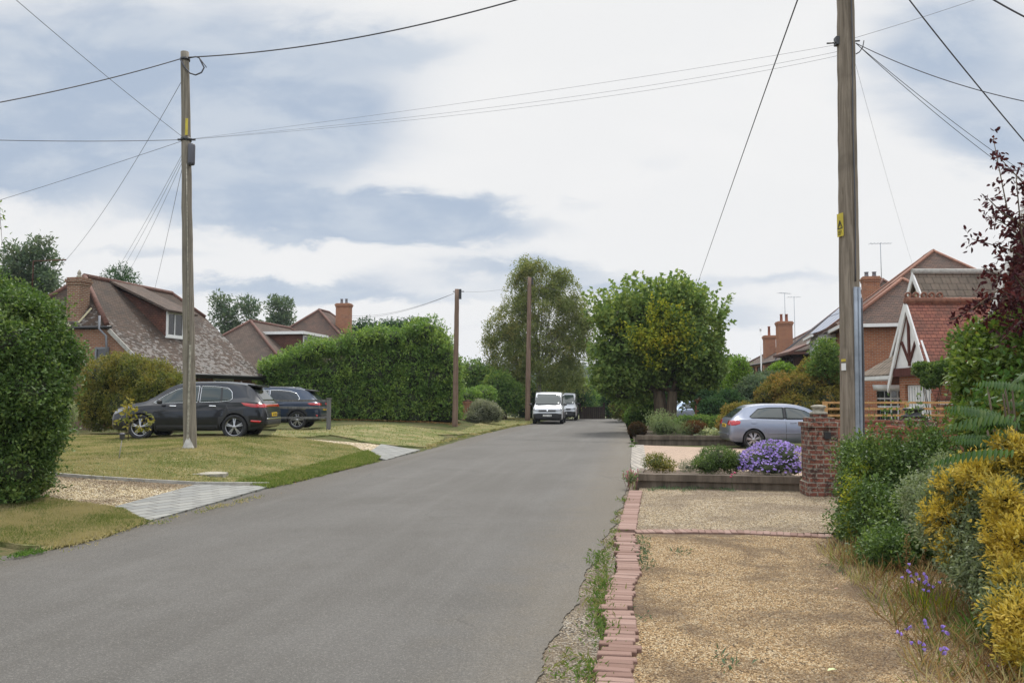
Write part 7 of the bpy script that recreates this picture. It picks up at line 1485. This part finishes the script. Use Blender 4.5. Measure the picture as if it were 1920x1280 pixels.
def bluecar():
    t = thing('parked_car', 'dark blue parked car farther back beside the laurel hedge', 'car'); L = 4.45; r = .345
    st = [(0, .45, .62, .66, .76, .60), (.04, .38, .82, .88, .84, .62), (.10, .33, .93, 1.02, .88, .62), (.2, .30, .99, 1.13, .90, .62), (.34, .28, 1.02, 1.27, .905, .62), (.5, .27, 1.03, 1.42, .91, .62), (.66, .26, 1.03, 1.50, .91, .625), (.95, .25, 1.02, 1.55, .912, .64), (1.5, .25, 1.0, 1.595, .915, .65),
          (2.1, .25, .99, 1.60, .915, .65), (2.5, .25, .985, 1.56, .915, .64), (2.8, .25, .98, 1.47, .912, .64), (3.1, .25, .975, 1.29, .91, .65), (3.35, .25, .965, 1.12, .905, .68), (3.5, .26, .955, 1.06, .90, .74), (3.9, .27, .92, 1.0, .88, .78), (4.2, .28, .86, .93, .85, .74), (4.36, .30, .77, .83, .78, .66), (4.45, .38, .6, .62, .62, .5)]
    B = Body(st, L, (.88, 3.55), r, 1.82, .045, clad=.38); P_ = paint('dark_blue_paint', (.020, .034, .062), .4); B.body(t, [P_, M['trim'], M['hub']]); ch = M['chrome']
    for sd in 'LR':
        B.patch('side_window', [(.80, 1.15), (.95, 1.36), (1.2, 1.44), (1.6, 1.48), (1.95, 1.485), (1.95, 1.045), (1.2, 1.06), (.92, 1.08)], sd, M['carglass'], t, trim=ch, tr=.012); B.patch('side_window', [(2.0, 1.045), (2.0, 1.485), (2.35, 1.46), (2.65, 1.38), (3.0, 1.20), (3.2, 1.03)], sd, M['carglass'], t, trim=ch)
        B.patch('tail_lamp', [(.08, .90), (.10, .98), (.42, 1.0), (.5, .97), (.40, .91)], sd, M['redlamp'], t, off=.012); B.patch('door_handle', [(1.4, .92), (1.4, .945), (1.6, .95), (1.6, .925)], sd, P_, t, off=.02, n=5, m_=2)
        B.patch('door_line', [(1.96, .40), (1.96, 1.0), (1.97, 1.0), (1.97, .40)], sd, M['black'], t, off=.003, n=2); B.patch('reflector', [(.10, .47), (.16, .47), (.18, .55), (.10, .55)], sd, M['redlamp'], t, off=.01, n=4, m_=2)
        B.patch('headlight', [(3.9, .90), (4.36, .76), (4.32, .69), (4.1, .78)], sd, M['clearlamp'], t, off=.008); B.patch('badge_letters', [(.55, .76), (.55, .79), (.75, .79), (.75, .76)], sd, ch, t, off=.006, n=4, m_=1)
    for a, b in ((-.82, -.42), (.42, .82)): B.patch('tail_lamp', [(a, .90), (a, .985), (b, .985), (b, .90)], 'B', M['redlamp'], t, off=.013, n=10)
    B.patch('rear_window', [(-.58, 1.07), (-.52, 1.37), (.52, 1.37), (.58, 1.07)], 'B', M['carglass2'], t); plate_txt(t, (-.004, 0, .76), 'B', M['plateY'], seed=4)
    B.patch('bumper', [(-.80, .40), (-.80, .56), (.80, .56), (.80, .40)], 'B', M['trim'], t, off=.012); B.patch('diffuser', [(-.6, .36), (-.65, .46), (.65, .46), (.6, .36)], 'B', M['alloy'], t, off=.02)
    g = Geo(); g.poly([(.66, -.56, 1.515), (.66, .56, 1.515), (.34, .52, 1.47), (.28, .3, 1.465), (.28, -.3, 1.465), (.34, -.52, 1.47)], .04, (-.1, 0, 1)); g.build('spoiler', M['trim'], t)
    for sy in (-1, 1): g = Geo(); g.lathe([(.045, -.02), (.05, .06)], (.0, sy*.55, .40), 12, 'X'); g.build('exhaust', M['chrome'], t); mirror(t, 2.98, sy*.91, 1.06, sy, P_)
    for sy in (-1, 1): g = Geo(); g.tube([(1.0, sy*.58, 1.56), (1.1, sy*.58, 1.595), (2.4, sy*.58, 1.61), (2.6, sy*.58, 1.56)], .013, 6); g.build('roof_rail', M['alloydark'], t)
    B.patch('windscreen', [(2.85, -.58), (3.42, -.64), (3.42, .64), (2.85, .58)], 'T', M['carglass2'], t)
    for wx in (.88, 3.55):
        for sy in (-1, 1): wheel(t, wx, sy*.785, r, .23, sy, 'alloy', 5, 'y')
    centre(t, L); return t
def hatch(label, col=(.23, .255, .32)):
    t = thing('parked_car', label, 'car'); L = 4.2; r = .315
    st = [(0, .40, .58, .62, .72, .58), (.03, .30, .76, .80, .82, .60), (.08, .26, .86, .92, .86, .60), (.16, .24, .90, 1.0, .88, .60), (.30, .23, .93, 1.12, .885, .59), (.46, .22, .94, 1.25, .888, .58), (.62, .21, .94, 1.345, .89, .585), (.85, .21, .93, 1.39, .89, .60), (1.3, .20, .915, 1.42, .89, .61),
          (1.8, .20, .90, 1.42, .89, .61), (2.2, .20, .89, 1.385, .89, .60), (2.5, .20, .885, 1.31, .888, .60), (2.85, .20, .88, 1.13, .885, .62), (3.1, .20, .875, .99, .88, .66), (3.25, .21, .865, .94, .875, .72), (3.6, .22, .83, .89, .86, .74), (3.9, .23, .77, .82, .82, .70), (4.08, .25, .68, .73, .75, .62), (4.2, .34, .52, .55, .58, .48)]
    B = Body(st, L, (.76, 3.34), r, 1.77, .04); P_ = paint('silver_paint', col, .55); B.body(t, [P_, M['trim'], M['hub']])
    for sd in 'LR':
        B.patch('side_window', [(.66, 1.03), (.95, 1.27), (1.25, 1.31), (1.72, 1.315), (1.72, .955), (.72, .985)], sd, M['carglass2'], t, trim=M['trim'], tr=.009); B.patch('side_window', [(1.80, .95), (1.80, 1.315), (2.1, 1.29), (2.4, 1.21), (2.86, .95)], sd, M['carglass2'], t, trim=M['trim'], tr=.009)
        B.patch('window_pillar', [(1.72, .955), (1.72, 1.315), (1.80, 1.315), (1.80, .95)], sd, M['trim'], t, off=.003, n=4)
        B.patch('tail_lamp', [(.06, .75), (.06, .90), (.30, .905), (.36, .88), (.34, .80), (.2, .76)], sd, M['redlamp'], t, off=.012); B.patch('rubbing_strip', [(1.2, .50), (1.2, .53), (2.95, .53), (2.95, .50)], sd, P_, t, off=.014)
        B.patch('door_line', [(1.76, .32), (1.76, .93), (1.77, .93), (1.77, .32)], sd, M['black'], t, off=.003, n=2); B.patch('door_handle', [(1.90, .82), (1.90, .845), (2.08, .845), (2.08, .82)], sd, P_, t, off=.02, n=4, m_=2)
        B.patch('fuel_flap', [(.72, .80), (.66, .86), (.72, .90), (.84, .90), (.88, .85), (.84, .80)], sd, P_, t, off=.003, n=8); B.patch('headlight', [(3.62, .80), (4.02, .72), (4.08, .62), (3.9, .62)], sd, M['clearlamp'], t, off=.008)
    for a, b in ((-.80, -.48), (.48, .80)): B.patch('tail_lamp', [(a, .76), (a, .90), (b, .90), (b, .76)], 'B', M['redlamp'], t, off=.013, n=10)
    B.patch('rear_window', [(-.60, .99), (-.50, 1.28), (.50, 1.28), (.60, .99)], 'B', M['carglass2'], t); plate_txt(t, (.012, 0, .74), 'B', M['plateY'], seed=6)
    g = Geo(); g.beam((-.02, -.70, .475), (-.02, .70, .475), .03, .035); g.build('bumper_strip', P_, t)
    B.patch('windscreen', [(2.56, -.54), (3.08, -.62), (3.08, .62), (2.56, .54)], 'T', M['carglass2'], t)
    for wx in (.76, 3.34):
        for sy in (-1, 1): wheel(t, wx, sy*.765, r, .215, sy, 'alloy', 7, 'single' if False else 'double')
    for sy in (-1, 1): mirror(t, 2.62, sy*.89, .96, sy, P_)
    centre(t, L); return t
def van():
    t = thing('parked_van', 'white parked van facing the camera on the left of the road, the nearer one', 'van', group=None); L = 4.96; r = .335
    st = [(0, .40, 1.05, 1.80, .88, .80), (.03, .32, 1.08, 1.88, .93, .82), (.10, .26, 1.08, 1.925, .95, .83), (1.0, .24, 1.08, 1.945, .96, .83), (2.4, .24, 1.08, 1.945, .96, .82), (3.2, .24, 1.08, 1.92, .96, .81), (3.50, .24, 1.07, 1.86, .958, .80), (3.80, .24, 1.06, 1.68, .955, .78), (4.15, .24, 1.04, 1.40, .95, .77), (4.42, .24, 1.02, 1.18, .94, .78), (4.58, .25, .99, 1.09, .92, .80), (4.78, .26, .93, .99, .88, .78), (4.88, .28, .84, .90, .84, .72), (4.94, .31, .74, .78, .78, .66), (4.96, .34, .64, .66, .72, .6)]
    B = Body(st, L, (.95, 4.06), r, 1.92, .045); P_ = plain('van_white_paint', (.56, .58, .61), .3, var=.05, coat=1.0, scale=2); B.body(t, [P_, M['trim'], M['hub']])
    for sd in 'LR':
        B.patch('side_window', [(3.05, 1.14), (3.05, 1.70), (3.42, 1.69), (3.7, 1.58), (4.1, 1.28), (4.22, 1.13)], sd, M['carglass'], t, trim=M['trim']); B.patch('rubbing_strip', [(1.4, .50), (1.4, .60), (3.6, .60), (3.6, .50)], sd, M['trim'], t, off=.016)
        B.patch('door_line', [(2.98, .35), (2.98, 1.75), (2.99, 1.75), (2.99, .35)], sd, M['black'], t, off=.003, n=2); B.patch('headlight', [(4.52, .93), (4.60, 1.0), (4.88, .86), (4.9, .80)], sd, M['clearlamp'], t, off=.008)
        B.patch('door_handle', [(3.1, .98), (3.1, 1.01), (3.3, 1.01), (3.3, .98)], sd, M['trim'], t, off=.02, n=4, m_=2)
    B.patch('windscreen', [(-.82, 1.16), (-.70, 1.80), (.70, 1.80), (.82, 1.16)], 'F', M['carglass2'], t, n=20, trim=M['trim']); B.patch('grille', [(-.50, .74), (-.54, .86), (.54, .86), (.50, .74)], 'F', M['black'], t, off=.012)
    for s in (-1, 1): B.patch('headlight', [(s*.50, .75), (s*.54, .87), (s*.80, .92), (s*.80, .80)], 'F', M['clearlamp'], t, off=.014, n=10)
    B.patch('bumper', [(-.84, .30), (-.84, .62), (-.5, .66), (.5, .66), (.84, .62), (.84, .30)], 'F', M['trim'], t, off=.02, n=30)
    B.patch('emblem', [(-.04, .77), (-.05, .84), (.05, .84), (.04, .77)], 'F', M['chrome'], t, off=.02, n=4); plate_txt(t, (4.99, 0, .52), 'F', M['plateW'], seed=9)
    B.patch('permit_sticker', [(.60, 1.2), (.60, 1.3), (.68, 1.3), (.68, 1.2)], 'F', M['white'], t, off=.012, n=3, m_=2)
    g = Geo(); g.beam((4.52, -.6, 1.13), (4.46, .1, 1.17), .02, .02); g.beam((4.52, .6, 1.13), (4.46, -.05, 1.16), .02, .02); g.build('wiper', M['black'], t)
    for wx in (.95, 4.06):
        for sy in (-1, 1): wheel(t, wx, sy*.83, r, .22, sy, 'alloydark', steel=True)
    for sy in (-1, 1): mirror(t, 4.18, sy*.97, 1.18, sy, M['trim'])
    centre(t, L); return t
def place(t, x, y, rz, z=None, pitch=0.0): t.location = (x, y, H(x, y) if z is None else z); t.rotation_euler = (0, pitch, rz)
place(suv(), -9.30, 24.6, math.pi+R(1), .41)
place(bluecar(), -9.55, 32.4, math.pi+R(2), .40)
place(hatch('silver grey three door hatchback parked on the paved drive, nose to the right'), 8.98, 26.9, R(-3), -.03)
v1 = van(); place(v1, 2.38, 52.4, -math.pi/2-R(6), 0.0)
v2 = copy_tree(v1); place(v2, 3.85, 60.6, -math.pi/2-R(6), H(3.85, 60.6)); v2['label'] = 'white parked van mostly hidden, standing just behind the nearer van'
h2c = hatch('pale blue car glimpsed behind the thick tree trunk', (.36, .44, .55)); place(h2c, 10.4, 50.5, R(200), H(10.4, 50.5))

# ================================================================== AIR
g = Geo(); g.box((-1500, -60, -14), (1500, 1150, 48))
hm = bpy.data.materials.new('haze'); hm.use_nodes = True; t = NT(hm.node_tree); t.n.remove(t.n['Principled BSDF'])
pv_ = t.add('ShaderNodeVolumePrincipled', {'Density': .00022, 'Color': (.78, .86, 1.0, 1), 'Anisotropy': .2}); t.set(t.n['Material Output'], 'Volume', pv_.outputs[0])
hz = g.build('haze', hm); tag(hz, 'thin pale air over the whole street', kind='stuff')
